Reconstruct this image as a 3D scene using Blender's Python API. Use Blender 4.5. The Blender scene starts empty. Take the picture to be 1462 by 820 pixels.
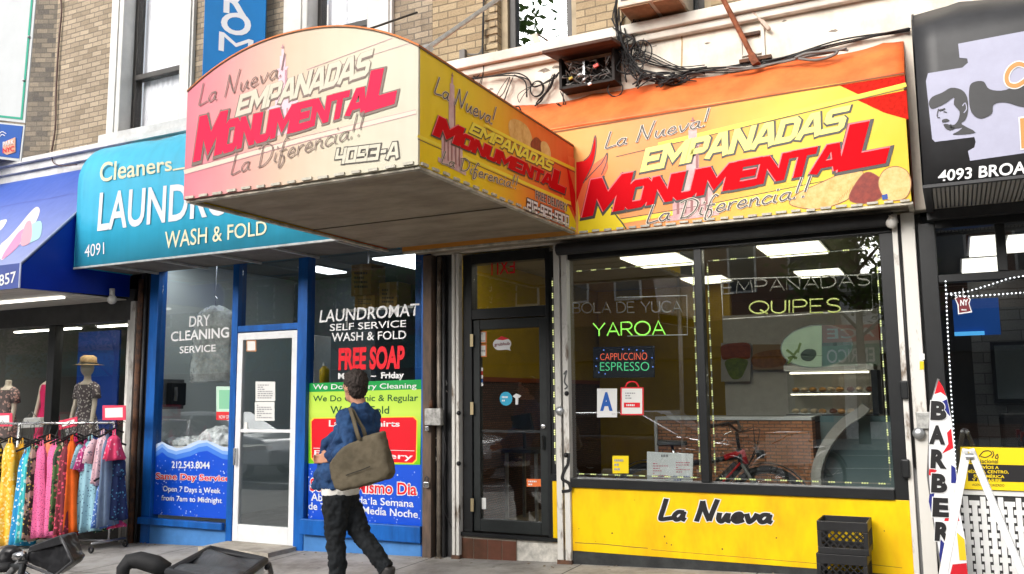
import bpy, bmesh, math, random
from mathutils import Vector, Matrix
random.seed(7)
scene = bpy.context.scene
COL = scene.collection
rad = math.radians

# ------------------------------------------------------------------ camera, sky, sun, exposure
F, YAW, PIT, ROL = 1255.73, -.464557, .12501, -.009664
CAM = Vector((0, -7.4, 1.45))
fw = Vector((math.sin(YAW)*math.cos(PIT), math.cos(YAW)*math.cos(PIT), math.sin(PIT)))
r0 = Vector((math.cos(YAW), -math.sin(YAW), 0)); u0 = r0.cross(fw)
rt = math.cos(ROL)*r0 + math.sin(ROL)*u0
up = -math.sin(ROL)*r0 + math.cos(ROL)*u0
cd = bpy.data.cameras.new('camera'); cam = bpy.data.objects.new('camera', cd); COL.objects.link(cam)
cd.sensor_fit = 'HORIZONTAL'; cd.sensor_width = 36; cd.lens = 36*F/1462; cd.clip_end = 800; cd.clip_start = .05
cam.matrix_world = Matrix(((rt.x, up.x, -fw.x, CAM.x), (rt.y, up.y, -fw.y, CAM.y), (rt.z, up.z, -fw.z, CAM.z), (0, 0, 0, 1)))
scene.camera = cam

SUN_EL, SUN_AZ = 29, 196           # degrees; azimuth clockwise from +Y
w = bpy.data.worlds.new('World'); scene.world = w; w.use_nodes = True
nt = w.node_tree; bg = nt.nodes['Background']
sky = nt.nodes.new('ShaderNodeTexSky'); sky.sky_type = 'NISHITA'; sky.sun_disc = False
sky.sun_elevation = rad(SUN_EL); sky.sun_rotation = rad(SUN_AZ); sky.dust_density = 4; sky.air_density = 1.0; sky.ozone_density = 1
hs = nt.nodes.new('ShaderNodeHueSaturation'); hs.inputs['Saturation'].default_value = .22
nt.links.new(sky.outputs[0], hs.inputs['Color']); nt.links.new(hs.outputs[0], bg.inputs[0])
bg.inputs[1].default_value = .138
sd = bpy.data.lights.new('sun', 'SUN'); sd.energy = .88; sd.angle = rad(34); sd.color = (1, .955, .89)
so = bpy.data.objects.new('sun', sd); COL.objects.link(so)
so.location = (0, -10, 30)
sdir = Vector((math.sin(rad(SUN_AZ))*math.cos(rad(SUN_EL)), math.cos(rad(SUN_AZ))*math.cos(rad(SUN_EL)), math.sin(rad(SUN_EL))))
so.rotation_euler = sdir.to_track_quat('Z', 'Y').to_euler()
vs = scene.view_settings; vs.view_transform = 'Standard'; vs.look = 'None'; vs.exposure = 1.1; vs.gamma = 1; vs.use_curve_mapping = False
scene.cycles.max_bounces = 8; scene.cycles.transparent_max_bounces = 24; scene.cycles.use_denoising = True
scene.cycles.caustics_reflective = False; scene.cycles.caustics_refractive = False
scene.cycles.sample_clamp_indirect = 6

# measuring helpers: a photo pixel to the point where it meets a real plane of the place
def ray(x, y): return fw + rt*((x-731)/F) - up*((y-410)/F)
def PY(x, y, Y=0.): d = ray(x, y); return CAM + d*((Y-CAM.y)/d.y)
def PX(x, y, X): d = ray(x, y); return CAM + d*((X-CAM.x)/d.x)
def PZ(x, y, Z): d = ray(x, y); return CAM + d*((Z-CAM.z)/d.z)
def plane3(o, n):
    o = Vector(o); n = Vector(n)
    def f(x, y): d = ray(x, y); return CAM + d*((o-CAM).dot(n)/d.dot(n))
    return f
def gz(x, y=0): return .03*max(-13, min(7, x)) + .085 + .012*min(0, max(y, -6.5))

# ------------------------------------------------------------------ object helpers
def tag(o, label=None, cat=None, group=None, kind=None):
    if label: o['label'] = label
    if cat: o['category'] = cat
    if group: o['group'] = group
    if kind: o['kind'] = kind
    return o
def empty(name, loc=(0, 0, 0), label=None, cat=None, group=None, rz=0):
    o = bpy.data.objects.new(name, None); COL.objects.link(o); o.location = loc; o.rotation_euler = (0, 0, rz); o.empty_display_size = .1
    return tag(o, label, cat, group)
def link(name, me, mat=None, parent=None, smooth=False, world=True):
    if mat and not me.materials: me.materials.append(mat)
    o = bpy.data.objects.new(name, me); COL.objects.link(o)
    if parent:
        o.parent = parent
        if world: 
            bpy.context.view_layer.update() if False else None
            o.matrix_parent_inverse = parent_matrix(parent).inverted()
    if smooth:
        for p in me.polygons: p.use_smooth = True
    return o
def parent_matrix(p):
    m = Matrix.LocRotScale(p.location, p.rotation_euler, p.scale)
    if p.parent: m = parent_matrix(p.parent) @ p.matrix_parent_inverse @ m
    return m
class MB:
    def __init__(s): s.v = []; s.f = []
    def add(s, vs, fs):
        n = len(s.v); s.v += [tuple(v) for v in vs]; s.f += [tuple(i+n for i in f) for f in fs]; return s
    def box(s, x0, x1, y0, y1, z0, z1):
        if x0 > x1: x0, x1 = x1, x0
        if y0 > y1: y0, y1 = y1, y0
        if z0 > z1: z0, z1 = z1, z0
        return s.add([(x0,y0,z0),(x1,y0,z0),(x1,y1,z0),(x0,y1,z0),(x0,y0,z1),(x1,y0,z1),(x1,y1,z1),(x0,y1,z1)],
              [(0,3,2,1),(4,5,6,7),(0,1,5,4),(1,2,6,5),(2,3,7,6),(3,0,4,7)])
    def obox(s, c, ax, ay, az):       # oriented box: centre and three half axes
        c = Vector(c); ax = Vector(ax); ay = Vector(ay); az = Vector(az)
        vs = [c+sx*ax+sy*ay+sz*az for sz in (-1,1) for sx, sy in ((-1,-1),(1,-1),(1,1),(-1,1))]
        return s.add(vs, [(0,3,2,1),(4,5,6,7),(0,1,5,4),(1,2,6,5),(2,3,7,6),(3,0,4,7)])
    def bar(s, a, b, w, d, upv=(0,0,1)):    # square bar from a to b
        a = Vector(a); b = Vector(b); t = (b-a); u = Vector(upv)
        sx = t.cross(u)
        if sx.length < 1e-5: sx = t.cross(Vector((1,0,0)))
        sx.normalize(); sy = sx.cross(t).normalized()
        return s.obox((a+b)/2, t/2, sx*w/2, sy*d/2)
    def quad(s, *p): return s.add(p, [tuple(range(len(p)))])
    def prism(s, pts, d):                    # polygon pushed along vector d
        d = Vector(d); n = len(pts); p = [Vector(q) for q in pts]
        return s.add(p+[q+d for q in p], [tuple(range(n))[::-1], tuple(range(n, 2*n))]+[(i,(i+1)%n,n+(i+1)%n,n+i) for i in range(n)])
    def tube(s, pts, r, n=6, cap=True):
        pts = [Vector(p) for p in pts]; N = len(pts); rs = r if isinstance(r, (list, tuple)) else [r]*N
        t = (pts[1]-pts[0]).normalized(); a = t.orthogonal().normalized(); vs = []
        for i, p in enumerate(pts):
            t = (pts[min(i+1,N-1)]-pts[max(i-1,0)])
            if t.length < 1e-7: t = Vector((0,0,1))
            t.normalize(); a = (a-t*a.dot(t)); a = a.normalized() if a.length > 1e-6 else t.orthogonal().normalized(); b = t.cross(a)
            vs += [p+(a*math.cos(k*2*math.pi/n)+b*math.sin(k*2*math.pi/n))*rs[i] for k in range(n)]
        fs = [(i*n+k, i*n+(k+1)%n, (i+1)*n+(k+1)%n, (i+1)*n+k) for i in range(N-1) for k in range(n)]
        if cap: fs += [tuple(range(n))[::-1], tuple((N-1)*n+k for k in range(n))]
        return s.add(vs, fs)
    def rings(s, rings, cap=True):           # list of equal-length vertex rings
        n = len(rings[0]); vs = [v for r in rings for v in r]
        fs = [(i*n+k, i*n+(k+1)%n, (i+1)*n+(k+1)%n, (i+1)*n+k) for i in range(len(rings)-1) for k in range(n)]
        if cap: fs += [tuple(range(n))[::-1], tuple((len(rings)-1)*n+k for k in range(n))]
        return s.add(vs, fs)
    def torus(s, c, axis, R, r, n=28, m=6):
        axis = Vector(axis).normalized(); a = axis.orthogonal().normalized(); b = axis.cross(a); c = Vector(c)
        vs = []; fs = []
        for i in range(n):
            th = 2*math.pi*i/n; d = a*math.cos(th)+b*math.sin(th)
            for k in range(m):
                ph = 2*math.pi*k/m; vs.append(c+d*(R+r*math.cos(ph))+axis*r*math.sin(ph))
        for i in range(n):
            for k in range(m): fs.append((i*m+k, ((i+1)%n)*m+k, ((i+1)%n)*m+(k+1)%m, i*m+(k+1)%m))
        return s.add(vs, fs)
    def ball(s, c, r, sx=1, sy=1, sz=1, n=12, m=8):
        c = Vector(c); rg = []
        for j in range(m+1):
            th = math.pi*(j+.02)/(m+.04)
            rg.append([c+Vector((math.sin(th)*math.cos(2*math.pi*k/n)*r*sx, math.sin(th)*math.sin(2*math.pi*k/n)*r*sy, -math.cos(th)*r*sz)) for k in range(n)])
        return s.rings(rg)
    def build(s, name, mat=None, parent=None, smooth=False, bevel=0, seg=2):
        me = bpy.data.meshes.new(name); me.from_pydata(s.v, [], s.f); me.update()
        bm = bmesh.new(); bm.from_mesh(me); bmesh.ops.recalc_face_normals(bm, faces=bm.faces); bm.to_mesh(me); bm.free()
        o = link(name, me, mat, parent, smooth)
        if bevel:
            m = o.modifiers.new('bevel', 'BEVEL'); m.width = bevel; m.segments = seg; m.limit_method = 'ANGLE'; m.angle_limit = rad(40)
        return o
def B(name, mat, parent, *boxes, bevel=0):
    m = MB()
    for b in boxes: m.box(*b)
    return m.build(name, mat, parent, bevel=bevel)

# ------------------------------------------------------------------ materials
ALB = .78         # printed colours as seen in sunlight are brighter than the surfaces themselves
def hexc(r, g, b):
    f = lambda c: (c/255/12.92) if c/255 < .04045 else ((c/255+.055)/1.055)**2.4
    return (f(r)*ALB, f(g)*ALB, f(b)*ALB, 1)
MATS = {}
def M(name, col, rough=.6, metal=0, noise=.0, scale=8, bump=0, bscale=None, spec=.3, emit=None, estr=0, detail=4, col2=None, stretch=(1,1,1), alpha=None, coat=0, thr=(.35,.65)):
    if name in MATS: return MATS[name]
    m = bpy.data.materials.new(name); m.use_nodes = True; t = m.node_tree; p = t.nodes['Principled BSDF']
    c = tuple(col) if len(col) == 4 else (*col, 1)
    p.inputs['Base Color'].default_value = c; p.inputs['Roughness'].default_value = rough; p.inputs['Metallic'].default_value = metal
    p.inputs['Specular IOR Level'].default_value = spec
    if coat: p.inputs['Coat Weight'].default_value = coat; p.inputs['Coat Roughness'].default_value = .15
    if emit: p.inputs['Emission Color'].default_value = (*emit[:3], 1); p.inputs['Emission Strength'].default_value = estr
    if noise or bump or col2:
        tc = t.nodes.new('ShaderNodeTexCoord'); mp = t.nodes.new('ShaderNodeMapping'); mp.inputs['Scale'].default_value = stretch
        geo = t.nodes.new('ShaderNodeNewGeometry'); t.links.new(geo.outputs['Position'], mp.inputs[0])
        nz = t.nodes.new('ShaderNodeTexNoise'); nz.inputs['Scale'].default_value = scale; nz.inputs['Detail'].default_value = detail; nz.inputs['Roughness'].default_value = .65
        t.links.new(mp.outputs[0], nz.inputs[0])
        if noise or col2:
            cr = t.nodes.new('ShaderNodeValToRGB'); cr.color_ramp.elements[0].position = thr[0]; cr.color_ramp.elements[1].position = thr[1]
            a = col2 if col2 else tuple(x*(1-noise) for x in c[:3])+(1,)
            b2 = c if col2 else tuple(min(1, x*(1+noise*.35)) for x in c[:3])+(1,)
            cr.color_ramp.elements[0].color = a if len(a) == 4 else (*a, 1); cr.color_ramp.elements[1].color = b2
            t.links.new(nz.outputs[0], cr.inputs[0]); t.links.new(cr.outputs[0], p.inputs['Base Color'])
        if bump:
            n2 = t.nodes.new('ShaderNodeTexNoise'); n2.inputs['Scale'].default_value = bscale or scale*3; n2.inputs['Detail'].default_value = 5
            t.links.new(mp.outputs[0], n2.inputs[0])
            bp = t.nodes.new('ShaderNodeBump'); bp.inputs['Strength'].default_value = bump; bp.inputs['Distance'].default_value = .01
            t.links.new(n2.outputs[0], bp.inputs['Height']); t.links.new(bp.outputs[0], p.inputs['Normal'])
    MATS[name] = m; return m
def mnode(m, typ, **kw):
    n = m.node_tree.nodes.new(typ)
    for k, v in kw.items():
        if k in n.inputs: n.inputs[k].default_value = v
        else: setattr(n, k, v)
    return n
def brickmat(name, c1, c2, mortar, axis='XZ', bw=.215, bh=.072, dirt=.25, dark=None):
    m = bpy.data.materials.new(name); m.use_nodes = True; t = m.node_tree; p = t.nodes['Principled BSDF']; L = t.links.new
    g = mnode(m, 'ShaderNodeNewGeometry'); sx = mnode(m, 'ShaderNodeSeparateXYZ'); L(g.outputs['Position'], sx.inputs[0])
    cb = mnode(m, 'ShaderNodeCombineXYZ'); 
    if axis == 'XZ':
        ad = mnode(m, 'ShaderNodeMath', operation='ADD'); L(sx.outputs[0], ad.inputs[0]); L(sx.outputs[1], ad.inputs[1]); L(ad.outputs[0], cb.inputs[0])
    else: L(sx.outputs[1], cb.inputs[0])
    L(sx.outputs[2], cb.inputs[1])
    nzd = mnode(m, 'ShaderNodeTexNoise', Scale=7.); L(g.outputs['Position'], nzd.inputs[0])
    mx = mnode(m, 'ShaderNodeVectorMath', operation='MULTIPLY_ADD'); mx.inputs[1].default_value = (.012, .012, 0); L(nzd.outputs['Color'], mx.inputs[0]); L(cb.outputs[0], mx.inputs[2])
    b = mnode(m, 'ShaderNodeTexBrick'); b.offset = .5; b.inputs['Scale'].default_value = 1; b.inputs['Brick Width'].default_value = bw; b.inputs['Row Height'].default_value = bh
    b.inputs['Mortar Size'].default_value = .006; b.inputs['Mortar Smooth'].default_value = .25; b.inputs['Bias'].default_value = 0
    b.inputs['Color1'].default_value = c1; b.inputs['Color2'].default_value = c2; b.inputs['Mortar'].default_value = mortar
    L(mx.outputs[0], b.inputs[0])
    n2 = mnode(m, 'ShaderNodeTexNoise', Scale=1.3, Detail=8., Roughness=.7); L(g.outputs['Position'], n2.inputs[0])
    r = mnode(m, 'ShaderNodeValToRGB'); r.color_ramp.elements[0].position = .3; r.color_ramp.elements[0].color = (1-dirt,)*3+(1,); r.color_ramp.elements[1].position = .7
    L(n2.outputs[0], r.inputs[0])
    mm = mnode(m, 'ShaderNodeMixRGB', blend_type='MULTIPLY'); mm.inputs[0].default_value = 1; L(b.outputs[0], mm.inputs[1]); L(r.outputs[0], mm.inputs[2])
    last = mm
    n3 = mnode(m, 'ShaderNodeTexNoise', Scale=60., Detail=3.); L(g.outputs['Position'], n3.inputs[0])
    r3 = mnode(m, 'ShaderNodeValToRGB'); r3.color_ramp.elements[0].position = .25; r3.color_ramp.elements[0].color = (.72,)*3+(1,); r3.color_ramp.elements[1].position = .6
    L(n3.outputs[0], r3.inputs[0])
    m3 = mnode(m, 'ShaderNodeMixRGB', blend_type='MULTIPLY'); m3.inputs[0].default_value = .8; L(last.outputs[0], m3.inputs[1]); L(r3.outputs[0], m3.inputs[2])
    L(m3.outputs[0], p.inputs['Base Color']); p.inputs['Roughness'].default_value = .9
    inv = mnode(m, 'ShaderNodeMath', operation='MULTIPLY_ADD'); L(b.outputs['Fac'], inv.inputs[0]); inv.inputs[1].default_value = -1; L(n3.outputs[0], inv.inputs[2])
    bp = mnode(m, 'ShaderNodeBump', Strength=.9, Distance=.008); L(inv.outputs[0], bp.inputs['Height']); L(bp.outputs[0], p.inputs['Normal'])
    return m
def glassmat(name, tint=(1, 1, 1), mul=1.5, base=.03, rough=0.0, wob=.0):
    m = bpy.data.materials.new(name); m.use_nodes = True; t = m.node_tree; t.nodes.clear(); L = t.links.new
    out = mnode(m, 'ShaderNodeOutputMaterial'); tr = mnode(m, 'ShaderNodeBsdfTransparent'); tr.inputs[0].default_value = (*tint, 1)
    gl = mnode(m, 'ShaderNodeBsdfGlossy'); gl.inputs['Roughness'].default_value = rough; gl.inputs[0].default_value = (.95, .97, 1, 1)
    lw_ = mnode(m, 'ShaderNodeLayerWeight', Blend=.5); fr = mnode(m, 'ShaderNodeMath', operation='POWER'); L(lw_.outputs['Facing'], fr.inputs[0]); fr.inputs[1].default_value = 4.5; ma = mnode(m, 'ShaderNodeMath', operation='MULTIPLY_ADD', use_clamp=True); ma.inputs[1].default_value = mul; ma.inputs[2].default_value = base
    L(fr.outputs[0], ma.inputs[0]); mix = mnode(m, 'ShaderNodeMixShader'); L(ma.outputs[0], mix.inputs[0]); L(tr.outputs[0], mix.inputs[1]); L(gl.outputs[0], mix.inputs[2]); L(mix.outputs[0], out.inputs[0])
    g = mnode(m, 'ShaderNodeNewGeometry'); nz = mnode(m, 'ShaderNodeTexNoise', Scale=1.1, Detail=1.); L(g.outputs['Position'], nz.inputs[0])
    bp = mnode(m, 'ShaderNodeBump', Strength=.05+wob, Distance=.02); L(nz.outputs[0], bp.inputs['Height']); L(bp.outputs[0], gl.inputs['Normal'])
    return m
def gradmat(name, stops, a, b, rough=.45, noise=.06, dirt=0, streak=0):
    """colours printed along the line from point a to point b of the thing"""
    m = bpy.data.materials.new(name); m.use_nodes = True; t = m.node_tree; p = t.nodes['Principled BSDF']; L = t.links.new
    a = Vector(a); b = Vector(b); d = (b-a); k = d/d.length_squared
    g = mnode(m, 'ShaderNodeNewGeometry'); sb = mnode(m, 'ShaderNodeVectorMath', operation='SUBTRACT'); sb.inputs[1].default_value = a; L(g.outputs['Position'], sb.inputs[0])
    dt = mnode(m, 'ShaderNodeVectorMath', operation='DOT_PRODUCT'); dt.inputs[1].default_value = k; L(sb.outputs[0], dt.inputs[0])
    nz = mnode(m, 'ShaderNodeTexNoise', Scale=2.5, Detail=6.); L(g.outputs['Position'], nz.inputs[0])
    ma = mnode(m, 'ShaderNodeMath', operation='MULTIPLY_ADD'); ma.inputs[1].default_value = noise; L(nz.outputs[0], ma.inputs[0]); L(dt.outputs['Value'], ma.inputs[2])
    cr = mnode(m, 'ShaderNodeValToRGB'); e = cr.color_ramp.elements
    while len(e) < len(stops): e.new(.5)
    for i, (pos, c) in enumerate(stops): e[i].position = pos; e[i].color = c
    L(ma.outputs[0], cr.inputs[0]); last = cr.outputs[0]
    if streak:
        mp = mnode(m, 'ShaderNodeMapping'); mp.inputs['Scale'].default_value = (9, 9, .5); L(g.outputs['Position'], mp.inputs[0])
        n4 = mnode(m, 'ShaderNodeTexNoise', Scale=1., Detail=5.); L(mp.outputs[0], n4.inputs[0])
        r4 = mnode(m, 'ShaderNodeValToRGB'); r4.color_ramp.elements[0].position = .3; r4.color_ramp.elements[0].color = (1-streak,)*3+(1,); r4.color_ramp.elements[1].position = .6; L(n4.outputs[0], r4.inputs[0])
        m4 = mnode(m, 'ShaderNodeMixRGB', blend_type='MULTIPLY'); m4.inputs[0].default_value = 1; L(last, m4.inputs[1]); L(r4.outputs[0], m4.inputs[2]); last = m4.outputs[0]
    L(last, p.inputs['Base Color']); p.inputs['Roughness'].default_value = rough; p.inputs['Specular IOR Level'].default_value = .25
    n5 = mnode(m, 'ShaderNodeTexNoise', Scale=1.7, Detail=3.); L(g.outputs['Position'], n5.inputs[0])
    bp = mnode(m, 'ShaderNodeBump', Strength=.4, Distance=.06); L(n5.outputs[0], bp.inputs['Height']); L(bp.outputs[0], p.inputs['Normal'])
    return m
def spotmat(name, c1, c2, scale=30, thr=.35, rough=.85, c3=None, kind='F1'):
    m = bpy.data.materials.new(name); m.use_nodes = True; t = m.node_tree; p = t.nodes['Principled BSDF']; L = t.links.new
    tc = mnode(m, 'ShaderNodeTexCoord'); wn = mnode(m, 'ShaderNodeTexNoise', Scale=scale*.8, Detail=2.); L(tc.outputs['Object'], wn.inputs[0]); wv_ = mnode(m, 'ShaderNodeVectorMath', operation='MULTIPLY_ADD'); wv_.inputs[1].default_value = (.8/scale,)*3; L(wn.outputs['Color'], wv_.inputs[0]); L(tc.outputs['Object'], wv_.inputs[2]); v = mnode(m, 'ShaderNodeTexVoronoi', Scale=scale); L(wv_.outputs[0], v.inputs[0])
    r = mnode(m, 'ShaderNodeValToRGB'); r.color_ramp.interpolation = 'LINEAR'; e = r.color_ramp.elements
    e[0].position = thr; e[0].color = c1; e[1].position = thr+.06; e[1].color = c2
    L(v.outputs['Distance'], r.inputs[0]); last = r.outputs[0]
    if c3:
        n = mnode(m, 'ShaderNodeTexNoise', Scale=scale*.5); L(tc.outputs['Object'], n.inputs[0])
        r2 = mnode(m, 'ShaderNodeValToRGB'); r2.color_ramp.elements[0].position = .52; r2.color_ramp.elements[1].position = .56; L(n.outputs[0], r2.inputs[0])
        x = mnode(m, 'ShaderNodeMixRGB'); L(r2.outputs[0], x.inputs[0]); L(last, x.inputs[1]); x.inputs[2].default_value = c3; last = x.outputs[0]
    L(last, p.inputs['Base Color']); p.inputs['Roughness'].default_value = rough
    return m
def emitmat(name, col, s): return M(name, (*col, 1), .5, emit=col, estr=s)

# ------------------------------------------------------------------ lettering helpers
def bil(q, u, v): return q[0]*(1-u)*(1-v) + q[1]*u*(1-v) + q[2]*u*v + q[3]*(1-u)*v
def qnorm(q):
    n = (q[1]-q[0]).cross(q[3]-q[0]).normalized()
    return n if n.dot(CAM-q[0]) > 0 else -n
def quadof(pl, pts): return [Vector(pl(*p)) for p in pts]      # order: bottom left, bottom right, top right, top left
def text(s, q, mat, parent, bold=0., shear=0., off=.003, grow=0., name='lettering', flip=False):
    cu = bpy.data.curves.new('t', 'FONT'); cu.body = s; cu.offset = bold; cu.shear = shear; cu.resolution_u = 4
    ob = bpy.data.objects.new('t', cu); COL.objects.link(ob)
    bpy.context.view_layer.update()
    me = bpy.data.meshes.new_from_object(ob.evaluated_get(bpy.context.evaluated_depsgraph_get()))
    bpy.data.objects.remove(ob); bpy.data.curves.remove(cu)
    xs = [v.co.x for v in me.vertices]; ys = [v.co.y for v in me.vertices]
    x0, x1, y0, y1 = min(xs), max(xs), min(ys), max(ys)
    b0 = bold - grow if grow else bold
    x0 += grow; x1 -= grow; y0 += grow; y1 -= grow
    n = qnorm(q)
    for v in me.vertices:
        u = (v.co.x-x0)/(x1-x0); vv = (v.co.y-y0)/(y1-y0)
        if flip: u = 1-u
        v.co = bil(q, u, vv) + n*off
    me.name = name
    return link(name, me, mat, parent)
def smoothpts(p, closed=False, k=5):
    if len(p) < 3: return p
    out = []; n = len(p)
    for i in range(n if closed else n-1):
        g = lambda j: p[j % n] if closed else p[max(0, min(n-1, j))]
        a, b, c, d = g(i-1), g(i), g(i+1), g(i+2)
        for s in range(k):
            t = s/k
            out.append(tuple(.5*((2*b[m])+(-a[m]+c[m])*t+(2*a[m]-5*b[m]+4*c[m]-d[m])*t*t+(-a[m]+3*b[m]-3*c[m]+d[m])*t**3) for m in (0, 1)))
    if not closed: out.append(p[-1])
    return out
def ribbon2d(pts, w, closed=False, ext=0., w1=None):
    P2 = [Vector(p) for p in pts]
    Q = [P2[0]]
    for p in P2[1:]:
        if (p-Q[-1]).length > 1e-5: Q.append(p)
    if closed and (Q[0]-Q[-1]).length < 1e-5: Q.pop()
    n = len(Q)
    if n < 2: Q.append(Q[0]+Vector((.01, 0))); n = 2
    if ext and not closed:
        Q[0] = Q[0]-(Q[1]-Q[0]).normalized()*ext; Q[-1] = Q[-1]+(Q[-1]-Q[-2]).normalized()*ext
    L_, R_ = [], []
    for i in range(n):
        a = Q[i-1] if (closed or i) else None; b = Q[i]; c = Q[(i+1) % n] if (closed or i < n-1) else None
        d1 = (b-a).normalized() if a is not None else None; d2 = (c-b).normalized() if c is not None else None
        if d1 is None: d1 = d2
        if d2 is None: d2 = d1
        n1 = Vector((-d1.y, d1.x)); n2 = Vector((-d2.y, d2.x)); m = n1+n2
        m = n1 if m.length < 1e-4 else m.normalized()
        k = min(1.7, 1/max(.3, m.dot(n1)))
        ww = w/2
        L_.append(b+m*ww*k); R_.append(b-m*ww*k)
    vs = L_+R_; fs = [(i, (i+1) % n, n+(i+1) % n, n+i) for i in range(n if closed else n-1)]
    return vs, fs
a_, b_, c_, d_ = .6, 3.4, .6, 4.4
BLOCK = {  # strokes of the squared heavy italic, in a cell 4 wide and 5 high
 'E': (3.9, [[(4, d_), (a_, d_), (a_, c_), (4, c_)], [(a_, 2.5), (3.5, 2.5)]]),
 'M': (5.4, [[(a_, 0), (a_, 5)], [(a_+.1, 4.6), (2.7, 1.6), (4.7, 4.6)], [(4.8, 5), (4.8, 0)]]),
 'N': (4.3, [[(a_, 0), (a_, 5)], [(a_+.1, 4.5), (3.6, .5)], [(3.7, 0), (3.7, 5)]]),
 'P': (4, [[(a_, 0), (a_, d_), (3.1, d_), (b_, 4.1), (b_, 2.4), (3.1, 2.1), (a_, 2.1)]]),
 'A': (4.3, [[(.3, 0), (1.75, d_), (2.6, d_), (3.9, 0)], [(1.1, 1.5), (3.2, 1.5)]]),
 'D': (4, [[(a_, c_), (a_, d_), (2.8, d_), (b_, 3.8), (b_, 1.2), (2.8, c_), 'c']]),
 'O': (4, [[(1.1, c_), (a_, 1.1), (a_, 3.9), (1.1, d_), (2.9, d_), (b_, 3.9), (b_, 1.1), (2.9, c_), 'c']]),
 'S': (4, [[(4, d_), (.9, d_), (a_, 4.1), (a_, 2.8), (.9, 2.5), (3.1, 2.5), (b_, 2.2), (b_, .9), (3.1, c_), (0, c_)]]),
 'U': (4, [[(a_, 5), (a_, 1.1), (1.1, c_), (2.9, c_), (b_, 1.1), (b_, 5)]]),
 'T': (4, [[(0, d_), (4, d_)], [(2, d_), (2, 0)]]),
 'L': (3.8, [[(a_, 5), (a_, c_), (3.9, c_)]]),
 '4': (4, [[(a_, 5), (a_, 2.2), (4, 2.2)], [(b_, 5), (b_, 0)]]),
 '0': (4, [[(a_, c_), (a_, d_), (b_, d_), (b_, c_), 'c']]),
 '9': (4, [[(b_, 2.2), (a_, 2.2), (a_, d_), (b_, d_), (b_, c_), (0, c_)]]),
 '3': (4, [[(0, d_), (b_, d_), (b_, c_), (0, c_)], [(.8, 2.5), (b_, 2.5)]]),
 '1': (2.2, [[(.2, d_), (1.3, d_), (1.3, 0)]]),
 '2': (4, [[(0, d_), (b_, d_), (b_, 2.5), (a_, 2.5), (a_, c_), (4, c_)]]),
 '-': (2.6, [[(.4, 2.5), (2.2, 2.5)]]),
 ' ': (2, [])}
SCRIPT = {
 'L': (.55, [[(.14, 1.02), (.07, .55), (.0, .1), (.08, .02), (.25, .05), (.48, .1)]]),
 'a': (.52, [[(.36, .4), (.14, .4), (.0, .2), (.1, .02), (.28, .12), (.38, .38)], [(.37, .42), (.35, .1), (.46, .02)]]),
 'N': (.86, [[(0, -.02), (.1, .5), (.16, .98)], [(.16, .98), (.3, .5), (.5, .03)], [(.5, .03), (.6, .5), (.74, 1.08)]]),
 'u': (.56, [[(.02, .42), (.0, .12), (.14, .0), (.32, .36)], [(.36, .42), (.34, .08), (.46, .02)]]),
 'e': (.5, [[(.03, .2), (.3, .24), (.26, .42), (.1, .38), (.0, .16), (.14, .0), (.4, .1)]]),
 'v': (.5, [[(0, .42), (.1, .06), (.16, .03), (.3, .2), (.4, .44)]]),
 '!': (.34, [[(.2, 1.1), (.1, .32)], [(.06, .1), (.04, .02)]]),
 '.': (.2, [[(.06, .1), (.04, .02)]]),
 'D': (.85, [[(.14, .92), (.06, .04)], [(-.1, .86), (.3, 1.0), (.66, .75), (.6, .3), (.3, .02), (.0, .0)]]),
 'i': (.24, [[(.04, .42), (.0, .08), (.12, .0)], [(.09, .62), (.1, .7)]]),
 'f': (.46, [[(.4, .9), (.26, .98), (.12, .6), (.02, -.2), (.12, -.3), (.26, -.05), (.2, .2), (.05, .2)], [(-.02, .44), (.34, .46)]]),
 'r': (.38, [[(.02, .42), (.0, .0)], [(.02, .24), (.14, .4), (.3, .4)]]),
 'n': (.5, [[(.02, .42), (.0, .0)], [(.02, .24), (.2, .42), (.3, .3), (.3, .06), (.42, .0)]]),
 'c': (.46, [[(.34, .36), (.16, .42), (.0, .18), (.12, .0), (.38, .1)]]),
 ' ': (.4, [])}
def arc(cx, cy, rx, ry, a0, a1, n=10): return [(cx+rx*math.cos(rad(a0+(a1-a0)*i/n)), cy+ry*math.sin(rad(a0+(a1-a0)*i/n))) for i in range(n+1)]
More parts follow.
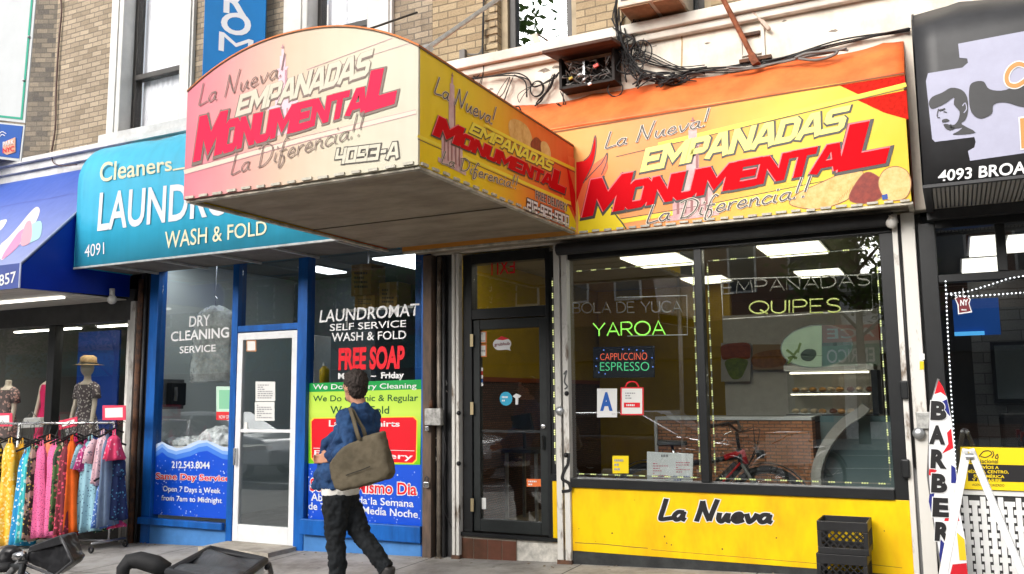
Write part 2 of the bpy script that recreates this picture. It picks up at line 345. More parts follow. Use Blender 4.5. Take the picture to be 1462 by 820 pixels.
NEON = {
 'Y': (.95, [[(0, 1), (.4, .45), (.8, 1)], [(.4, .45), (.4, 0)]]),
 'A': (.95, [[(0, 0), (.4, 1), (.8, 0)], [(.12, .33), (.68, .33)]]),
 'R': (.9, [[(0, 0), (0, 1), (.45, 1)] + arc(.45, .74, .26, .26, 90, -90, 8) + [(0, .48)], [(.35, .48), (.72, 0)]]),
 'O': (1.15, [arc(.5, .5, .5, .5, 0, 360, 20)]),
 'Q': (1.15, [arc(.5, .5, .5, .5, 0, 360, 20), [(.55, .3), (.95, -.05)]]),
 'U': (.85, [[(0, 1), (0, .32)] + arc(.35, .32, .35, .32, 180, 360, 8) + [(.7, 1)]]),
 'I': (.25, [[(.05, 0), (.05, 1)]]),
 'P': (.85, [[(0, 0), (0, 1), (.4, 1)] + arc(.4, .73, .27, .27, 90, -90, 8) + [(0, .46)]]),
 'E': (.8, [[(.62, 1), (0, 1), (0, 0), (.62, 0)], [(0, .5), (.52, .5)]]),
 'S': (.8, [arc(.33, .75, .3, .25, 30, 270, 8) + arc(.33, .25, .32, .25, 90, -150, 8)]),
 'M': (1.1, [[(0, 0), (.1, 1), (.47, .2), (.85, 1), (.95, 0)]]),
 'N': (.95, [[(0, 0), (0, 1), (.72, 0), (.72, 1)]]),
 'D': (.95, [[(0, 0), (0, 1), (.3, 1)] + arc(.3, .5, .48, .5, 90, -90, 10) + [(0, 0)]]),
 'B': (.85, [[(0, 1), (.4, 1)] + arc(.4, .75, .24, .25, 90, -90, 8) + [(0, .5), (.42, .5)] + arc(.42, .25, .27, .25, 90, -90, 8) + [(0, 0), (0, 1)]]),
 'L': (.75, [[(0, 1), (0, 0), (.58, 0)]]),
 'C': (.95, [arc(.48, .5, .48, .5, 45, 315, 14)]),
 'T': (.85, [[(0, 1), (.75, 1)], [(.375, 1), (.375, 0)]]),
 ' ': (.45, [])}
def layout(s, font, scale=None):
    """[(strokes, x offset, size)] and the total width"""
    out = []; x = 0
    for i, ch in enumerate(s):
        k = scale[i] if scale else 1
        wd, st = font[ch]; out.append((st, x, k, ch)); x += wd*k
    return out, x
def strokes(s, font, q, w, mat, parent, off=.004, shear=0., H=1., name='lettering', scale=None, smooth=False, ext=0., grow=0., dx=0., dy=0., base=None):
    """lettering drawn as flat strokes; q is where cell (0..width, 0..H) goes"""
    lay, W = layout(s, font, scale); W += -.4+shear*H*.8 if font is BLOCK else 0
    n = qnorm(q); vs = []; fs = []; k = 0
    for st, x0, sc, ch in lay:
        for p in st:
            p = list(p); closed = p[-1] == 'c'
            if closed: p.pop()
            if smooth: p = smoothpts(p)
            v2, f2 = ribbon2d(p, (w*(sc**.6 if sc else 1)+grow), closed, ext+grow/2)
            b = len(vs)
            for v in v2:
                Xc = x0+v.x*sc + shear*v.y*sc + dx; Yc = v.y*sc + dy
                vs.append(bil(q, Xc/W, Yc/H) + n*(off+(k % 6)*.0001))
            fs += [tuple(i+b for i in f) for f in f2]; k += 1
    me = bpy.data.meshes.new(name); me.from_pydata(vs, [], fs); me.update()
    return link(name, me, mat, parent)
def poly(pl, pts, mat, parent, name, off=.002, smooth=0):
    if smooth: pts = smoothpts(pts, True, smooth)
    v = [Vector(pl(*p)) for p in pts]; n = Vector((0, 0, 0))
    for i in range(len(v)): n += (v[i]-v[0]).cross(v[(i+1) % len(v)]-v[0])
    n.normalize(); n = n if n.dot(CAM-v[0]) > 0 else -n
    o = MB().quad(*[p+n*off for p in v]).build(name, mat, parent); return o
def line(pl, pts, wpx, mat, parent, name, off=.002, smooth=False, closed=False):
    p = smoothpts(pts, closed) if smooth else pts
    v2, f2 = ribbon2d(p, wpx, closed)
    v = [Vector(pl(*t)) for t in v2]; n = (v[1]-v[0]).cross(v[-1]-v[0])
    if n.length < 1e-9: n = (v[1]-v[0]).cross(v[len(v)//2]-v[0])
    n.normalize(); n = n if n.dot(CAM-v[0]) > 0 else -n
    me = bpy.data.meshes.new(name); me.from_pydata([t+n*off for t in v], [], f2); me.update()
    return link(name, me, mat, parent)
def box_on(pl, x0, y0, x1, y1): return quadof(pl, [(x0, y1), (x1, y1), (x1, y0), (x0, y0)])
def panel(q, th, mat, parent, name, bevel=0):     # thin plate on quad q standing out towards the viewer by th
    n = qnorm(q); return MB().prism(q, n*th).build(name, mat, parent, bevel=bevel)
def lines_print(q, rows, mat, parent, off=.003, fill=.5, seed=1, margin=.12):
    """rows of small print too small to read, as short dashes"""
    rnd = random.Random(seed); n = qnorm(q); vs = []; fs = []
    for r in range(rows):
        v0 = 1-margin-(r+.8)*(1-2*margin)/rows; v1 = v0+(1-2*margin)/rows*fill
        u = margin
        while u < 1-margin:
            L_ = rnd.uniform(.05, .14); u1 = min(1-margin, u+L_)
            b = len(vs); vs += [bil(q, u, v0)+n*off, bil(q, u1, v0)+n*off, bil(q, u1, v1)+n*off, bil(q, u, v1)+n*off]; fs.append((b, b+1, b+2, b+3))
            u = u1+.03
            if rnd.random() < .15: break
    me = bpy.data.meshes.new('small_print'); me.from_pydata(vs, [], fs); me.update()
    return link('small_print', me, mat, parent)
def baked(o, *mods):
    """apply modifiers to a mesh object by evaluation"""
    for typ, kw in mods:
        m = o.modifiers.new(typ, typ)
        for k, v in kw.items(): setattr(m, k, v)
    bpy.context.view_layer.update()
    me = bpy.data.meshes.new_from_object(o.evaluated_get(bpy.context.evaluated_depsgraph_get()))
    me.name = o.data.name; o.modifiers.clear(); old = o.data; o.data = me; bpy.data.meshes.remove(old)
    for p in me.polygons: p.use_smooth = True
    return o
def noisetex(name, size, depth=2):
    t = bpy.data.textures.new(name, 'CLOUDS'); t.noise_scale = size; t.noise_depth = depth; return t
# ------------------------------------------------------------------ common materials
white = M('white_paint', (.64, .63, .60), .5, noise=.12, scale=3, bump=.1)
dirtywhite = M('weathered_white_paint', (.62, .60, .56), .6, noise=.55, scale=7, stretch=(1, 1, .25), thr=(.3, .55))
postwhite = M('chipped_post_paint', (.58, .56, .52), .55, col2=(.16, .12, .09), scale=9, stretch=(1, 1, .35), thr=(.3, .42), bump=.2)
black = M('black_frame', (.012, .013, .014), .35, noise=.2, scale=6)
dark = M('dark_grey_metal', (.035, .035, .037), .45, noise=.3, scale=5)
dgrey = M('grey_metal', (.16, .16, .16), .45, noise=.3, scale=5)
steel = M('galvanised_steel', (.42, .43, .44), .38, metal=.8, noise=.25, scale=20)
chrome = M('chrome', (.75, .75, .76), .18, metal=1)
rust = M('rusty_steel', (.14, .065, .035), .85, col2=(.05, .035, .03), scale=12, bump=.3)
rustred = M('rust_red_rod', (.23, .07, .03), .8, noise=.5, scale=14)
blue = M('blue_shopfront_paint', hexc(20, 98, 184), .4, noise=.35, scale=5, bump=.15, stretch=(1.5, 1.5, .3))
lblue = M('faded_blue_paint', hexc(78, 138, 205), .5, noise=.18, scale=4)
alum = M('aluminium', (.55, .56, .57), .35, metal=.7, noise=.1, scale=9)
yellow = M('yellow_panel_paint', hexc(255, 214, 0), .38, col2=hexc(238, 180, 10), scale=3.4, thr=(.3, .62), bump=.12, stretch=(1, 1, .45))
black_base = M('black_base', (.03, .032, .032), .6, noise=.5, scale=9, bump=.1)
cream = M('cream_stucco', (.66, .60, .51), .85, noise=.36, scale=2.6, bump=.3, bscale=9, thr=(.28, .56), stretch=(1, 1, .6), detail=8)
creamledge = M('cream_ledge', (.66, .615, .54), .8, noise=.2, scale=3, bump=.1)
ink = M('black_lettering', (.012, .011, .012), .45)
wht = M('white_lettering', (.66, .66, .66), .45)
redl = M('red_lettering', hexc(232, 22, 40), .4)
gl_clear = glassmat('shop_glass', (.97, .98, .975), .95, .085)
gl_dark = glassmat('dark_shop_glass', (.88, .91, .91), 1.0, .12)
gl_up = glassmat('upper_glass', (.6, .64, .66), .9, .17, wob=.0)
gl_hazy = glassmat('hazy_shop_glass', (.93, .95, .94), 1.0, .15)
gl_curt = glassmat('upper_glass_plain', (.985, .99, 1), .4, .025)
paper = M('paper', (.66, .66, .64), .8)
inkgrey = M('grey_print', (.28, .28, .29), .7)
redpaper = M('red_print', hexc(225, 50, 55), .6)
rubber = M('black_rubber', (.015, .015, .016), .7, noise=.2, scale=30)
leather = M('black_vinyl', (.02, .02, .022), .3, noise=.3, scale=18, bump=.25, bscale=14)

# ------------------------------------------------------------------ the ground
sw = bpy.data.materials.new('concrete_pavement'); sw.use_nodes = True
t = sw.node_tree; p = t.nodes['Principled BSDF']; L = t.links.new
g = mnode(sw, 'ShaderNodeNewGeometry')
bk = mnode(sw, 'ShaderNodeTexBrick'); bk.offset = 0
for k, v in (('Scale', 1.), ('Brick Width', 1.52), ('Row Height', 1.52), ('Mortar Size', .008), ('Mortar Smooth', .3)): bk.inputs[k].default_value = v
bk.inputs['Color1'].default_value = (.40, .38, .345, 1); bk.inputs['Color2'].default_value = (.34, .325, .30, 1); bk.inputs['Mortar'].default_value = (.07, .065, .06, 1)
L(g.outputs['Position'], bk.inputs[0])
n1 = mnode(sw, 'ShaderNodeTexNoise', Scale=2.2, Detail=9., Roughness=.72); L(g.outputs['Position'], n1.inputs[0])
rr = mnode(sw, 'ShaderNodeValToRGB'); rr.color_ramp.elements[0].position = .36; rr.color_ramp.elements[0].color = (.46, .44, .42, 1); rr.color_ramp.elements[1].position = .60; L(n1.outputs[0], rr.inputs[0])
mm = mnode(sw, 'ShaderNodeMixRGB', blend_type='MULTIPLY'); mm.inputs[0].default_value = .9; L(bk.outputs[0], mm.inputs[1]); L(rr.outputs[0], mm.inputs[2])
vo = mnode(sw, 'ShaderNodeTexVoronoi', Scale=3.1); L(g.outputs['Position'], vo.inputs[0])
r2 = mnode(sw, 'ShaderNodeValToRGB'); r2.color_ramp.elements[0].position = .035; r2.color_ramp.elements[0].color = (.3, .29, .28, 1); r2.color_ramp.elements[1].position = .06; L(vo.outputs['Distance'], r2.inputs[0])
m2 = mnode(sw, 'ShaderNodeMixRGB', blend_type='MULTIPLY'); m2.inputs[0].default_value = .8; L(mm.outputs[0], m2.inputs[1]); L(r2.outputs[0], m2.inputs[2])
n2 = mnode(sw, 'ShaderNodeTexNoise', Scale=120., Detail=3.); L(g.outputs['Position'], n2.inputs[0])
bp = mnode(sw, 'ShaderNodeBump', Strength=.35, Distance=.004); L(n2.outputs[0], bp.inputs['Height']); L(bp.outputs[0], p.inputs['Normal'])
L(m2.outputs[0], p.inputs['Base Color']); p.inputs['Roughness'].default_value = .9
asphalt = M('asphalt', (.055, .055, .057), .9, noise=.35, scale=4, bump=.5, bscale=90)
kerbm = M('kerb_stone', (.36, .35, .33), .85, noise=.3, scale=5)
XS = [-70, -40, -24, -13, -10, -7, -4, -1, 2, 5, 7, 20, 45]
def sheet(name, ys, zoff, mat):
    vs = [(x, y, gz(x, y)+zoff) for y in ys for x in XS]; n = len(XS)
    fs = [(j*n+i, j*n+i+1, (j+1)*n+i+1, (j+1)*n+i) for j in range(len(ys)-1) for i in range(n-1)]
    return tag(MB().add(vs, fs).build(name, mat), kind='structure')
sheet('pavement', [-6.5, -3, -1, 0, .35], 0, sw)
sheet('road', [-150, -60, -21, -14, -6.3], -.14, asphalt)
sheet('far_pavement', [-25.2, -21.2], -.0, sw)
m = MB()
for x0, x1 in zip(XS, XS[1:]):
    for ya, yb in ((-6.66, -6.5), (-21.2, -21.05)):
        za, zb = gz(x0, ya), gz(x1, ya)
        m.add([(x0, ya, za-.3), (x1, ya, zb-.3), (x1, yb, zb-.3), (x0, yb, za-.3), (x0, ya, za+.002), (x1, ya, zb+.002), (x1, yb, zb+.002), (x0, yb, za+.002)],
              [(0, 3, 2, 1), (4, 5, 6, 7), (0, 1, 5, 4), (1, 2, 6, 5), (2, 3, 7, 6), (3, 0, 4, 7)])
tag(m.build('kerb', kerbm), kind='structure')
m = MB()
rl = M('road_paint', (.7, .7, .68), .7, noise=.4, scale=10)
for yy in (-9.2, -13.8, -18.4):
    for x in range(-40, 30, 6):
        m.add([(x, yy, gz(x, -9)-.135), (x+3, yy, gz(x+3, -9)-.135), (x+3, yy+.12, gz(x+3, -9)-.135), (x, yy+.12, gz(x, -9)-.135)], [(0, 1, 2, 3)])
tag(m.build('lane_marking', rl), kind='structure')

# ------------------------------------------------------------------ the brick buildings
def wall_holes(x0, x1, z0, z1, holes, y0, y1):
    xs = sorted({x0, x1, *[h[0] for h in holes], *[h[1] for h in holes]}); zs = sorted({z0, z1, *[h[2] for h in holes], *[h[3] for h in holes]})
    m = MB(); hole = lambda xa, xb, za, zb: any(h[0] <= xa+1e-6 and xb <= h[1]+1e-6 and h[2] <= za+1e-6 and zb <= h[3]+1e-6 for h in holes)
    for xa, xb in zip(xs, xs[1:]):
        for za, zb in zip(zs, zs[1:]):
            if hole(xa, xb, za, zb): continue
            m.quad((xa, y0, za), (xb, y0, za), (xb, y0, zb), (xa, y0, zb)); m.quad((xa, y1, za), (xa, y1, zb), (xb, y1, zb), (xb, y1, za))
    for a, b, c, d in holes:
        m.quad((a, y0, c), (a, y1, c), (a, y1, d), (a, y0, d)); m.quad((b, y0, c), (b, y0, d), (b, y1, d), (b, y1, c))
        m.quad((a, y0, c), (b, y0, c), (b, y1, c), (a, y1, c)); m.quad((a, y0, d), (a, y1, d), (b, y1, d), (b, y0, d))
    m.quad((x0, y0, z0), (x0, y0, z1), (x0, y1, z1), (x0, y1, z0)); m.quad((x1, y0, z0), (x1, y1, z0), (x1, y1, z1), (x1, y0, z1))
    m.quad((x0, y0, z1), (x1, y0, z1), (x1, y1, z1), (x0, y1, z1)); m.quad((x0, y0, z0), (x0, y1, z0), (x1, y1, z0), (x1, y0, z0))
    return m
tanbrick = brickmat('tan_brick', (.45, .36, .255, 1), (.27, .21, .145, 1), (.20, .17, .135, 1), bw=.175, bh=.068, dirt=.22)
tanbrick2 = brickmat('golden_tan_brick', (.50, .385, .235, 1), (.36, .265, .155, 1), (.22, .17, .11, 1), bw=.215, bh=.076, dirt=.22)
oldbrick = brickmat('mottled_brick', (.33, .27, .20, 1), (.13, .115, .10, 1), (.17, .15, .125, 1), bw=.2, bh=.068, dirt=.3)
curt = M('net_curtain', (.86, .86, .88), .9, noise=.25, scale=14, stretch=(1, 1, .04), bump=.3)
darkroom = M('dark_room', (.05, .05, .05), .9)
framebrown = M('bronze_window_frame', (.055, .05, .046), .45, noise=.2, scale=8)
tanpaint = M('tan_jamb_paint', (.36, .29, .19), .7, noise=.2, scale=5)

bl = empty('brick_building', (-7.6, .15, 0), 'tan brick building with white framed upper windows above the laundromat and clothes shop', 'building')
HW = [(-9.2, -8.15, 4.78, 7.1), (-6.22, -5.38, 4.78, 7.1)]
wall_holes(-10.55, -4.6, 3.2, 10, HW, 0, .3).build('wall', tanbrick, bl)
# canted bay on the left, coming forward
ca, cb = Vector((-10.55, 0, 0)), Vector((-12.6, -1.02, 0)); nn = Vector((-.445, .895, 0))*.3
MB().prism([ca+Vector((0, 0, 4.66)), cb+Vector((0, 0, 4.66)), cb+Vector((0, 0, 10)), ca+Vector((0, 0, 10))], nn).build('bay_wall', oldbrick, bl)
lw = M('white_cornice_paint', (.58, .575, .565), .6, noise=.25, scale=4)
m = MB()
for (z0, z1, d) in ((4.40, 4.5, .05), (4.5, 4.60, .10), (4.60, 4.66, .16)): m.box(-16, -4.6, -d, -.003, z0, z1)
m.build('cornice', lw, bl)
B('lintel_wall', lw, bl, (-16, -10.56, 0, .3, 3.2, 4.64))
def sash(parent, x0, x1, z0, z1, zr, glass, fm, curtain=True, yf=.14, fw_=.06):
    f = empty('window', ((x0+x1)/2, yf, z0)); f.parent = parent; f.matrix_parent_inverse = parent_matrix(parent).inverted()
    m = MB(); m.box(x0, x0+fw_, yf, yf+.10, z0, z1); m.box(x1-fw_, x1, yf, yf+.10, z0, z1); m.box(x0+fw_, x1-fw_, yf, yf+.1, z0, z0+.07); m.box(x0+fw_, x1-fw_, yf, yf+.1, z1-.07, z1)
    m.box(x0+fw_, x1-fw_, yf-.015, yf+.09, zr-.035, zr+.035)
    m.build('frame', fm, f, bevel=.006)
    B('pane', glass, f, (x0+fw_+.001, x1-fw_-.001, yf+.045, yf+.051, z0+.071, zr-.036), (x0+fw_+.001, x1-fw_-.001, yf+.03, yf+.036, zr+.036, z1-.071))
    if curtain:
        N = 40; top = [(x0+fw_+(x1-x0-2*fw_)*i/N, yf+.125+.012*math.sin(i*1.7)+.008*math.sin(i*.8), z1) for i in range(N+1)]
        bot = [(a, b, z0) for a, b, c in top]
        MB().add(bot+top, [(i, i+1, N+2+i, N+1+i) for i in range(N)]).build('curtain', curt, f, smooth=True)
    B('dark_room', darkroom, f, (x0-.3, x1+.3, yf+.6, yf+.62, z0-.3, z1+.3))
    return f
for (x0, x1, z0, z1), (o0, o1) in zip(HW, ((-9.41, -7.95), (-6.55, -5.07))):
    sash(bl, x0, x1, z0, z1, 5.55, gl_curt, framebrown)
    m = MB(); m.box(o0, x0, -.05, .0-.002, 4.67, z1+.3); m.box(x1, o1, -.05, -.002, 4.67, z1+.3); m.box(x0, x1, -.05, -.002, z1, z1+.3)
    m.box(o0+.03, x0-.06, -.07, -.0505, 4.67, z1+.2); m.box(x1+.06, o1-.03, -.07, -.0505, 4.67, z1+.2)
    m.box(x0-.001, x0+.012, -.049, .139, 4.785, z1-.002); m.box(x1-.012, x1+.001, -.049, .139, 4.785, z1-.002)
    m.build('window_surround', white, bl, bevel=.008)
    B('window_sill', lw, bl, (o0-.05, o1+.05, -.12, .12, 4.668, 4.778), bevel=.01)

br = empty('brick_building', (.7, .15, 0), 'golden tan brick building with a cream rendered band above the empanada shop', 'building')
HR = [(-3.83, -3.0, 4.80, 7.1), (-2.55, -1.72, 4.80, 7.1)]
wall_holes(-4.597, 6, 4.655, 10, HR, 0, .3).build('wall', tanbrick2, br)
chipm = M('peeled_patch', (.26, .22, .18), .9, noise=.4, scale=30)
for k_, (px, py, r_) in enumerate(((728, 91, 4), (778, 101, 6), (795, 96, 5), (846, 138, 4), (1120, 30, 3), (1190, 44, 4), (1010, 62, 3), (700, 128, 4), (935, 66, 3))):
    rk_ = random.Random(k_); poly(lambda x, y: PY(x, y, -.0205), [(px+r_*1.7*math.cos(i*.6)*rk_.uniform(.4, 1.2), py+r_*.5*math.sin(i*.6)*rk_.uniform(.4, 1.3)-.2*r_*math.cos(i*.6)) for i in range(10)], chipm, br, 'peeled_patch', .0012)
B('rendered_band', cream, br, (-4.597, 6, -.02, .3, 2.86, 4.65))
m = MB(); m.box(-4.62, 6, -.14, -.021, 4.69, 4.79); m.box(-4.6, 6, -.09, -.021, 4.62, 4.689); m.build('ledge', creamledge, br, bevel=.012)
B('rendered_wall', cream, br, (-1.35, 6, -.035, -.003, 4.795, 10))
for x0, x1, z0, z1 in HR:
    sash(br, x0+.07, x1-.07, z0, z1, 5.9, gl_up, framebrown, curtain=False, yf=.1, fw_=.07)
    B('jamb', tanpaint, br, (x0-.002, x0+.07, .06, .2, z0+.002, z1-.01), (x1-.07, x1+.002, .06, .2, z0+.002, z1-.01))
# raised brick quoin beside the window
m = MB()
for i in range(30): m.box(-3.93-(.05 if i % 2 else 0), -3.832, -.02, -.001, 4.80+i*.0765, 4.80+i*.0765+.066)
m.build('quoin', tanbrick2, br, bevel=.005)
# recessed frame and brackets on the rendered band
stain = M('rust_stained_cream', (.62, .50, .38), .85, noise=.4, scale=6)
m = MB(); x0, x1 = PY(1056, 60).x, PY(1093, 60).x
m.box(x0, x0+.025, -.035, -.0205, 3.98, 4.61); m.box(x1-.03, x1, -.045, -.0205, 3.98, 4.61); m.box(x0+.026, x1-.031, -.04, -.0205, 4.53, 4.56); m.box(x0+.026, x1-.031, -.04, -.0205, 4.33, 4.345)
m.build('raised_frame', creamledge, br, bevel=.004)
B('rust_bracket', rust, br, (x0+.03, x1-.035, -.06, -.021, 4.50, 4.527), (x0+.0, x1+.05, -.06, -.021, 4.27, 4.30))

# depth of the buildings: slab over the shops, party walls, back wall and roof
inner = M('plain_plaster', (.45, .44, .42), .9)
B('floor_slab', inner, bl, (-14, -4.61, .31, 7, 3.22, 3.4)); B('floor_slab', inner, br, (-4.59, 6, .31, 7, 2.96, 3.15))
B('roof', dgrey, bl, (-10.5, -4.61, .31, 7, 9.7, 9.9)); B('roof', dgrey, br, (-4.59, 6, .31, 7, 9.7, 9.9))
B('back_wall', inner, bl, (-14, -4.61, 7.001, 7.2, -.5, 9.9)); B('back_wall', inner, br, (-4.59, 6, 7.001, 7.2, -.5, 9.9))
B('party_wall', inner, bl, (-4.72, -4.61, .32, 7, -.4, 3.21)); B('party_wall', inner, br, (5.9, 6, .32, 7, -.4, 2.95))
B('party_wall', inner, bl, (-8.78, -8.66, .32, 7, -.4, 3.21)); B('party_wall', inner, bl, (-14, -13.9, .32, 7, -.4, 3.21))
B('party_wall', inner, br, (-.3, -.2, .32, 7, -.4, 2.95))
# ------------------------------------------------------------------ projecting canopy of the empanada shop
vinylw = M('old_vinyl_white', (.72, .70, .62), .5, noise=.15)
soff = M('soffit_sheet', (.34, .285, .215), .75, col2=(.22, .18, .135), scale=2.5, stretch=(1, 2, 1), bump=.1)
clipm = M('lacing_clip', (.44, .41, .34), .5, noise=.3, scale=30)
edge = M('canopy_edge_trim', (.22, .12, .07), .6, noise=.3, scale=12)
cream_l = hexc(210, 202, 178)
cy = empty('canopy', (-3.9, -1.6, 2.89), 'arched street canopy with a faded pink to cream front and a yellow side', 'canopy')
CX0, CX1, CYF, CYB, CZ = -4.9, -2.9, -2.9, -.37, 2.89
def arch(x, k=1.): u = (x-CX0)/(CX1-CX0); return 3.695+(3.655-3.695)*u + k*.275*(1-abs(2*u-1)**2.2)
NA = 24; ax = [CX0+(CX1-CX0)*i/NA for i in range(NA+1)]
frontmat = gradmat('faded_pink_to_cream_print', [(0, hexc(226, 118, 138)), (.22, hexc(222, 146, 148)), (.5, hexc(214, 186, 162)), (.75, cream_l), (1, hexc(206, 200, 180))], (CX0, 0, 0), (CX1, 0, 0), noise=.08, streak=.04)
MB().prism([(CX0, CYF, CZ), (CX1, CYF, CZ)]+[(x, CYF, arch(x)) for x in reversed(ax)], (0, .02, 0)).build('front_panel', frontmat, cy)
sidemat = gradmat('yellow_to_orange_print', [(0, hexc(250, 212, 8)), (.3, hexc(253, 216, 20)), (.52, hexc(250, 185, 40)), (.72, hexc(250, 130, 50)), (1, hexc(244, 92, 48))], (0, -2.9, 3.1), (0, -.5, 3.5), noise=.05, streak=.05)
MB().box(CX1-.02, CX1, CYF+.021, CYB, CZ, 3.652).build('side_panel', sidemat, cy)
MB().box(CX0, CX0+.02, CYF+.021, CYB, CZ, 3.69).build('side_panel', sidemat, cy)
rg = [[(x, y, (arch(x, k)+.003)) for x in ax] for y, k in ((CYF-.004, 1), (CYF+.5, .85), (-1.6, .5), (CYB, .15))]
m = MB(); n = NA+1; vs = [v for r in rg for v in r]; m.add(vs, [(j*n+i, j*n+i+1, (j+1)*n+i+1, (j+1)*n+i) for j in range(3) for i in range(NA)])
o = m.build('canopy_roof', M('canopy_roof_vinyl', hexc(225, 120, 40), .55, noise=.3, scale=3), cy); sm = o.modifiers.new('solid', 'SOLIDIFY'); sm.thickness = .012; sm.offset = 1
m = MB(); m.tube([(CX1+.003, CYF-.004, 3.655), (CX1+.003, CYB, 3.655)], .006); m.tube([(x, CYF-.005, arch(x)+.002) for x in ax], .004); m.build('edge_trim', edge, cy)
B('soffit', soff, cy, (CX0+.03, CX1-.03, CYF+.03, CYB, CZ+.012, CZ+.022))
m = MB(); fr_ = .04
m.box(CX0+.001, CX0+fr_, CYF+.022, CYB, CZ-.02, CZ-.001); m.box(CX1-fr_, CX1-.001, CYF+.022, CYB, CZ-.02, CZ-.001); m.box(CX0+fr_, CX1-fr_, CYF+.022, CYF+.07, CZ-.02, CZ-.001)
m.build('soffit_frame', M('grimy_cream_metal', (.50, .46, .38), .55, noise=.5, scale=9), cy, bevel=.003)
m = MB()
m.box(CX0+.04, CX1-.04, -1.506, -1.5, CZ+.004, CZ+.011); m.build('soffit_seam', M('seam_brown', (.10, .085, .065), .8), cy)
def clips(x0, x1, y0, y1, z, n, nx, ny, name, parent):
    rnd = random.Random(n)
    for i in range(n):
        u = (i+.5)/n; x = x0+(x1-x0)*u; y = y0+(y1-y0)*u; d = Vector((x1-x0, y1-y0, 0)).normalized()
        L_ = rnd.uniform(.030, .042); m = MB().obox((x+nx*.006, y+ny*.006, z+.004+rnd.uniform(-.004, .004)), d*L_, (nx*.008, ny*.008, 0), (0, 0, .009))
        m.build(name, clipm, parent)
clips(CX0, CX1, CYF, CYF, CZ+.008, 15, 0, -1, 'lacing_clip', cy); clips(CX1, CX1, CYF, CYB, CZ+.008, 19, 1, 0, 'lacing_clip', cy)
PF = lambda x, y: PY(x, y, CYF)
PS = lambda x, y: PX(x, y, CX1)
brown = M('print_dark_outline', (.055, .045, .04), .45); halo = M('print_halo', hexc(246, 232, 214), .45); halo2 = M('print_halo_yellow', hexc(250, 222, 120), .45)
fadebrown = M('faded_outline_print', hexc(128, 108, 100), .5); redf = M('faded_red_print', hexc(240, 50, 84), .6, spec=.06); redp = M('red_print_letter', hexc(214, 4, 22), .6, spec=.06); redhi = M('red_print_highlight', hexc(255, 112, 120), .38)
ycream = M('pale_yellow_letter', hexc(248, 240, 120), .4); wcream = M('faded_white_letter', hexc(206, 200, 180), .45); ylet = M('yellow_letter', hexc(245, 228, 70), .4)
towerm = M('tower_print', hexc(232, 196, 190), .5, col2=hexc(206, 158, 160), scale=9); towerd = M('tower_print_dark', hexc(160, 108, 106), .5); towerf = M('faded_tower_print', hexc(236, 196, 205), .5); towerdf = M('faded_tower_shade', hexc(190, 140, 150), .5)
def tower(pl, cx, yb, yt, wd, slope, parent, mat, dk, off):
    """column monument on a stepped base, in photo pixels on plane pl; slope tilts level lines"""
    H = yb-yt; P_ = lambda u, v: (cx+u*wd, yb-v*H+u*wd*slope)
    def add(rects, m_, nm, o_):
        for k, (a, b, c, d) in enumerate(rects):
            q = quadof(pl, [P_(a, c), P_(b, c), P_(b, d), P_(a, d)]); n = qnorm(q); MB().quad(*[v+n*(o_+k*.00015) for v in q]).build(nm, m_, parent)
    add([(-1, 1, 0, .05), (-.75, .75, .05, .30), (-.85, .85, .30, .34), (-.42, .42, .34, .40), (-.24, .24, .40, .72), (-.3, .3, .72, .745), (-.16, .16, .745, .88), (-.07, .07, .88, .95)], mat, 'monument_print', off)
    add([(-.6, -.5, .06, .28), (-.34, -.24, .06, .28), (-.08, .02, .06, .28), (.2, .3, .06, .28), (.46, .56, .06, .28), (.12, .22, .41, .71), (-.02, .03, .95, 1.0), (-.09, .09, .965, .975)], dk, 'monument_shade', off+.0014)
def sign_text(pl, parent, la, emp, mon, dif, col, faded=False):
    tm = wcream if faded else col; rm = redf if faded else redp; hm = None if faded else halo
    for q_, s_ in ((la, 'La Nueva!'), (dif, 'La Diferencia!!')):
        q = quadof(pl, q_)
        if hm: strokes(s_, SCRIPT, q, .125, hm, parent, off=.0079, smooth=True, ext=.02, name='lettering_halo')
        strokes(s_, SCRIPT, q, .072 if not faded else .055, brown if not faded else fadebrown, parent, off=.0088, smooth=True, ext=.01)
    q = quadof(pl, emp)
    strokes('EMPANADAS', BLOCK, q, 1.2, brown if not faded else fadebrown, parent, off=.0032, shear=.2, H=5, grow=.42, dx=.13 if not faded else -.1, dy=-.2, name='lettering_shadow')
    strokes('EMPANADAS', BLOCK, q, 1.12, tm, parent, off=.0042, shear=.2, H=5)
    q = quadof(pl, mon[0]); sc = [1.33]+[1]*8+[1.62]
    lay, W = layout('MONUMENTAL', BLOCK, sc)
    for g_, m_, o_, dx, dy, nm in ((.5, brown if not faded else fadebrown, .0050, .12, -.22, 'lettering_shadow'), (.08, redhi, .0060, -.03, .05, 'lettering_highlight'), (-.08, rm, .0070, .07, -.07, 'lettering')):
        if faded and m_ is redhi: continue
        strokes('MONUMENTAL', BLOCK, q, 1.35, m_, parent, off=o_, shear=.2, H=5, scale=sc, grow=g_, dx=dx, dy=dy, name=nm)
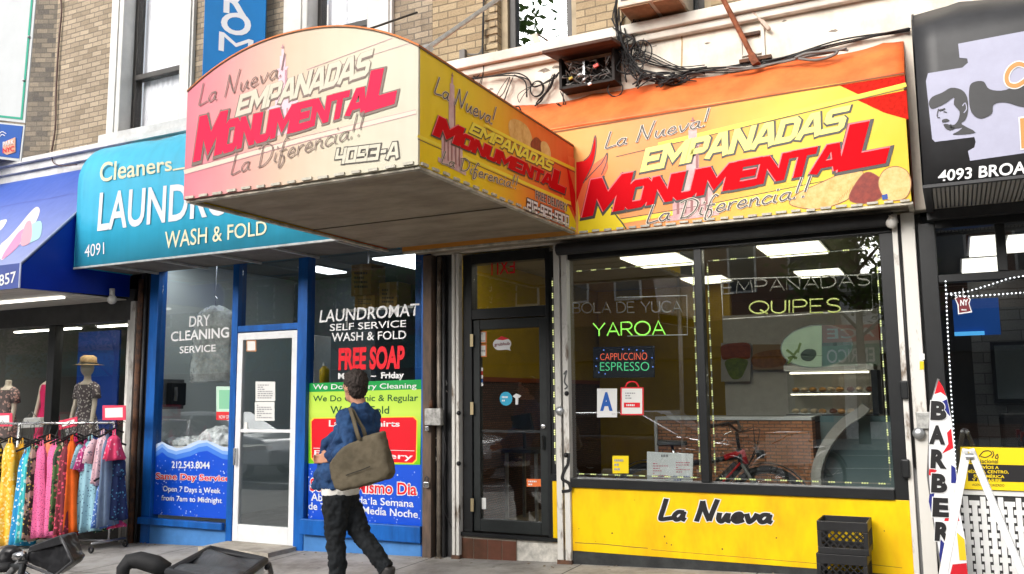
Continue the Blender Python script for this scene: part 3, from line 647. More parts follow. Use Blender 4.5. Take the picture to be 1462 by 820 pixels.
# front of the canopy
bandf = M('faded_band_print', hexc(232, 206, 188), .5)
line(PF, [(263, 246), (430, 200), (594, 160)], 6, bandf, cy, 'band', .0015)
line(PF, [(263, 250), (430, 204), (594, 163)], .8, towerdf, cy, 'band_edge', .002); line(PF, [(263, 242), (430, 196), (594, 157)], .6, towerdf, cy, 'band_edge', .002)
line(PF, [(438, 100), (560, 55)], .8, towerdf, cy, 'band_edge', .002); line(PF, [(440, 108), (585, 62)], .7, towerdf, cy, 'band_edge', .002)
tower(PF, 404, 192, 64, 26, -.25, cy, towerf, towerdf, .0015)
sign_text(PF, cy, [(285, 152), (409, 108), (411, 78), (288, 121)], [(336, 168), (528, 107), (531, 71), (339, 137)], [[(277, 232), (566, 145), (566, 113), (279, 183)]], [(331, 251), (521, 193), (525, 161), (335, 220)], wcream, True)
q = quadof(PF, [(477, 236), (570, 226), (571, 202), (479, 213)])
strokes('4093-A', BLOCK, q, 1.0, brown, cy, off=.004, shear=.12, H=5, grow=.7, name='lettering_outline'); strokes('4093-A', BLOCK, q, 1.0, wcream, cy, off=.006, shear=.12, H=5)
# right side of the canopy
yb = M('yellow_band_print', hexc(252, 226, 60), .4); orp = M('orange_print', hexc(252, 148, 60), .4); flred = M('flame_red_print', hexc(222, 22, 26), .6, spec=.06); floor_ = M('flame_orange_print', hexc(246, 110, 60), .4); fly = M('flame_yellow_print', hexc(250, 222, 30), .4)
emp_m = M('empanada_print', hexc(240, 200, 130), .45, col2=hexc(216, 164, 84), scale=14); emp_b = M('browned_patty_print', hexc(150, 52, 34), .5, col2=hexc(120, 36, 26), scale=30); emp_p = M('pale_patty_print', hexc(244, 206, 140), .5, col2=hexc(228, 180, 106), scale=24)
poly(PS, [(726, 176), (735, 170), (752, 180), (760, 200), (757, 214), (742, 210), (729, 196)], emp_m, cy, 'empanada_print', .0012, 4)
poly(PS, [(757, 206), (766, 196), (777, 210), (780, 226), (765, 222)], emp_b, cy, 'patty_print', .0016, 4)
poly(PS, [(772, 204), (780, 204), (786, 218), (783, 232), (774, 224)], emp_p, cy, 'patty_print', .0020, 4)
line(PS, [(596, 194), (700, 240), (816, 291)], 4.2, yb, cy, 'band', .0015); line(PS, [(596, 198.5), (700, 244.5), (816, 295)], 1, brown, cy, 'band_edge', .002)
line(PS, [(690, 178), (760, 214), (822, 243)], 4, yb, cy, 'band', .0030); line(PS, [(690, 182), (760, 218), (822, 247)], .8, brown, cy, 'band_edge', .0034)
poly(PS, [(810, 222), (823, 228), (823, 290), (817, 262)], floor_, cy, 'flame_print', .0018)
poly(PS, [(808, 232), (817, 262), (823, 284), (823, 312), (815, 292), (812, 262)], flred, cy, 'flame_print', .0026)
poly(PS, [(802, 278), (812, 296), (822, 318), (823, 332), (808, 324), (806, 300)], fly, cy, 'flame_print', .0022)
tower(PS, 645, 241, 104, 20, .5, cy, towerm, towerd, .0022)
sign_text(PS, cy, [(619, 134), (705, 181), (709, 157), (623, 110)], [(668, 189), (787, 246), (789, 231), (671, 173)], [[(617, 193), (806, 276), (806, 259), (619, 170)]], [(629, 234), (738, 272), (740, 254), (632, 216)], ylet)
q = quadof(PS, [(764, 284), (810, 303), (810, 292), (764, 272)]); text('FREE DELIVERY', q, halo, cy, bold=.06, grow=.045, off=.004, name='lettering_halo'); text('FREE DELIVERY', q, brown, cy, bold=.012, off=.006)
q = quadof(PS, [(751, 301), (811, 323), (811, 308), (752, 283)]); strokes('212-923-9300', BLOCK, q, .95, brown, cy, off=.004, H=5, grow=.9, name='lettering_outline'); strokes('212-923-9300', BLOCK, q, .95, wht, cy, off=.006, H=5)
# stay rods from the building to the canopy
def rod(name, a, b, r, mat, label, ends=True, group=None):
    m = MB(); m.tube([a, b], r, 10)
    a = Vector(a); b = Vector(b); d = (b-a).normalized()
    if ends: m.obox(a+d*.03, d*.05, Vector((0, 0, 1)).cross(d).normalized()*r*1.8, d.cross(Vector((0, 0, 1)).cross(d).normalized())*r*1.3)
    return tag(m.build(name, mat, smooth=False), label, 'stay rod')
rod('stay_rod', PX(605, 73, CX1-.03), (-2.98, -.08, PX(605, 73, CX1).z+2.05), .017, steel, 'silver stay rod rising from the right corner of the arched canopy')
rod('stay_rod', (-4.55, -2.7, 3.85), (-4.75, -.06, 5.42), .011, dark, 'thin black stay rod behind the arched top of the canopy')
rod('stay_rod', PY(1079, 90, -.16), PY(1027, -12, -.13), .022, rustred, 'thick rusty red rod leaning over the cream wall above the orange awning')
rod('stay_rod', PY(1096, 40, -.07), PY(1052, -8, -.10), .012, M('painted_rod', (.55, .42, .34), .7, noise=.3), 'thin cream painted rod beside the rusty red rod on the cream wall')

# ------------------------------------------------------------------ orange topped awning with the large sign
aw = empty('awning', (-1.5, -.2, 2.87), 'orange topped shop awning with a yellow and red empanada sign across its front', 'awning')
AX0, AX1, AY, AZ0, AZ1 = -4.72, -.2, -.35, 2.865, 3.855
signmat = gradmat('tan_to_yellow_print', [(0, hexc(236, 158, 70)), (.18, hexc(240, 172, 92)), (.36, hexc(241, 158, 92)), (.5, hexc(240, 152, 76)), (.64, hexc(240, 184, 74)), (.8, hexc(240, 206, 66)), (1, hexc(240, 202, 44))], (-3.2, 0, 3.6), (-.2, 0, 3.2), noise=.10, streak=.03)
MB().box(AX0, AX1, AY, AY+.025, AZ0, AZ1).build('sign_panel', signmat, aw)
PW = lambda x, y: PY(x, y, AY)
orange = M('orange_vinyl', hexc(255, 130, 66), .6, col2=hexc(232, 100, 46), scale=2.8, bump=.6, bscale=4, thr=(.32, .62))
NX = 60; vs = []
for j, (y, z) in enumerate(((AY-.004, AZ1-.02), (AY+.004, AZ1+.015), (AY+.11, AZ1+.13), (AY+.22, AZ1+.26), (-.03, AZ1+.37))):
    for i in range(NX+1):
        x = AX0+(AX1-AX0)*i/NX; s_ = (j/4)
        sag = -.035*abs(math.sin((x+.35)*math.pi/.83))**.7 + .022 if j else 0
        vs.append((x, y, z+sag*s_+.012*math.sin(x*5.1+1)*s_))
n = NX+1
o = MB().add(vs, [(j*n+i, j*n+i+1, (j+1)*n+i+1, (j+1)*n+i) for j in range(4) for i in range(NX)]).build('orange_valance', orange, aw, smooth=True); sm = o.modifiers.new('s', 'SOLIDIFY'); sm.thickness = .008
MB().prism([(AX1, AY, AZ1), (AX1, -.03, AZ1+.36), (AX1, -.03, AZ0), (AX1, AY, AZ0)], (-.012, 0, 0)).build('end_panel', orange, aw)
line(PW, [(780, 191), (1030, 149), (1291, 105)], 2.2, M('dark_seam_print', (.22, .08, .03), .7), aw, 'seam', .004)  # thin dark seam between sign panel and orange top
B('soffit', soff, aw, (AX0, AX1, AY+.026, -.03, AZ0+.01, AZ0+.02))
m = MB(); m.box(AX0, AX1, AY+.002, AY+.05, AZ0-.022, AZ0-.001); m.box(AX1-.04, AX1, AY+.051, -.03, AZ0-.022, AZ0-.001); m.build('soffit_frame', M('grimy_cream_metal', (.5, .46, .38), .55), aw, bevel=.003)
clips(-2.88, AX1, AY, AY, AZ0+.008, 24, 0, -1, 'lacing_clip', aw)
# the print
poly(PW, [(1196, 121), (1291, 103), (1293, 122), (1230, 137)], M('red_corner_print', hexc(222, 40, 28), .7, noise=.3, scale=40, spec=.06), aw, 'corner_print', .0012)
poly(PW, [(1224, 143), (1294, 129), (1297, 171), (1262, 161)], MATS['red_corner_print'], aw, 'corner_print', .0012)
line(PW, [(940, 207), (1100, 169), (1294, 121)], 6, yb, aw, 'band', .002); line(PW, [(880, 224), (1100, 173), (1294, 126)], .9, brown, aw, 'band_edge', .003)
line(PW, [(884, 317), (1000, 298), (1180, 262)], 6, yb, aw, 'band', .002); line(PW, [(884, 313), (1000, 294), (1180, 258)], .8, brown, aw, 'band_edge', .003)
poly(PW, [(826, 334), (826, 260), (862, 258), (878, 300), (895, 326)], fly, aw, 'flame_print', .003)
line(PW, [(873, 296), (880, 308), (888, 318), (894, 327)], 2, brown, aw, 'flame_outline', .0036, True)
poly(PW, [(824, 272), (834, 258), (846, 236), (866, 222), (868, 240), (858, 262), (840, 300), (828, 310)], floor_, aw, 'flame_print', .004)
line(PW, [(836, 258), (850, 243), (860, 232), (867, 219), (866, 232), (859, 250)], 1.4, brown, aw, 'flame_outline', .005, True)
poly(PW, [(823, 232), (834, 230), (843, 220), (850, 194), (851, 212), (846, 236), (833, 262), (823, 290)], flred, aw, 'flame_print', .0045)
line(PW, [(834, 230), (843, 220), (850, 194), (851, 212), (846, 236), (833, 262)], 1.3, brown, aw, 'flame_outline', .0052, True)
# food at the lower right
for pts, mt, o_ in (([(1128, 292), (1140, 276), (1170, 262), (1205, 246), (1228, 238), (1232, 255), (1222, 276), (1200, 290), (1165, 299)], emp_m, .003),
                    ([(1212, 284), (1226, 256), (1240, 246), (1258, 256), (1266, 272), (1252, 286), (1232, 291)], emp_b, .004),
                    ([(1254, 262), (1262, 244), (1280, 238), (1296, 246), (1301, 264), (1294, 282), (1276, 287), (1262, 282)], emp_p, .005)):
    poly(PW, pts, mt, aw, 'food_print', o_, 5); line(PW, smoothpts(pts, True, 5), 1.1, M('food_outline', (.25, .09, .04), .5), aw, 'food_outline', o_+.0004, closed=True)
for k in range(9): line(PW, [(1196+k*4, 290-k*3.6), (1200+k*3.6, 282-k*3.4)], .8, M('crimp_print', hexc(190, 140, 70), .5), aw, 'crimp_print', .0036)
poly(PW, [(1259, 279), (1267, 277), (1268, 284), (1260, 286)], M('tiny_blue_print', hexc(40, 80, 160), .5), aw, 'tiny_badge', .006)
text('Quality', quadof(PW, [(1270, 284), (1298, 279), (1298, 274), (1270, 279)]), wht, aw, off=.0062) if False else None
tower(PW, 989, 312, 168, 38, -.13, aw, towerm, towerd, .0022)
sign_text(PW, aw, [(865, 213), (1014, 180), (1017, 156), (868, 190)], [(913, 247), (1207, 186), (1210, 151), (915, 213)], [[(832, 311), (1268, 229), (1268, 191), (834, 271)]], [(924, 320), (1157, 281), (1162, 254), (929, 294)], ycream)

# ------------------------------------------------------------------ blue laundromat awning
bw = empty('awning', (-7, -.3, 3.03), 'turquoise blue laundromat awning with a rounded top and white lettering', 'awning')
teal = gradmat('turquoise_vinyl', [(0, hexc(66, 186, 226)), (.5, hexc(60, 186, 226)), (.78, hexc(76, 196, 232)), (1, hexc(96, 206, 236))], (0, 0, 2.9), (0, 0, 4.5), rough=.4, streak=.10)
LX0, LX1 = -8.845, -4.97
prof = [(-.82, 2.96), (-.82, 3.5), (-.82, 3.93)]+[(-.82+.5*(1-math.cos(rad(a))), 3.93+.52*math.sin(rad(a))) for a in range(12, 91, 13)]+[(-.03, 4.56)]
NX = 40; vs = []
for i in range(NX+1):
    x = LX0+(LX1-LX0)*i/NX
    for j, (y, z) in enumerate(prof):
        s_ = max(0, (j-3)/7); vs.append((x, y+.004*math.sin(x*9+j), z+s_*(.02*math.sin(x*4.2)+.012*math.sin(x*9.7))))
n = len(prof)
o = MB().add(vs, [(i*n+j, (i+1)*n+j, (i+1)*n+j+1, i*n+j+1) for i in range(NX) for j in range(n-1)]).build('awning_cover', teal, bw, smooth=True); sm = o.modifiers.new('s', 'SOLIDIFY'); sm.thickness = .006; sm.offset = -1
for xx in (LX0, LX1): MB().prism([(xx, y, z) for y, z in prof]+[(xx, -.03, 2.96)], (.01, 0, 0)).build('end_panel', teal, bw)
B('soffit', M('dark_soffit', (.16, .15, .14), .8, noise=.3, scale=4), bw, (LX0+.02, LX1, -.80, -.03, 2.97, 2.98))
m = MB(); m.box(LX0, LX1, -.827, -.79, 2.938, 2.958)
for x in (-8.4, -7.6, -6.8, -6.0, -5.2): m.box(x-.015, x+.015, -.789, -.03, 2.942, 2.966)
m.build('soffit_frame', M('pale_frame', (.42, .44, .44), .5, noise=.3), bw)
PB = lambda x, y: PY(x, y, -.826)
crl = M('cream_letter', hexc(240, 236, 200), .45); wl = M('awning_white_letter', hexc(238, 240, 244), .45)
text('Cleaners', quadof(PB, [(142, 261), (246, 244), (245, 223), (144, 232)]), crl, bw, bold=.012)
line(PB, [(247, 243), (275, 238)], 2.4, crl, bw, 'underline', .003)
text('LAUNDROMAT', quadof(PB, [(139, 331), (424, 294), (424, 244), (143, 275)]), wl, bw, bold=.018)
text('WASH & FOLD', quadof(PB, [(235, 356), (381, 335), (381, 315), (236, 331)]), crl, bw, bold=.006)
text('4091', quadof(PB, [(121, 368), (149, 363), (149, 346), (122, 350)]), wl, bw)

# ------------------------------------------------------------------ vertical blade sign above it
A_ = PY(379, 40, -.15); Bx = PY(291, 40, -.55)
dxy = Vector((A_.x-Bx.x, A_.y-Bx.y, 0)); nrm = Vector((dxy.y, -dxy.x, 0)).normalized()
vsn = empty('vertical_sign', (A_.x, A_.y, 4.7), 'tall bright blue vertical sign with white stacked letters above the turquoise awning', 'sign')
sb = M('bright_blue_sign', hexc(0, 128, 205), .35, noise=.08, scale=2)
zb0, zt0 = 4.75, 7.3
MB().prism([(Bx.x, Bx.y, zb0), (A_.x, A_.y, zb0), (A_.x, A_.y, zt0), (Bx.x, Bx.y, zt0)], -nrm*.1).build('sign_box', sb, vsn, bevel=.004)
B('wall_bracket', dark, vsn, (A_.x-.03, A_.x+.03, A_.y+.02, -.002, 5.2, 5.26), (A_.x-.03, A_.x+.03, A_.y+.02, -.002, 6.8, 6.86))
PV = plane3(Bx, nrm)
for ch, q in (('R', [(319, 18), (352, 24), (353, -14), (320, -22)]), ('O', [(315, 47), (358, 54), (359, 20), (316, 17)]), ('M', [(312, 72), (361, 83), (362, 58), (313, 45)]), ('A', [(308, 112), (366, 124), (366, 92), (309, 80)])):
    text(ch, quadof(PV, q), wl, vsn, bold=.03 if ch != 'M' else .0)
for k, ch in enumerate('DNUAL'): 
    y0 = -26-k*38; text(ch, quadof(PV, [(320, y0), (354, y0+6), (355, y0-30), (321, y0-36)]), wl, vsn, bold=.02)

# ------------------------------------------------------------------ lavender-blue awning of the clothes shop
ca_ = empty('awning', (-10.5, -.7, 2.65), 'sloping blue awning of the clothes shop with a pale lavender front and dark blue end', 'awning')
EX0, EX1 = -13.9, -8.84
EX1 = -8.87
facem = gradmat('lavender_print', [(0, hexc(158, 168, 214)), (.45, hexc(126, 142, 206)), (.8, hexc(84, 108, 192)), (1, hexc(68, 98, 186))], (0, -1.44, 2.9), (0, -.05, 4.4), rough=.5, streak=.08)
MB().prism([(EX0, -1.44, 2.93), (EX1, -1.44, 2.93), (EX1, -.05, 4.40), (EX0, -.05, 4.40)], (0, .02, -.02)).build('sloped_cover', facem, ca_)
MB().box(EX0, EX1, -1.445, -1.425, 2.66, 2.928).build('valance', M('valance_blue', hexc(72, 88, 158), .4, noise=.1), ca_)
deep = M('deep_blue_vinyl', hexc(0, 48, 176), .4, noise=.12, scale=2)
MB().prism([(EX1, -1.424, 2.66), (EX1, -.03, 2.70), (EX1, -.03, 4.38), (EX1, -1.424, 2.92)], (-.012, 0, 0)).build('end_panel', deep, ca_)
MB().tube([(EX1+.006, -1.44, 2.66), (EX1+.006, -1.44, 2.93), (EX1+.006, -.05, 4.4)], .011, 6).build('piping', M('pale_piping', hexc(190, 195, 225), .4), ca_)
m = MB(); wood = M('white_soffit_board', (.55, .54, .52), .6, noise=.3, scale=3, stretch=(.2, 3, 1))
for k in range(9): m.box(EX0, EX1-.02, -1.42+k*.152, -1.42+k*.152+.147, 2.662, 2.672)
m.build('soffit_board', wood, ca_)
lampm = emitmat('tube_light_glow', (1, .96, .88), .9)
a = PZ(0, 433, 2.64); b = PZ(80, 424, 2.64)
m = MB(); m.box(a.x-1.2, b.x, a.y-.03, a.y+.03, 2.63, 2.655); ft = tag(m.build('tube_light', lampm), 'slim tube light under the blue clothes shop awning', 'light')
PVL = lambda x, y: PY(x, y, -1.446)
text('6857', quadof(PVL, [(-9, 411), (23, 403), (23, 387), (-9, 395)]), wht, ca_, bold=.01)
nf = Vector((0, -1.47, 1.39)).normalized(); PSL = plane3((EX1, -1.44, 2.93), nf)
pk = M('pink_shoe_print', hexc(240, 150, 190), .4); pw = M('pale_shoe_print', hexc(236, 224, 232), .4); pt = M('mint_print', hexc(176, 222, 226), .4); pr = M('rose_print', hexc(226, 168, 184), .4)
for pts, mt, o_ in (([(0, 352), (12, 340), (28, 322), (42, 305), (52, 296), (57, 300), (54, 312), (46, 326), (36, 342), (18, 358), (2, 372)], pw, .003), ([(6, 362), (14, 350), (27, 332), (36, 328), (30, 346), (18, 360), (3, 371)], pk, .004), ([(34, 330), (58, 316), (58, 338), (46, 346), (32, 350)], pt, .005),
                    ([(30, 350), (36, 322), (44, 316), (46, 334), (42, 348)], pr, .006), ([(-3, 318), (10, 314), (4, 326), (-3, 330)], wht, .003)):
    poly(PSL, pts, mt, ca_, 'shoe_print', o_, 4)
line(PSL, [(0, 296), (30, 290), (70, 284), (106, 276)], .9, M('seam_print', hexc(90, 104, 180), .5), ca_, 'seam', .002)
tag(MB().ball(PY(160, 428, -.32), .055, n=16, m=10).tube([PY(160, 422, -.32), PY(160, 416, -.32)+Vector((0, 0, .03))], .03, 10).build('dome_camera', white, smooth=True), 'small white dome camera under the blue clothes shop awning', 'security camera')

# ------------------------------------------------------------------ black barber awning
ba = empty('awning', (1.5, -.5, 2.84), 'black barber shop awning printed with a bearded man and a clipper', 'awning')
bv = M('black_vinyl_awning', (.03, .03, .032), .42, noise=.4, scale=2.2, bump=.3, bscale=4)
BX0, BX1 = -.12, 4.5
prof = [(-1, 2.84), (-1, 3.3), (-1, 3.82), (-.985, 3.94), (-.9, 4.04), (-.7, 4.16), (-.4, 4.28), (-.03, 4.38)]
NX = 30; vs = []
for i in range(NX+1):
    x = BX0+(BX1-BX0)*i/NX
    for j, (y, z) in enumerate(prof): vs.append((x, y, z+(.02*math.sin(x*6)+.01*math.sin(x*17+j))*(j > 3)))
n = len(prof)
o = MB().add(vs, [(i*n+j, (i+1)*n+j, (i+1)*n+j+1, i*n+j+1) for i in range(NX) for j in range(n-1)]).build('awning_cover', bv, ba, smooth=True); sm = o.modifiers.new('s', 'SOLIDIFY'); sm.thickness = .008; sm.offset = -1
for xx in (BX0, BX1-.01): MB().prism([(xx, y, z) for y, z in prof]+[(xx, -.03, 2.84)], (.01, 0, 0)).build('end_panel', bv, ba)
m = MB(); rib = M('ribbed_soffit', (.50, .48, .45), .45, metal=.5)
for k in range(160):
    x = BX0+.03+k*.028
    if x > BX1-.05: break
    m.box(x, x+.018, -.96, -.10, 2.838, 2.852)
m.build('soffit_rib', rib, ba); B('soffit', dgrey, ba, (BX0+.02, BX1-.02, -.97, -.04, 2.855, 2.865))
B('soffit_frame', dark, ba, (BX0, BX1, -1.006, -.965, 2.815, 2.836), (BX0, BX0+.05, -.964, -.03, 2.815, 2.836), (BX0, BX1, -.10, -.03, 2.76, 2.836))
PBB = lambda x, y: PY(x, y, -1.0)
lg = M('pale_grey_print', hexc(172, 172, 194), .4, noise=.06)
poly(PBB, [(1368, 63), (1420, 53), (1520, 34), (1520, 214), (1462, 219), (1385, 230), (1382, 216), (1391, 211), (1393, 203), (1391, 196), (1335, 203), (1331, 199), (1322, 116), (1325, 105), (1374, 97), (1382, 90), (1381, 84), (1370, 83)], lg, ba, 'clipper_print', .004)
blp = M('black_print', (.022, .022, .024), .4, noise=.2)
poly(PBB, [(1384, 126), (1390, 118), (1404, 117), (1413, 128), (1436, 129), (1470, 114), (1520, 104), (1520, 160), (1462, 154), (1436, 147), (1419, 150), (1416, 163), (1401, 170), (1389, 164), (1384, 150)], blp, ba, 'handle_print', .008, 4)
poly(PBB, [(1326, 148), (1331, 139), (1345, 133), (1358, 126), (1373, 129), (1381, 140), (1382, 160), (1378, 172), (1373, 178), (1393, 190), (1361, 193), (1368, 188), (1374, 183), (1366, 184), (1357, 184), (1356, 178), (1362, 179), (1368, 172), (1370, 160), (1362, 150), (1362, 140), (1350, 148), (1340, 153), (1330, 156)], blp, ba, 'portrait_print', .008, 3)
poly(PBB, [(1345, 172), (1351, 170), (1356, 173), (1352, 175), (1346, 175)], blp, ba, 'portrait_moustache', .008, 2); poly(PBB, [(1347, 178), (1354, 178), (1360, 182), (1364, 184), (1356, 187), (1350, 184)], blp, ba, 'portrait_beard', .008, 2); poly(PBB, [(1340, 157.5), (1349, 155), (1350, 157), (1341, 159.5)], blp, ba, 'portrait_eyebrow', .008)
for pts in ([(1340, 156), (1338, 167), (1342, 169)], [(1341, 159), (1348, 157)], [(1347, 160), (1352, 161)], [(1345, 175), (1352, 173)], [(1350, 180), (1356, 182)], [(1374, 152), (1378, 148), (1380, 156), (1376, 162)]):
    line(PBB, pts, 1.3, blp if pts[0][0] < 1370 else lg, ba, 'portrait_line', .010, True)
gold = M('gold_print', hexc(196, 140, 70), .4); 
cpts = [(1470, 98), (1455, 92), (1443, 98), (1437, 110), (1440, 121), (1452, 123), (1466, 114)]
line(PBB, cpts, 9, wht, ba, 'lettering_halo', .009, True); line(PBB, cpts, 6, gold, ba, 'lettering', .011, True)
poly(PBB, [(1454, 168), (1500, 162), (1500, 208), (1457, 215)], wht, ba, 'lettering_halo', .009); poly(PBB, [(1456, 170), (1500, 164), (1500, 206), (1458, 213)], gold, ba, 'lettering', .011)
text('4093 BROADWAY', quadof(PBB, [(1339, 260), (1548, 241), (1548, 221), (1340, 244)]), wht, ba, bold=.02, off=.005)
# ------------------------------------------------------------------ shopfronts
X_ = lambda px, py=600, Y=0.: PY(px, py, Y).x
Z_ = lambda px, py, Y=0.: PY(px, py, Y).z
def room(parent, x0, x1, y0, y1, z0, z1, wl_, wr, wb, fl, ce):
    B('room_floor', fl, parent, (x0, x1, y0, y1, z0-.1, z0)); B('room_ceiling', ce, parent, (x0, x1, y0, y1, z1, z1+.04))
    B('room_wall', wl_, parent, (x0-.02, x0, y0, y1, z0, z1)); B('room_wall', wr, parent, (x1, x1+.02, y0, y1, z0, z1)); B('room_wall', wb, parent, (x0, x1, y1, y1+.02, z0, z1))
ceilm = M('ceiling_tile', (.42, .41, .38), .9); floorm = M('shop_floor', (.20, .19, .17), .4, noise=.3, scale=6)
def ceil_light(x0, x1, y0, y1, z, label, s=5, col=(1, .95, .82), group=None):
    f = empty('ceiling_light', ((x0+x1)/2, (y0+y1)/2, z), label, 'ceiling light', group)
    B('frame', alum, f, (x0-.02, x1+.02, y0-.02, y1+.02, z-.012, z-.002)); B('diffuser', emitmat('diffuser_%.1f_%.2f' % (s, col[2]), col, s), f, (x0, x1, y0, y1, z-.03, z-.013))
    return f
# ---- clothes shop
cs = empty('shopfront', (-10.6, 0, 0), 'grey framed clothes shop window with dark mullion behind the dress rail', 'shopfront')
CXR = X_(186, 600)
xm0, xm1 = X_(68, 530), X_(78, 530)
m = MB(); m.box(-13.8, CXR, -.02, .12, 2.42, 2.80); m.build('lintel', dark, cs, bevel=.01)
B('mullion', black, cs, (xm0, xm1, -.02, .10, .3, 2.419), bevel=.008); B('mullion', black, cs, (-13.0, -12.9, -.02, .1, .3, 2.419), bevel=.008)
B('stall_riser', dgrey, cs, (-13.8, CXR-.05, -.03, .12, -.4, .3)); 
B('jamb', dirtywhite, cs, (CXR-.07, CXR, -.04, .12, -.4, 2.419))
B('pane', gl_clear, cs, (-12.9, xm0, .04, .047, .301, 2.418)); B('pane', gl_clear, cs, (xm1, CXR-.071, .04, .047, .301, 2.418))
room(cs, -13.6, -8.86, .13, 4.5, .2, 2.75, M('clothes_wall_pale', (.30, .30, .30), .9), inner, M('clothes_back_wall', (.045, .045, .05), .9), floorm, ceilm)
B('display_floor', M('display_board', (.12, .12, .12), .6), cs, (-13.5, CXR-.1, .13, 1.2, .21, .62))
for k, (a, b, yy) in enumerate(((-12.4, -11.0, .9), (-10.6, -9.9, .9), (-9.8, -9.05, .9))):
    ceil_light(a, b, yy, yy+.06, 2.50, ('left', 'middle', 'right')[k] + ' slim ceiling strip light inside the clothes shop window', 7)
for k_ in (0, 1): ceil_light(-12.2+k_*1.9, -10.9+k_*1.9, .2, .42, 2.735, ('left', 'right')[k_] + ' unseen strip light added above the clothes shop window', 9)  # out-of-view lamps added to brighten the mannequins
tag(B('reflection_panel', M('royal_blue_reflection', hexc(14, 60, 150), .5), None, (-11.9, -11.0, 1.6, 1.63, .65, 2.5)), 'flat royal blue panel added inside the clothes shop for a blue reflection', 'panel')  # blue panel put in to imitate a blue reflection in the glass
# posts between clothes shop and laundromat
ps = empty('shutter_post', (X_(198), -.03, 0), 'weathered grey and rusty shutter post between the clothes shop and the laundromat', 'post')
xa, xb, xc, xd, xe = X_(186), X_(193.5), X_(196), X_(202), X_(210)
B('channel', M('weathered_grey_post', (.36, .35, .33), .6, col2=(.12, .10, .09), scale=10, stretch=(1, 1, .3), thr=(.3, .5)), ps, (xa+.002, xb, -.07, .0, -.4, 2.64), bevel=.006)
MB().tube([(xc+.03, -.05, -.4), (xc+.03, -.05, 2.9)], .035, 10).build('pipe', rust, ps, True)
B('backing', dark, ps, (xb+.001, xe, .0, .14, -.4, 3.0)); MB().tube([(xd+.02, -.03, -.4), (xd+.02, -.03, 3.0)], .02, 8).build('conduit', dark, ps, True)

# ---- laundromat
lf = empty('shopfront', (-6.5, 0, 0), 'bright blue laundromat shopfront with lettered windows and blue sills', 'shopfront')
x0, x1, xr = X_(211, 570), X_(223, 570), X_(607, 570)
d0, d1 = X_(338, 600), X_(424, 600); mu0 = X_(439, 560)
ZT = 3.0; zsL = Z_(275, 636); zsB = Z_(270, 742)
m = MB(); m.box(x0, x1, -.03, .10, -.4, ZT); m.box(d0-.09, d0-.002, -.03, .1, -.4, ZT); m.box(d1+.002, mu0, -.03, .1, -.4, ZT); m.box(xr-.03, xr, -.03, .1, -.4, ZT)
m.box(x0, xr, -.03, .1, ZT+.001, ZT+.12); m.box(d0-.001, d1+.001, -.025, .09, 2.2, 2.27)
m.build('frame', blue, lf, bevel=.006)
B('window_sill', blue, lf, (x0+.005, d0-.095, -.085, -.031, Z_(270, 752), zsB), bevel=.008); B('window_sill', blue, lf, (mu0+.001, xr, -.085, -.031, Z_(520, 768), Z_(520, 745)), bevel=.008)
B('bulkhead', lblue, lf, (x1, d0-.095, -.02, .1, -.4, Z_(270, 752)-.001), bevel=.004); B('bulkhead', lblue, lf, (mu0+.001, xr-.031, -.02, .1, -.4, Z_(520, 768)-.001), bevel=.004)
B('pane', gl_clear, lf, (x1+.001, d0-.092, .03, .037, .3, ZT-.001)); B('pane', gl_clear, lf, (mu0+.001, xr-.031, .03, .037, .3, ZT-.001)); B('pane', gl_dark, lf, (d0, d1, .03, .037, 2.271, ZT-.001))
# door
dr = empty('door', (d0, 0, 0)); dr.parent = lf; dr.matrix_parent_inverse = parent_matrix(lf).inverted()
m = MB(); w_ = .075
m.box(d0, d0+w_, -.02, .03, -.06, 2.19); m.box(d1-w_, d1, -.02, .03, -.06, 2.19); m.box(d0+w_, d1-w_, -.02, .03, 2.11, 2.19); m.box(d0+w_, d1-w_, -.02, .03, -.06, .12); m.box(d0+w_, d1-w_, -.02, .03, 1.10, 1.135)
m.build('door_frame', M('white_aluminium', (.68, .69, .70), .4, noise=.08), dr, bevel=.004)
B('pane', gl_dark, dr, (d0+w_+.001, d1-w_-.001, .003, .009, .121, 1.099), (d0+w_+.001, d1-w_-.001, .003, .009, 1.136, 2.109)); 
B('handle', chrome, dr, (d0+.02, d0+.045, -.06, -.021, .75, .93))
B('threshold', M('worn_threshold', (.42, .38, .32), .9, noise=.3, scale=6), lf, (d0-.05, d1+.05, -.45, .1, -.3, -.062))
PG = lambda x, y: PY(x, y, .028)
def glass_text(s, q, bold=.01, mat=wht, off=.002, parent=lf, **k): return text(s, quadof(PG, q), mat, parent, bold=bold, off=off, **k)
glass_text('DRY', [(270, 467), (300, 465), (300, 449), (271, 452)], .01)
glass_text('CLEANING', [(244, 488), (327, 482), (327, 467), (244.5, 474)], .015)
glass_text('SERVICE', [(256.5, 505), (308, 502), (308, 492), (257, 495)], .008)
glass_text('LAUNDROMAT', [(456, 461), (598, 451), (599, 433), (458, 443)], .01)
glass_text('SELF SERVICE', [(471, 473), (580, 467), (580, 457), (471.5, 463)], .008)
glass_text('WASH & FOLD', [(473.5, 488), (580, 484), (580, 472), (474, 475.5)], .008)
glass_text('FREE SOAP', [(483, 529), (577, 527), (578.5, 493), (484, 497)], .045, redl)
glass_text('Monday  –  Friday', [(483, 544), (576.5, 543), (577, 531), (483, 533)], .03)
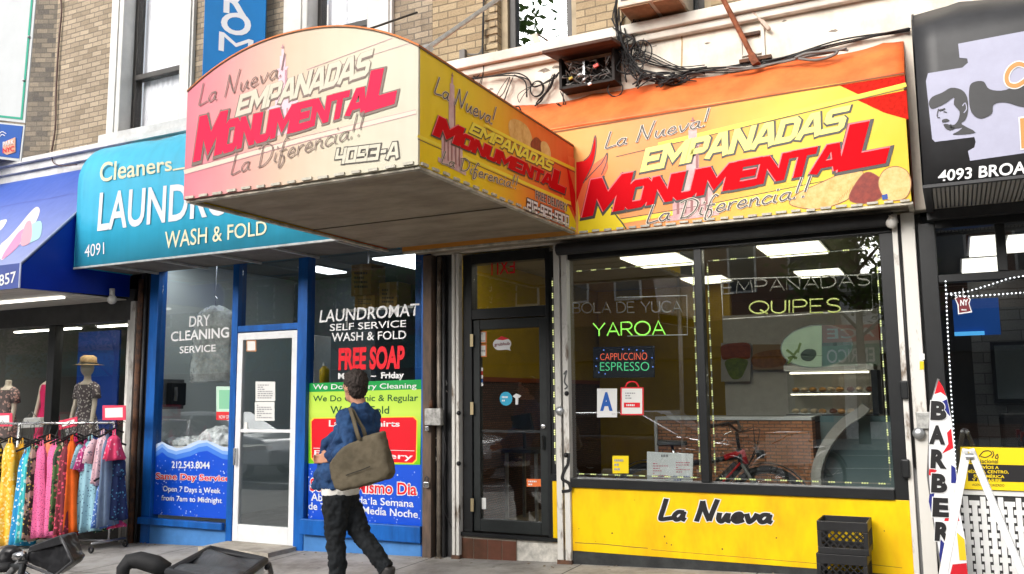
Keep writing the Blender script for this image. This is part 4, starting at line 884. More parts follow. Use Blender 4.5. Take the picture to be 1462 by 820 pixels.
# snow pattern window boards
snow = bpy.data.materials.new('blue_snow_print'); snow.use_nodes = True; t = snow.node_tree; p = t.nodes['Principled BSDF']; L = t.links.new
g = mnode(snow, 'ShaderNodeNewGeometry'); v = mnode(snow, 'ShaderNodeTexVoronoi', Scale=24.); L(g.outputs['Position'], v.inputs[0])
rr = mnode(snow, 'ShaderNodeValToRGB'); rr.color_ramp.elements[0].position = .10; rr.color_ramp.elements[0].color = (.75, .82, 1, 1); rr.color_ramp.elements[1].position = .24; rr.color_ramp.elements[1].color = hexc(10, 82, 214); L(v.outputs['Distance'], rr.inputs[0])
n_ = mnode(snow, 'ShaderNodeTexNoise', Scale=9.); L(g.outputs['Position'], n_.inputs[0]); r3 = mnode(snow, 'ShaderNodeValToRGB'); r3.color_ramp.elements[0].position = .42; r3.color_ramp.elements[1].position = .6; L(n_.outputs[0], r3.inputs[0])
mx = mnode(snow, 'ShaderNodeMixRGB'); L(r3.outputs[0], mx.inputs[0]); mx.inputs[1].default_value = hexc(10, 82, 214); L(rr.outputs[0], mx.inputs[2]); L(mx.outputs[0], p.inputs['Base Color']); p.inputs['Roughness'].default_value = .35
pale = M('pale_snow_print', hexc(196, 216, 246), .5); midb = M('mid_blue_print', hexc(70, 130, 228), .5)
def snowboard(name, pts, top_pts, label):
    f = empty(name, PG(*pts[0]), label, 'sign'); poly(PG, pts, snow, f, 'board', .003)
    if top_pts:
        for k, (dy, mt) in enumerate(((16, midb), (9, M('light_blue_print', hexc(130, 175, 240), .5)), (4, pale))):
            up_ = top_pts; poly(PG, up_+[(x, y+dy+1.5*math.sin(x*.4)) for x, y in reversed(up_)], mt, f, 'snow_edge', .0035+k*.0005)
    return f
tp = [(218, 641), (224, 634), (232, 631), (240, 635), (252, 640), (262, 639), (272, 634), (284, 629), (296, 629), (306, 633), (318, 638), (334, 640)]
sl = snowboard('window_sign', tp+[(334.5, 742), (214, 734)], tp, 'blue snowy window sign with the phone number and the words Same Day Service')
pst = lambda s, q, b, m_, pa, o=.002, **k: text(s, quadof(PG, q), m_, pa, bold=b, off=o, **k)
pst('212.543.8044', [(245.5, 668.5), (300, 669.5), (300, 659.5), (245.7, 658.5)], .02, wht, sl, .006)
pst('Same Day Service', [(223, 687), (329, 690), (329, 679), (223.4, 675)], .07, wht, sl, .006, grow=.055, name='lettering_halo'); pst('Same Day Service', [(223, 687), (329, 690), (329, 679), (223.4, 675)], .018, redl, sl, .007)
pst('Open 7 Days a Week', [(233, 704), (315.6, 707), (315.6, 697), (233.4, 693.5)], .012, wht, sl, .006); pst('from 7am to Midnight', [(230.7, 717), (317, 721), (317.4, 711), (231.3, 707)], .012, wht, sl, .006)
sr = snowboard('window_sign', [(440.5, 662), (603, 664), (603, 757), (440, 742)], None, 'blue snowy window sign with Spanish opening hours behind the walking man')
q = [(443, 701), (595.4, 707.5), (595.4, 690), (444, 683)]
pst('Servicio Mismo Dia', q, .07, wht, sr, .006, grow=.055, name='lettering_halo'); pst('Servicio Mismo Dia', q, .018, redl, sr, .007)
pst('Abierto Toda la Semana', [(444.6, 715), (591, 724.5), (591, 714), (444.6, 704)], .012, wht, sr, .006); pst('de 7am hasta Media Noche', [(441, 727.5), (597, 740), (597, 729), (441, 717)], .012, wht, sr, .006)
gp = empty('poster', PG(440, 664), 'green poster with a red price box behind the walking man', 'poster')
limem = gradmat('lime_print', [(0, hexc(120, 205, 20)), (.5, hexc(206, 236, 90)), (1, hexc(168, 222, 70))], (0, 0, .95), (0, 0, 1.7), noise=.02)
poly(PG, [(440.5, 663), (600, 664.5), (602, 556), (441, 560)], limem, gp, 'board', .0025); poly(PG, [(441, 560), (602, 556), (602.3, 542), (441.7, 547.5)], M('green_print', hexc(10, 158, 70), .45), gp, 'header', .003)
rr_ = [(449, 598), (590, 596), (595, 601), (594, 656), (589, 661), (450, 658), (445.5, 653), (445, 602)]
poly(PG, [(x+(1.5 if x > 520 else -1.5), y+(1.5 if y > 620 else -1.5)) for x, y in rr_], M('yellow_edge_print', hexc(250, 220, 60), .45), gp, 'price_box_edge', .0032); poly(PG, rr_, redl, gp, 'price_box', .004)
dgreen = M('dark_green_letter', hexc(22, 92, 48), .45)
pst('We Do All Dry Cleaning', [(447, 558.5), (595, 557), (595, 547), (447.5, 549)], .006, wht, gp, .005)
pst('We Do Organic & Regular', [(447, 576), (597, 576), (597.5, 563), (447.5, 565)], .01, dgreen, gp, .005); pst('Wash & Fold', [(472, 591), (556, 591), (556, 580), (472, 580)], .01, dgreen, gp, .005)
pst('Laundry Shirts', [(470, 612), (571, 612), (571, 601), (470, 600)], .02, wht, gp, .005); pst('0', [(524, 636), (548, 636), (548, 617), (524, 617)], .03, wht, gp, .005); pst('Free Delivery', [(449, 653), (590, 659), (590, 648), (449, 643)], .012, wht, gp, .005)
line(PG, [(448, 640), (592, 644)], .8, wht, gp, 'rule', .005)
# papers on the left window and door
def sheet_paper(name, x0, y0, x1, y1, label, mat=paper, rows=0, pl=PG, cat='notice', off=.002, ink_=None, border=None, seed=1):
    e = empty(name, pl(x0, y1), label, cat); q = box_on(pl, x0, y0, x1, y1); panel(q, off, mat, e, 'sheet')
    if border: 
        bw_ = max(1.2, (x1-x0)*.1); panel(box_on(pl, x0+bw_, y0+bw_, x1-bw_, y1-bw_), off+.001, paper, e, 'inner_sheet')
    if rows: lines_print(q, rows, ink_ or inkgrey, e, off+.003, seed=seed)
    return e
e = sheet_paper('poster', 309, 552, 335, 588, 'white and green flyer above a red strip on the dry cleaning window', M('mint_paper', hexc(200, 232, 212), .7), 0, cat='poster'); panel(box_on(PG, 309, 588, 335, 600), .002, redpaper, e, 'red_strip'); text('NOW OPEN', quadof(PG, [(313, 598), (332, 598), (332, 593), (313, 593)]), wht, e, bold=.01, off=.004); panel(box_on(PG, 313, 557, 331, 584), .0035, M('green_flyer_print', hexc(140, 204, 166), .7), e, 'flyer_print')
PD = lambda x, y: PY(x, y, -.0)
sheet_paper('notice', 365, 545, 393, 573, 'upper white printed sheet taped inside the laundromat door', rows=7, pl=PD)
sheet_paper('notice', 364, 574, 392, 601, 'lower white printed sheet taped inside the laundromat door', rows=7, pl=PD, seed=4)
sheet_paper('sticker', 352, 486, 366, 502, 'small orange edged sticker at the top of the laundromat door', M('orange_edge_paper', hexc(206, 140, 90), .6), pl=PD, border=True, cat='sticker')
sheet_paper('sticker', 349, 603, 353.5, 619, 'narrow white and red sticker by the lock side of the laundromat door', pl=PD, cat='sticker')
# laundromat interior
room(lf, -8.6, -4.76, .11, 6.5, -.05, 3.18, M('laundry_wall', (.62, .66, .64), .8), M('laundry_wall_blue', hexc(30, 84, 150), .7), M('laundry_back', (.12, .145, .15), .8), M('laundry_floor', (.30, .30, .29), .35, noise=.25), M('laundry_ceiling', (.16, .18, .18), .9))
B('inner_partition', M('partition_dark', (.16, .18, .19), .7), lf, (-8.58, -7.2, 2.6, 2.7, 0, 3.17)); B('inner_column', blue, lf, (X_(596, 560, .5), X_(596, 560, .5)+.2, .45, .62, 0, 3.17))
lg_ = 'lights inside the laundromat'
a = PZ(555, 372, 3.15); ceil_light(a.x-.1, a.x+.55, a.y-.2, a.y+1.0, 3.17, 'bright ceiling light behind the laundromat lettering at the right', 2.2, (.92, .98, 1)); a = PZ(455, 385, 3.15); ceil_light(a.x-.15, a.x+.15, a.y-.2, a.y+.4, 3.17, 'dimmer ceiling light behind the laundromat lettering at the left', 1.6, (.92, .98, 1)); ceil_light(-8.4, -7.2, .15, .38, 3.17, 'unseen strip light added inside the top of the dry cleaning window', 4.5, (.92, .98, 1))  # the last lamp is added out of view to lift the dim room
card = M('brown_cardboard', hexc(176, 138, 74), .8, noise=.15, scale=10); cardd = M('cardboard_print', (.10, .08, .05), .7)
sh = empty('shelf', (-5.3, .6, 2.3), 'high white wire shelf carrying cartons behind the laundromat window', 'shelf')
zsh = Z_(520, 442, .6)
B('board', white, sh, (-6.1, -4.9, .5, .95, zsh-.03, zsh)); B('bracket', white, sh, (-6.05, -6.02, .52, .93, zsh-.2, zsh-.031), (-4.98, -4.95, .52, .93, zsh-.2, zsh-.031)); MB().tube([(-6.03, .9, zsh), (-6.03, .9, 3.17)], .01).tube([(-4.96, .9, zsh), (-4.96, .9, 3.17)], .01).build('hanger_rod', steel, sh)
def carton(x0, y0, x1, y1, Y, label, flaps=True, zb=None):
    a = PY(x0, y1, Y); b = PY(x1, y0, Y); z0 = zb if zb is not None else a.z
    e = empty('carton', ((a.x+b.x)/2, Y+.15, z0), label, 'box'); B('box', card, e, (a.x, b.x, Y, Y+.28, z0, b.z), bevel=.006)
    pl = lambda x, y: PY(x, y, Y-.001); B('tape', M('parcel_tape', hexc(196, 164, 104), .3), e, ((a.x+b.x)/2-.02, (a.x+b.x)/2+.02, Y-.002, Y+.282, z0+.004, b.z+.002))
    lines_print(box_on(pl, x0+2, y0+(y1-y0)*.15, x1-2, y1-(y1-y0)*.1), 4, cardd, e, .003, seed=int(x0)); return e
c1 = carton(506, 421, 535, 442, .58, 'lower carton of two stacked on the shelf behind the laundromat lettering', zb=zsh); carton(501, 376, 530, 421, .60, 'tall carton stacked on another box behind the laundromat lettering', zb=PY(530, 421, .58).z+.002); carton(541, 402, 567, 441, .56, 'carton standing alone on the shelf right of the stacked cartons', zb=zsh)
plastic = M('crumpled_plastic', (.70, .74, .74), .25, noise=.3, scale=14, bump=.8, bscale=18); plastic.node_tree.nodes['Principled BSDF'].inputs['Alpha'].default_value = .42
garm = M('grey_garment', (.16, .17, .17), .9, noise=.4, scale=9)
def loft_bag(name, path, mat, parent, seed=0, n=20, amp=.02):
    rnd = random.Random(seed); rg = []
    for (x, y, z, rx, ry) in path:
        rg.append([(x+math.cos(2*math.pi*k/n)*(rx+amp*math.sin(k*3+z*7+seed)), y+math.sin(2*math.pi*k/n)*(ry+amp*.5*math.cos(k*2+z*9)), z+.01*math.sin(k*2.3+seed)) for k in range(n)])
    return MB().rings(rg).build(name, mat, parent, True)
gx = PY(302, 490, .35); g_ = empty('garment_bag', (gx.x, .35, 1.7), 'clear plastic garment bag over a dark coat hanging in the dry cleaning window', 'garment bag')
zt, zb = Z_(310, 437, .35), Z_(300, 545, .35)
loft_bag('coat', [(gx.x+.05, .37, zb+.05, .27, .06), (gx.x+.05, .37, (zt+zb)/2, .26, .07), (gx.x+.04, .37, zt-.15, .24, .06), (gx.x+.03, .37, zt-.05, .06, .03)], garm, g_, 1)
loft_bag('plastic_cover', [(gx.x+.02, .36, zb, .34, .10), (gx.x+.03, .36, zb+.2, .36, .11), (gx.x+.03, .36, (zt+zb)/2, .33, .11), (gx.x+.03, .36, zt-.2, .33, .10), (gx.x+.04, .36, zt-.09, .27, .08), (gx.x+.03, .36, zt-.03, .14, .06), (gx.x+.03, .36, zt, .04, .04)], plastic, g_, 2, amp=.028)
MB().tube([(gx.x+.03, .36, zt-.02), (gx.x+.03, .36, zt+.06), (gx.x+.06, .36, zt+.09), (gx.x+.03, .36, zt+.12), (gx.x+.04, .36, 3.18)], .006).build('hanger_hook', steel, g_)
# crumpled plastic bundles on the window ledge
zl = Z_(280, 634, .3)-.02
B('window_ledge', white, lf, (x1+.05, d0-.1, .12, .7, zl-.05, zl))
for k, (px, rx, h, lb) in enumerate(((262, .30, .10, 'low crumpled white plastic bundle at the left of the dry cleaning ledge'), (310, .28, .22, 'tall crumpled clear plastic bundle at the right of the dry cleaning ledge'))):
    a = PY(px, 630, .38); o = loft_bag('plastic_bundle', [(a.x, .38, zl+.004, rx, .15), (a.x, .38, zl+h*.5, rx*.95, .15), (a.x+.03, .38, zl+h*.85, rx*.6, .1), (a.x+.05, .38, zl+h, rx*.2, .04)], M('white_plastic', (.72, .75, .76), .3, noise=.35, scale=16, bump=.9, bscale=20), None, k+3, 24, .03); baked(o, ('REMESH', dict(mode='VOXEL', voxel_size=.014)), ('DISPLACE', dict(texture=noisetex('bundle', .07, 4), strength=.09, mid_level=.5))); tag(o, lb, 'plastic bundle')
a = PX(247, 563, -8.6); e = empty('payphone', tuple(a), 'small black wall telephone on the pale wall inside the dry cleaning window', 'telephone'); B('body', black, e, (a.x+.012, a.x+.10, a.y-.12, a.y+.12, a.z-.14, a.z+.14), bevel=.015); B('plate', dgrey, e, (a.x+.001, a.x+.011, a.y-.16, a.y+.16, a.z-.18, a.z+.18)); MB().tube([(a.x+.11, a.y-.06, a.z-.08), (a.x+.13, a.y-.07, a.z), (a.x+.11, a.y-.06, a.z+.08)], .02, 8).build('handset', dgrey, e, True)
B('counter', M('laundry_counter', hexc(36, 74, 120), .5), lf, (-7.2, -6.35, 2.2, 2.7, -.05, 1.0))
e = empty('laundry_cart', (-6.5, 1.2, -.05), 'wire laundry cart standing inside the laundromat door', 'cart')
m = MB()
for x in (-6.85, -6.25):
    for y in (1.0, 1.5): m.tube([(x, y, .03), (x, y, .82)], .012)
for z in (.45, .82): m.tube([(-6.85, 1, z), (-6.25, 1, z), (-6.25, 1.5, z), (-6.85, 1.5, z), (-6.85, 1, z)], .012)
m.build('frame', steel, e); m = MB()
for k in range(13): m.tube([(-6.85+k*.05, 1, .45), (-6.85+k*.05, 1, .82)], .004, 4); m.tube([(-6.85+k*.05, 1.5, .45), (-6.85+k*.05, 1.5, .82)], .004, 4)
m.build('basket', steel, e)
for x in (-6.85, -6.25):
    for y in (1., 1.5): MB().torus((x, y, .0), (0, 1, 0), .035, .014, 14, 6).build('wheel', rubber, e)
a = PY(463, 545, .4); e = empty('bottle', (a.x, .4, a.z-.05), 'yellow detergent bottle standing behind the laundromat window', 'bottle'); MB().tube([(a.x, .4, a.z-.03), (a.x, .4, a.z+.13), (a.x, .4, a.z+.17)], [.055, .055, .022], 12).build('body', M('yellow_plastic', hexc(226, 190, 20), .35), e, True); MB().tube([(a.x, .4, a.z+.171), (a.x, .4, a.z+.21)], .022, 10).build('cap', wht, e)
B('inner_ledge', M('inner_ledge_teal', hexc(30, 96, 110), .6), lf, (mu0+.02, -4.9, .3, .6, a.z-.09, a.z-.032))
a = PY(441, 515, .7); e = empty('cabinet', (a.x, .7, 0), 'narrow white cabinet inside the laundromat window beside the blue mullion', 'cabinet'); B('body', white, e, (a.x-.08, a.x+.12, .65, .95, -.05, PY(441, 480, .7).z), bevel=.006); B('door', M('cabinet_door', (.7, .72, .72), .5), e, (a.x-.06, a.x+.10, .64, .649, .0, PY(441, 483, .7).z))
wcab = M('washer_white', (.66, .67, .68), .4)
for k in range(4):
    x = -6.0+k*.0; y = 4.2
wgx = [-8.3, -7.55, -6.8, -6.05, -5.4]
def washer(x, lb):
    e = empty('washing_machine', (x, 5.6, -.05), lb, 'washing machine', 'washing machines along the back of the laundromat'); B('body', wcab, e, (x-.33, x+.33, 5.3, 6.0, -.05, 1.1), bevel=.02); MB().torus((x, 5.29, .55), (0, 1, 0), .2, .03).build('door_ring', chrome, e, True); B('control_panel', dgrey, e, (x-.3, x+.3, 5.285, 5.299, .92, 1.06)); return e
for x in wgx: washer(x, 'white front loading washing machine along the back wall of the laundromat')

# ---- posts between laundromat and empanada shop
pb = empty('shutter_post', (X_(615), -.02, 0), 'rusty brown shutter post with dark pipes right of the laundromat window', 'post')
q0, q1, q2, q3, q4, q5, q6 = [X_(v, 600) for v in (608.5, 621, 628, 636, 648, 650, 659.5)]
B('channel', M('brown_rust_post', (.13, .085, .06), .7, col2=(.05, .04, .035), scale=8, stretch=(1, 1, .3), bump=.2), pb, (q0, q1, -.07, .02, -.4, 2.86), bevel=.005)
B('back_plate', dark, pb, (q1+.001, q4, .02, .15, -.4, 2.86)); MB().tube([(q2, -.01, -.4), (q2, -.01, 2.84)], .026, 10).build('pipe', M('grey_brown_pipe', (.20, .17, .14), .5, metal=.3, noise=.4), pb, True)
MB().tube([(q3-.01, -.01, -.4), (q3-.01, -.01, 2.84)], .018, 8).build('pipe', dark, pb, True)
e = empty('lock_box', (q2, -.08, 1.4), 'scratched metal lock box on the rusty shutter post', 'lock box'); zA, zB = Z_(628, 607), Z_(628, 583)
B('box', M('scratched_metal', (.40, .39, .37), .45, metal=.5, noise=.5, scale=18), e, (X_(616), X_(639), -.13, -.071, zA, zB), bevel=.008); MB().tube([(X_(622), -.09, zB), (X_(622), -.09, zB+.08)], .02, 8).build('hasp', rust, e, True)
def padlock(px, py, lb, Y=-.10, s=1.):
    a = PY(px, py, Y); e = empty('padlock', a, lb, 'padlock'); B('body', chrome, e, (a.x-.028*s, a.x+.028*s, Y-.015, Y+.015, a.z-.03*s, a.z+.025*s), bevel=.006)
    MB().tube([(a.x-.018*s, Y, a.z+.025*s), (a.x-.018*s, Y, a.z+.06*s), (a.x, Y, a.z+.078*s), (a.x+.018*s, Y, a.z+.06*s), (a.x+.018*s, Y, a.z+.025*s)], .006*s).build('shackle', dark, e, True); return e
padlock(609, 692, 'padlock hanging on the rusty post beside the blue Spanish window sign'); padlock(610, 612, 'round padlock on the rusty post below the scratched lock box', s=.8)
PP = lambda x, y: PY(x, y, .0)
grf = M('graffiti_white', (.6, .6, .58), .6)
line(lambda x, y: PY(x, y, .018), [(623, 625), (618, 632), (622, 638), (619, 648), (623, 655), (619, 663)], 1.6, grf, pb, 'graffiti', .003, True); line(lambda x, y: PY(x, y, .018), [(635, 540), (638, 548), (634, 554), (639, 560)], 1.5, grf, pb, 'graffiti', .003, True)
MB().tube([PY(*p, -.035) for p in ((630, 600), (637, 640), (632, 690), (634, 730), (648, 760))], .006, 6).build('loose_wire', ink, pb, True)
# white channel posts of the empanada shop
def wpost(a, b, top, bot, label, tag_=None):
    e = empty('shutter_post', ((X_(a)+X_(b))/2, -.02, 0), label, 'post')
    xa, xb = X_(a), X_(b); w_ = xb-xa
    m = MB(); m.box(xa, xa+w_*.42, -.06, .02, bot, top); m.box(xb-w_*.42, xb, -.06, .02, bot, top); m.box(xa+w_*.421, xb-w_*.421, -.02, .02, bot, top); m.build('channel', postwhite, e, bevel=.004)
    B('rusty_foot', rust, e, (xa-.004, xb+.004, -.064, .024, bot, gz((xa+xb)/2)+.035)); return e
p1 = wpost(649.5, 659.5, 2.85, -.3, 'narrow white shutter post left of the empanada shop door')
p2 = wpost(797, 816, 2.84, -.3, 'wide white shutter post with black graffiti between door and window')
for (px, py, pe) in ((809, 562, p2), (808, 650, p2), (655, 590, p1), (655, 662, p1)):
    a = PY(px, py, -.062); MB().ball(a, .022, n=10, m=6).build('bolt', ink, pe, True)
a = PY(799, 587, -.07); MB().ball(a, .045, .9, .5, .9).build('lock_cover', steel, p2, True)
PO = lambda x, y: PY(x, y, -.062)
line(PO, [(812, 647), (811, 662), (806, 672), (803, 684), (812, 690), (814, 700), (802, 702)], 4.5, ink, p2, 'graffiti', .002, True); line(PO, [(805, 535), (809, 530), (806, 545), (810, 552), (806, 556)], 2.2, M('grey_graffiti', (.1, .1, .1), .6), p2, 'graffiti', .002, True)

# ---- empanada shop
ef = empty('shopfront', (-1.8, 0, 0), 'black framed empanada shop window above a yellow panel', 'shopfront')
gx0, gm0, gm1, gx1 = X_(812, 530), X_(997, 530), X_(1008.5, 530), X_(1267, 530); zs0, zs1 = .655, .735
m = MB(); m.box(gx0-.05, gx0, -.03, .07, zs1, 2.70); m.box(gm0, gm1, -.03, .07, zs1, 2.70); m.box(gx1, gx1+.115, -.03, .07, zs0, 2.70); m.box(gx0-.05, gx1+.115, -.03, .07, 2.701, 2.86); m.box(gx0-.05, gx1, -.055, .07, zs0, zs1-.001)
m.build('frame', black, ef, bevel=.005)
MB().tube([(gx0-.05, -.10, 2.79), (gx1+.1, -.10, 2.79)], .055, 12).build('shutter_housing', dark, ef, True)
B('pane', gl_hazy, ef, (gx0+.001, gm0-.001, .02, .027, zs1, 2.699)); B('pane', gl_hazy, ef, (gm1+.001, gx1-.001, .02, .027, zs1, 2.699))
yp = B('yellow_panel', yellow, ef, (gx0-.05, gx1+.115, -.03, .05, .105, zs0-.001), bevel=.003)
B('black_base', black_base, ef, (gx0-.05, gx1+.115, -.028, .05, -.3, .104)); B('side_post', dgrey, ef, (gx1+.116, gx1+.165, -.03, .07, -.3, 2.7))
PYP = lambda x, y: PY(x, y, -.03)
q = quadof(PYP, [(943, 742), (1104, 747), (1103, 719), (944, 713)])
strokes('La Nueva', SCRIPT, q, .29, wht, ef, off=.002, smooth=True, ext=.06, shear=.08, name='lettering_halo'); strokes('La Nueva', SCRIPT, q, .21, ink, ef, off=.0035, smooth=True, ext=.02, shear=.08)
m_ = M('panel_scratch', (.16, .10, .03), .8, noise=.4, scale=40)
line(PYP, [(821, 775), (860, 777), (900, 781), (925, 783)], 1.0, m_, ef, 'scratch', .001); line(PYP, [(930, 785), (1050, 795), (1180, 806)], .6, m_, ef, 'scratch', .001); line(PYP, [(1243, 806), (1288, 811)], .7, m_, ef, 'scratch', .001)
rs = random.Random(5)
for k in range(13):
    x = rs.uniform(825, 1280); y = 700+(x-820)*.03+rs.uniform(6, 78); r_ = rs.uniform(.5, 1.4)
    if 935 < x < 1110 and 708 < y < 752: continue
    poly(PYP, [(x+r_*math.cos(i)*rs.uniform(.6, 1.3), y+r_*math.sin(i)*rs.uniform(.6, 1.6)) for i in range(6)], m_, ef, 'chip', .001)
# narrow panel left of the white post
B('narrow_panel', yellow, ef, (X_(788), X_(797)-.001, -.01, .05, .16, .70)); B('narrow_rail', black, ef, (X_(786), X_(797)-.001, -.02, .05, .702, .76)); B('narrow_jamb', black, ef, (X_(786), X_(797)-.001, .0, .05, .761, 2.8))
# step under the door
st = empty('door_step', (-3.8, 0, 0), 'red tiled door step with a patch of broken white plaster', 'step')
s0, s1, s2 = X_(657, 780), X_(738, 780), X_(800, 790); zt = .165
B('core', M('broken_plaster', (.62, .59, .53), .95, noise=.4, scale=9, bump=.9, bscale=14), st, (s1-.05, s2, .005, .3, -.3, zt))
m = MB(); tm = M('brown_red_tile', hexc(124, 78, 62), .4, col2=hexc(86, 58, 42), scale=3)
for k in range(4): m.box(s0+k*(s1-s0)/4+.003, s0+(k+1)*(s1-s0)/4-.003, -.012, .1, -.3, zt-.02)
m.build('tile', tm, st, bevel=.002); B('grout', M('grout', (.3, .27, .22), .9), st, (s0, s1, -.006, .3, -.3, zt-.004)); B('saddle', black, st, (s0, s2, -.03, .12, zt+.001, zt+.035))
# door and transom
ed = empty('door', (-3.8, .1, .2), 'black framed glass door of the empanada shop with stickers', 'door'); DY = .06
e0, e1 = X_(661, 600), X_(788, 600); zd = Z_(720, 455, DY)
m = MB(); m.box(e0, e0+.10, DY-.06, DY+.06, zt+.036, 2.84); m.box(e1-.05, e1, DY-.06, DY+.06, zt+.036, 2.84); m.box(e0+.1, e1-.05, DY-.06, DY+.06, 2.74, 2.84); m.box(e0+.1, e1-.05, DY-.06, DY+.06, zd-.0, zd+.1)
m.build('outer_frame', black, ed, bevel=.004)
h0, h1 = e0+.105, e1-.055; gl0, gl1 = h0+.07, h1-.075; gz0, gz1 = zt+.16, zd-.10
m = MB(); m.box(h0, gl0, DY-.04, DY+.02, zt+.045, zd-.005); m.box(gl1, h1, DY-.04, DY+.02, zt+.045, zd-.005); m.box(gl0, gl1, DY-.04, DY+.02, gz1, zd-.005); m.box(gl0, gl1, DY-.04, DY+.02, zt+.045, gz0)
m.build('leaf_frame', M('black_door_leaf', (.018, .021, .021), .4, noise=.2), ed, bevel=.004)
B('pane', gl_clear, ed, (gl0+.001, gl1-.001, DY-.012, DY-.006, gz0+.001, gz1-.001)); B('transom_pane', gl_clear, ed, (e0+.101, e1-.051, DY-.012, DY-.006, zd+.101, 2.739))
zb_ = Z_(720, 616, DY); B('push_bar', dark, ed, (gl0, gl1, DY-.002, DY+.03, zb_-.012, zb_+.012)); MB().tube([(gl1+.04, DY-.06, zb_-.16), (gl1+.04, DY-.075, zb_-.03)], .012).build('pull_handle', black, ed); MB().ball((gl1+.035, DY-.045, zb_+.05), .026, 1, .5, 1).build('lock', chrome, ed, True)
for zz in (2.0, 1.35, .45): B('hinge', M('brass_hinge', (.42, .34, .2), .4, metal=.8), ed, (h0-.02, h0+.012, DY-.068, DY-.061, zz-.06, zz+.06))
PT = lambda x, y: PY(x, y, DY-.013)
text('EXIT', quadof(PT, [(697, 394), (735, 390), (735, 371), (697, 373)]), redl, ed, bold=.0, off=.001, flip=True)
oe = M('orange_paper_edge', hexc(226, 130, 70), .6)
sheet_paper('sticker', 677.5, 473, 695, 490.5, 'upper orange bordered permit in the corner of the empanada shop door', oe, pl=PT, border=True, cat='sticker', rows=4); sheet_paper('sticker', 677.5, 492, 695, 510, 'lower orange bordered permit in the corner of the empanada shop door', oe, pl=PT, border=True, cat='sticker', rows=3, seed=3)
e = empty('sticker', PT(705, 500), 'white speech bubble sticker with red roof on the door', 'sticker'); poly(PT, [(704, 491), (708, 485), (718, 482.5), (727, 485), (730, 491), (728, 497), (729, 501), (724, 499.5), (712, 500), (706, 497)], wht, e, 'bubble', .002, 3); poly(PT, [(709, 485), (716, 480), (727, 484), (718, 486)], redl, e, 'roof', .003); text('grubhub', quadof(PT, [(706, 496), (728, 494), (728, 488), (706, 490)]), M('maroon_letter', hexc(120, 20, 40), .5), e, bold=.02, off=.004)
e = empty('sticker', PT(682, 552), 'strip of small payment card logos on the door', 'sticker')
for k, c in enumerate(((.8, .8, .8), hexc(200, 60, 50)[:3], (.78, .78, .78), hexc(40, 90, 160)[:3], (.8, .8, .8))): panel(box_on(PT, 682.5, 525+k*5.4, 689.5, 530+k*5.4), .002, M('card_logo_%d' % k, c, .5), e, 'card_logo')
e = empty('sticker', PT(714, 580), 'round light blue sticker in the middle of the door', 'sticker'); poly(PT, [(722.5+9*math.cos(i*.393), 569.5+10*math.sin(i*.393)) for i in range(16)], M('sky_blue_sticker', hexc(48, 168, 206), .5), e, 'disc', .002); lines_print(box_on(PT, 715, 563, 730, 576), 2, wht, e, .003)
e = empty('sticker', PT(733, 580), 'tiny white tool shaped sticker right of the round blue sticker', 'sticker'); poly(PT, [(732, 566), (737, 562), (744, 565), (742, 568), (740, 568), (740, 578), (736, 578), (736, 569)], M('greyish_white', (.6, .6, .6), .5), e, 'shape', .002)
sheet_paper('sticker', 752, 684, 773, 695, 'orange sticker with pale print low on the right of the door', M('orange_sticker', hexc(236, 120, 60), .5), 2, PT, 'sticker', ink_=wht); sheet_paper('notice', 675, 711, 694, 727, 'blank white card at the lower left of the door', paper, 0, PT)
# empanada shop interior
yw = M('olive_yellow_wall', hexc(168, 138, 8), .7, noise=.12, scale=3); wains = brickmat('red_mosaic_wainscot', (.16, .06, .035, 1), (.09, .035, .022, 1), (.05, .03, .022, 1), 'YZ', bw=.05, bh=.025)
room(ef, -4.5, -.33, .12, 6.6, .14, 2.93, yw, M('brown_side_wall', (.16, .13, .10), .8), M('brown_back_wall', (.17, .13, .07), .85), M('beige_floor', (.34, .28, .2), .4, noise=.3), M('empanada_ceiling', (.36, .33, .25), .9))
zw = 1.62
B('wainscot', wains, ef, (-4.499, -4.47, .13, 6.6, .14, zw)); B('wainscot_rail', M('orange_brown_rail', hexc(130, 60, 24), .6), ef, (-4.499, -4.455, .13, 6.6, zw+.001, zw+.05))
B('rear_partition', yw, ef, (-4.46, -2.6, 4.2, 4.3, .14, 2.92)); B('rear_opening', darkroom, ef, (-2.599, -1.9, 4.6, 4.62, .14, 2.3))
for k, (pts, lb) in enumerate((((-3.1, -2.5, 1.35, 2.15), 'bright ceiling panel light behind the green lit neon word'), ((-3.0, -2.5, 3.3, 3.9), 'distant ceiling panel light right of the green lit neon word'), ((-1.68, -1.1, 1.35, 2.1), 'bright ceiling panel light above the unlit neon lettering'), ((-1.65, -1.15, 3.4, 4.0), 'distant ceiling panel light above the food display case'))):
    x0, x1, y0, y1 = pts; ceil_light(x0, x1, y0, y1, 2.925, lb, 1.5, (1, .93, .72))
ceil_light(-3.0, -.6, .25, .5, 2.925, 'unseen strip light added inside the top of the empanada shop window', 3.2, (1, .93, .74))  # hidden lamp added to light the counter front
ceil_light(-4.3, -3.4, .3, .55, 2.925, 'extra strip light added inside the empanada shop door', 4, (1, .93, .74))  # extra lamp added to brighten what shows through door and transom
mw = tag(B('menu_wall', M('pale_menu_wall', (.52, .51, .49), .6, noise=.1), None, (PY(1033, 500, 3.25).x, PY(1256, 500, 3.25).x, 3.25, 3.33, .141, PY(1140, 446, 3.25).z)), 'pale grey menu wall behind the counter of the empanada shop', 'wall')
tb_ = empty('table', (-3.6, 1.3, .14), 'dark topped steel table with a monitor seen through the empanada shop door', 'table')
a = PY(728, 640, 1.3); b = PY(780, 640, 1.3)
B('top', dark, tb_, (a.x, b.x, 1.1, 1.6, a.z-.04, a.z))
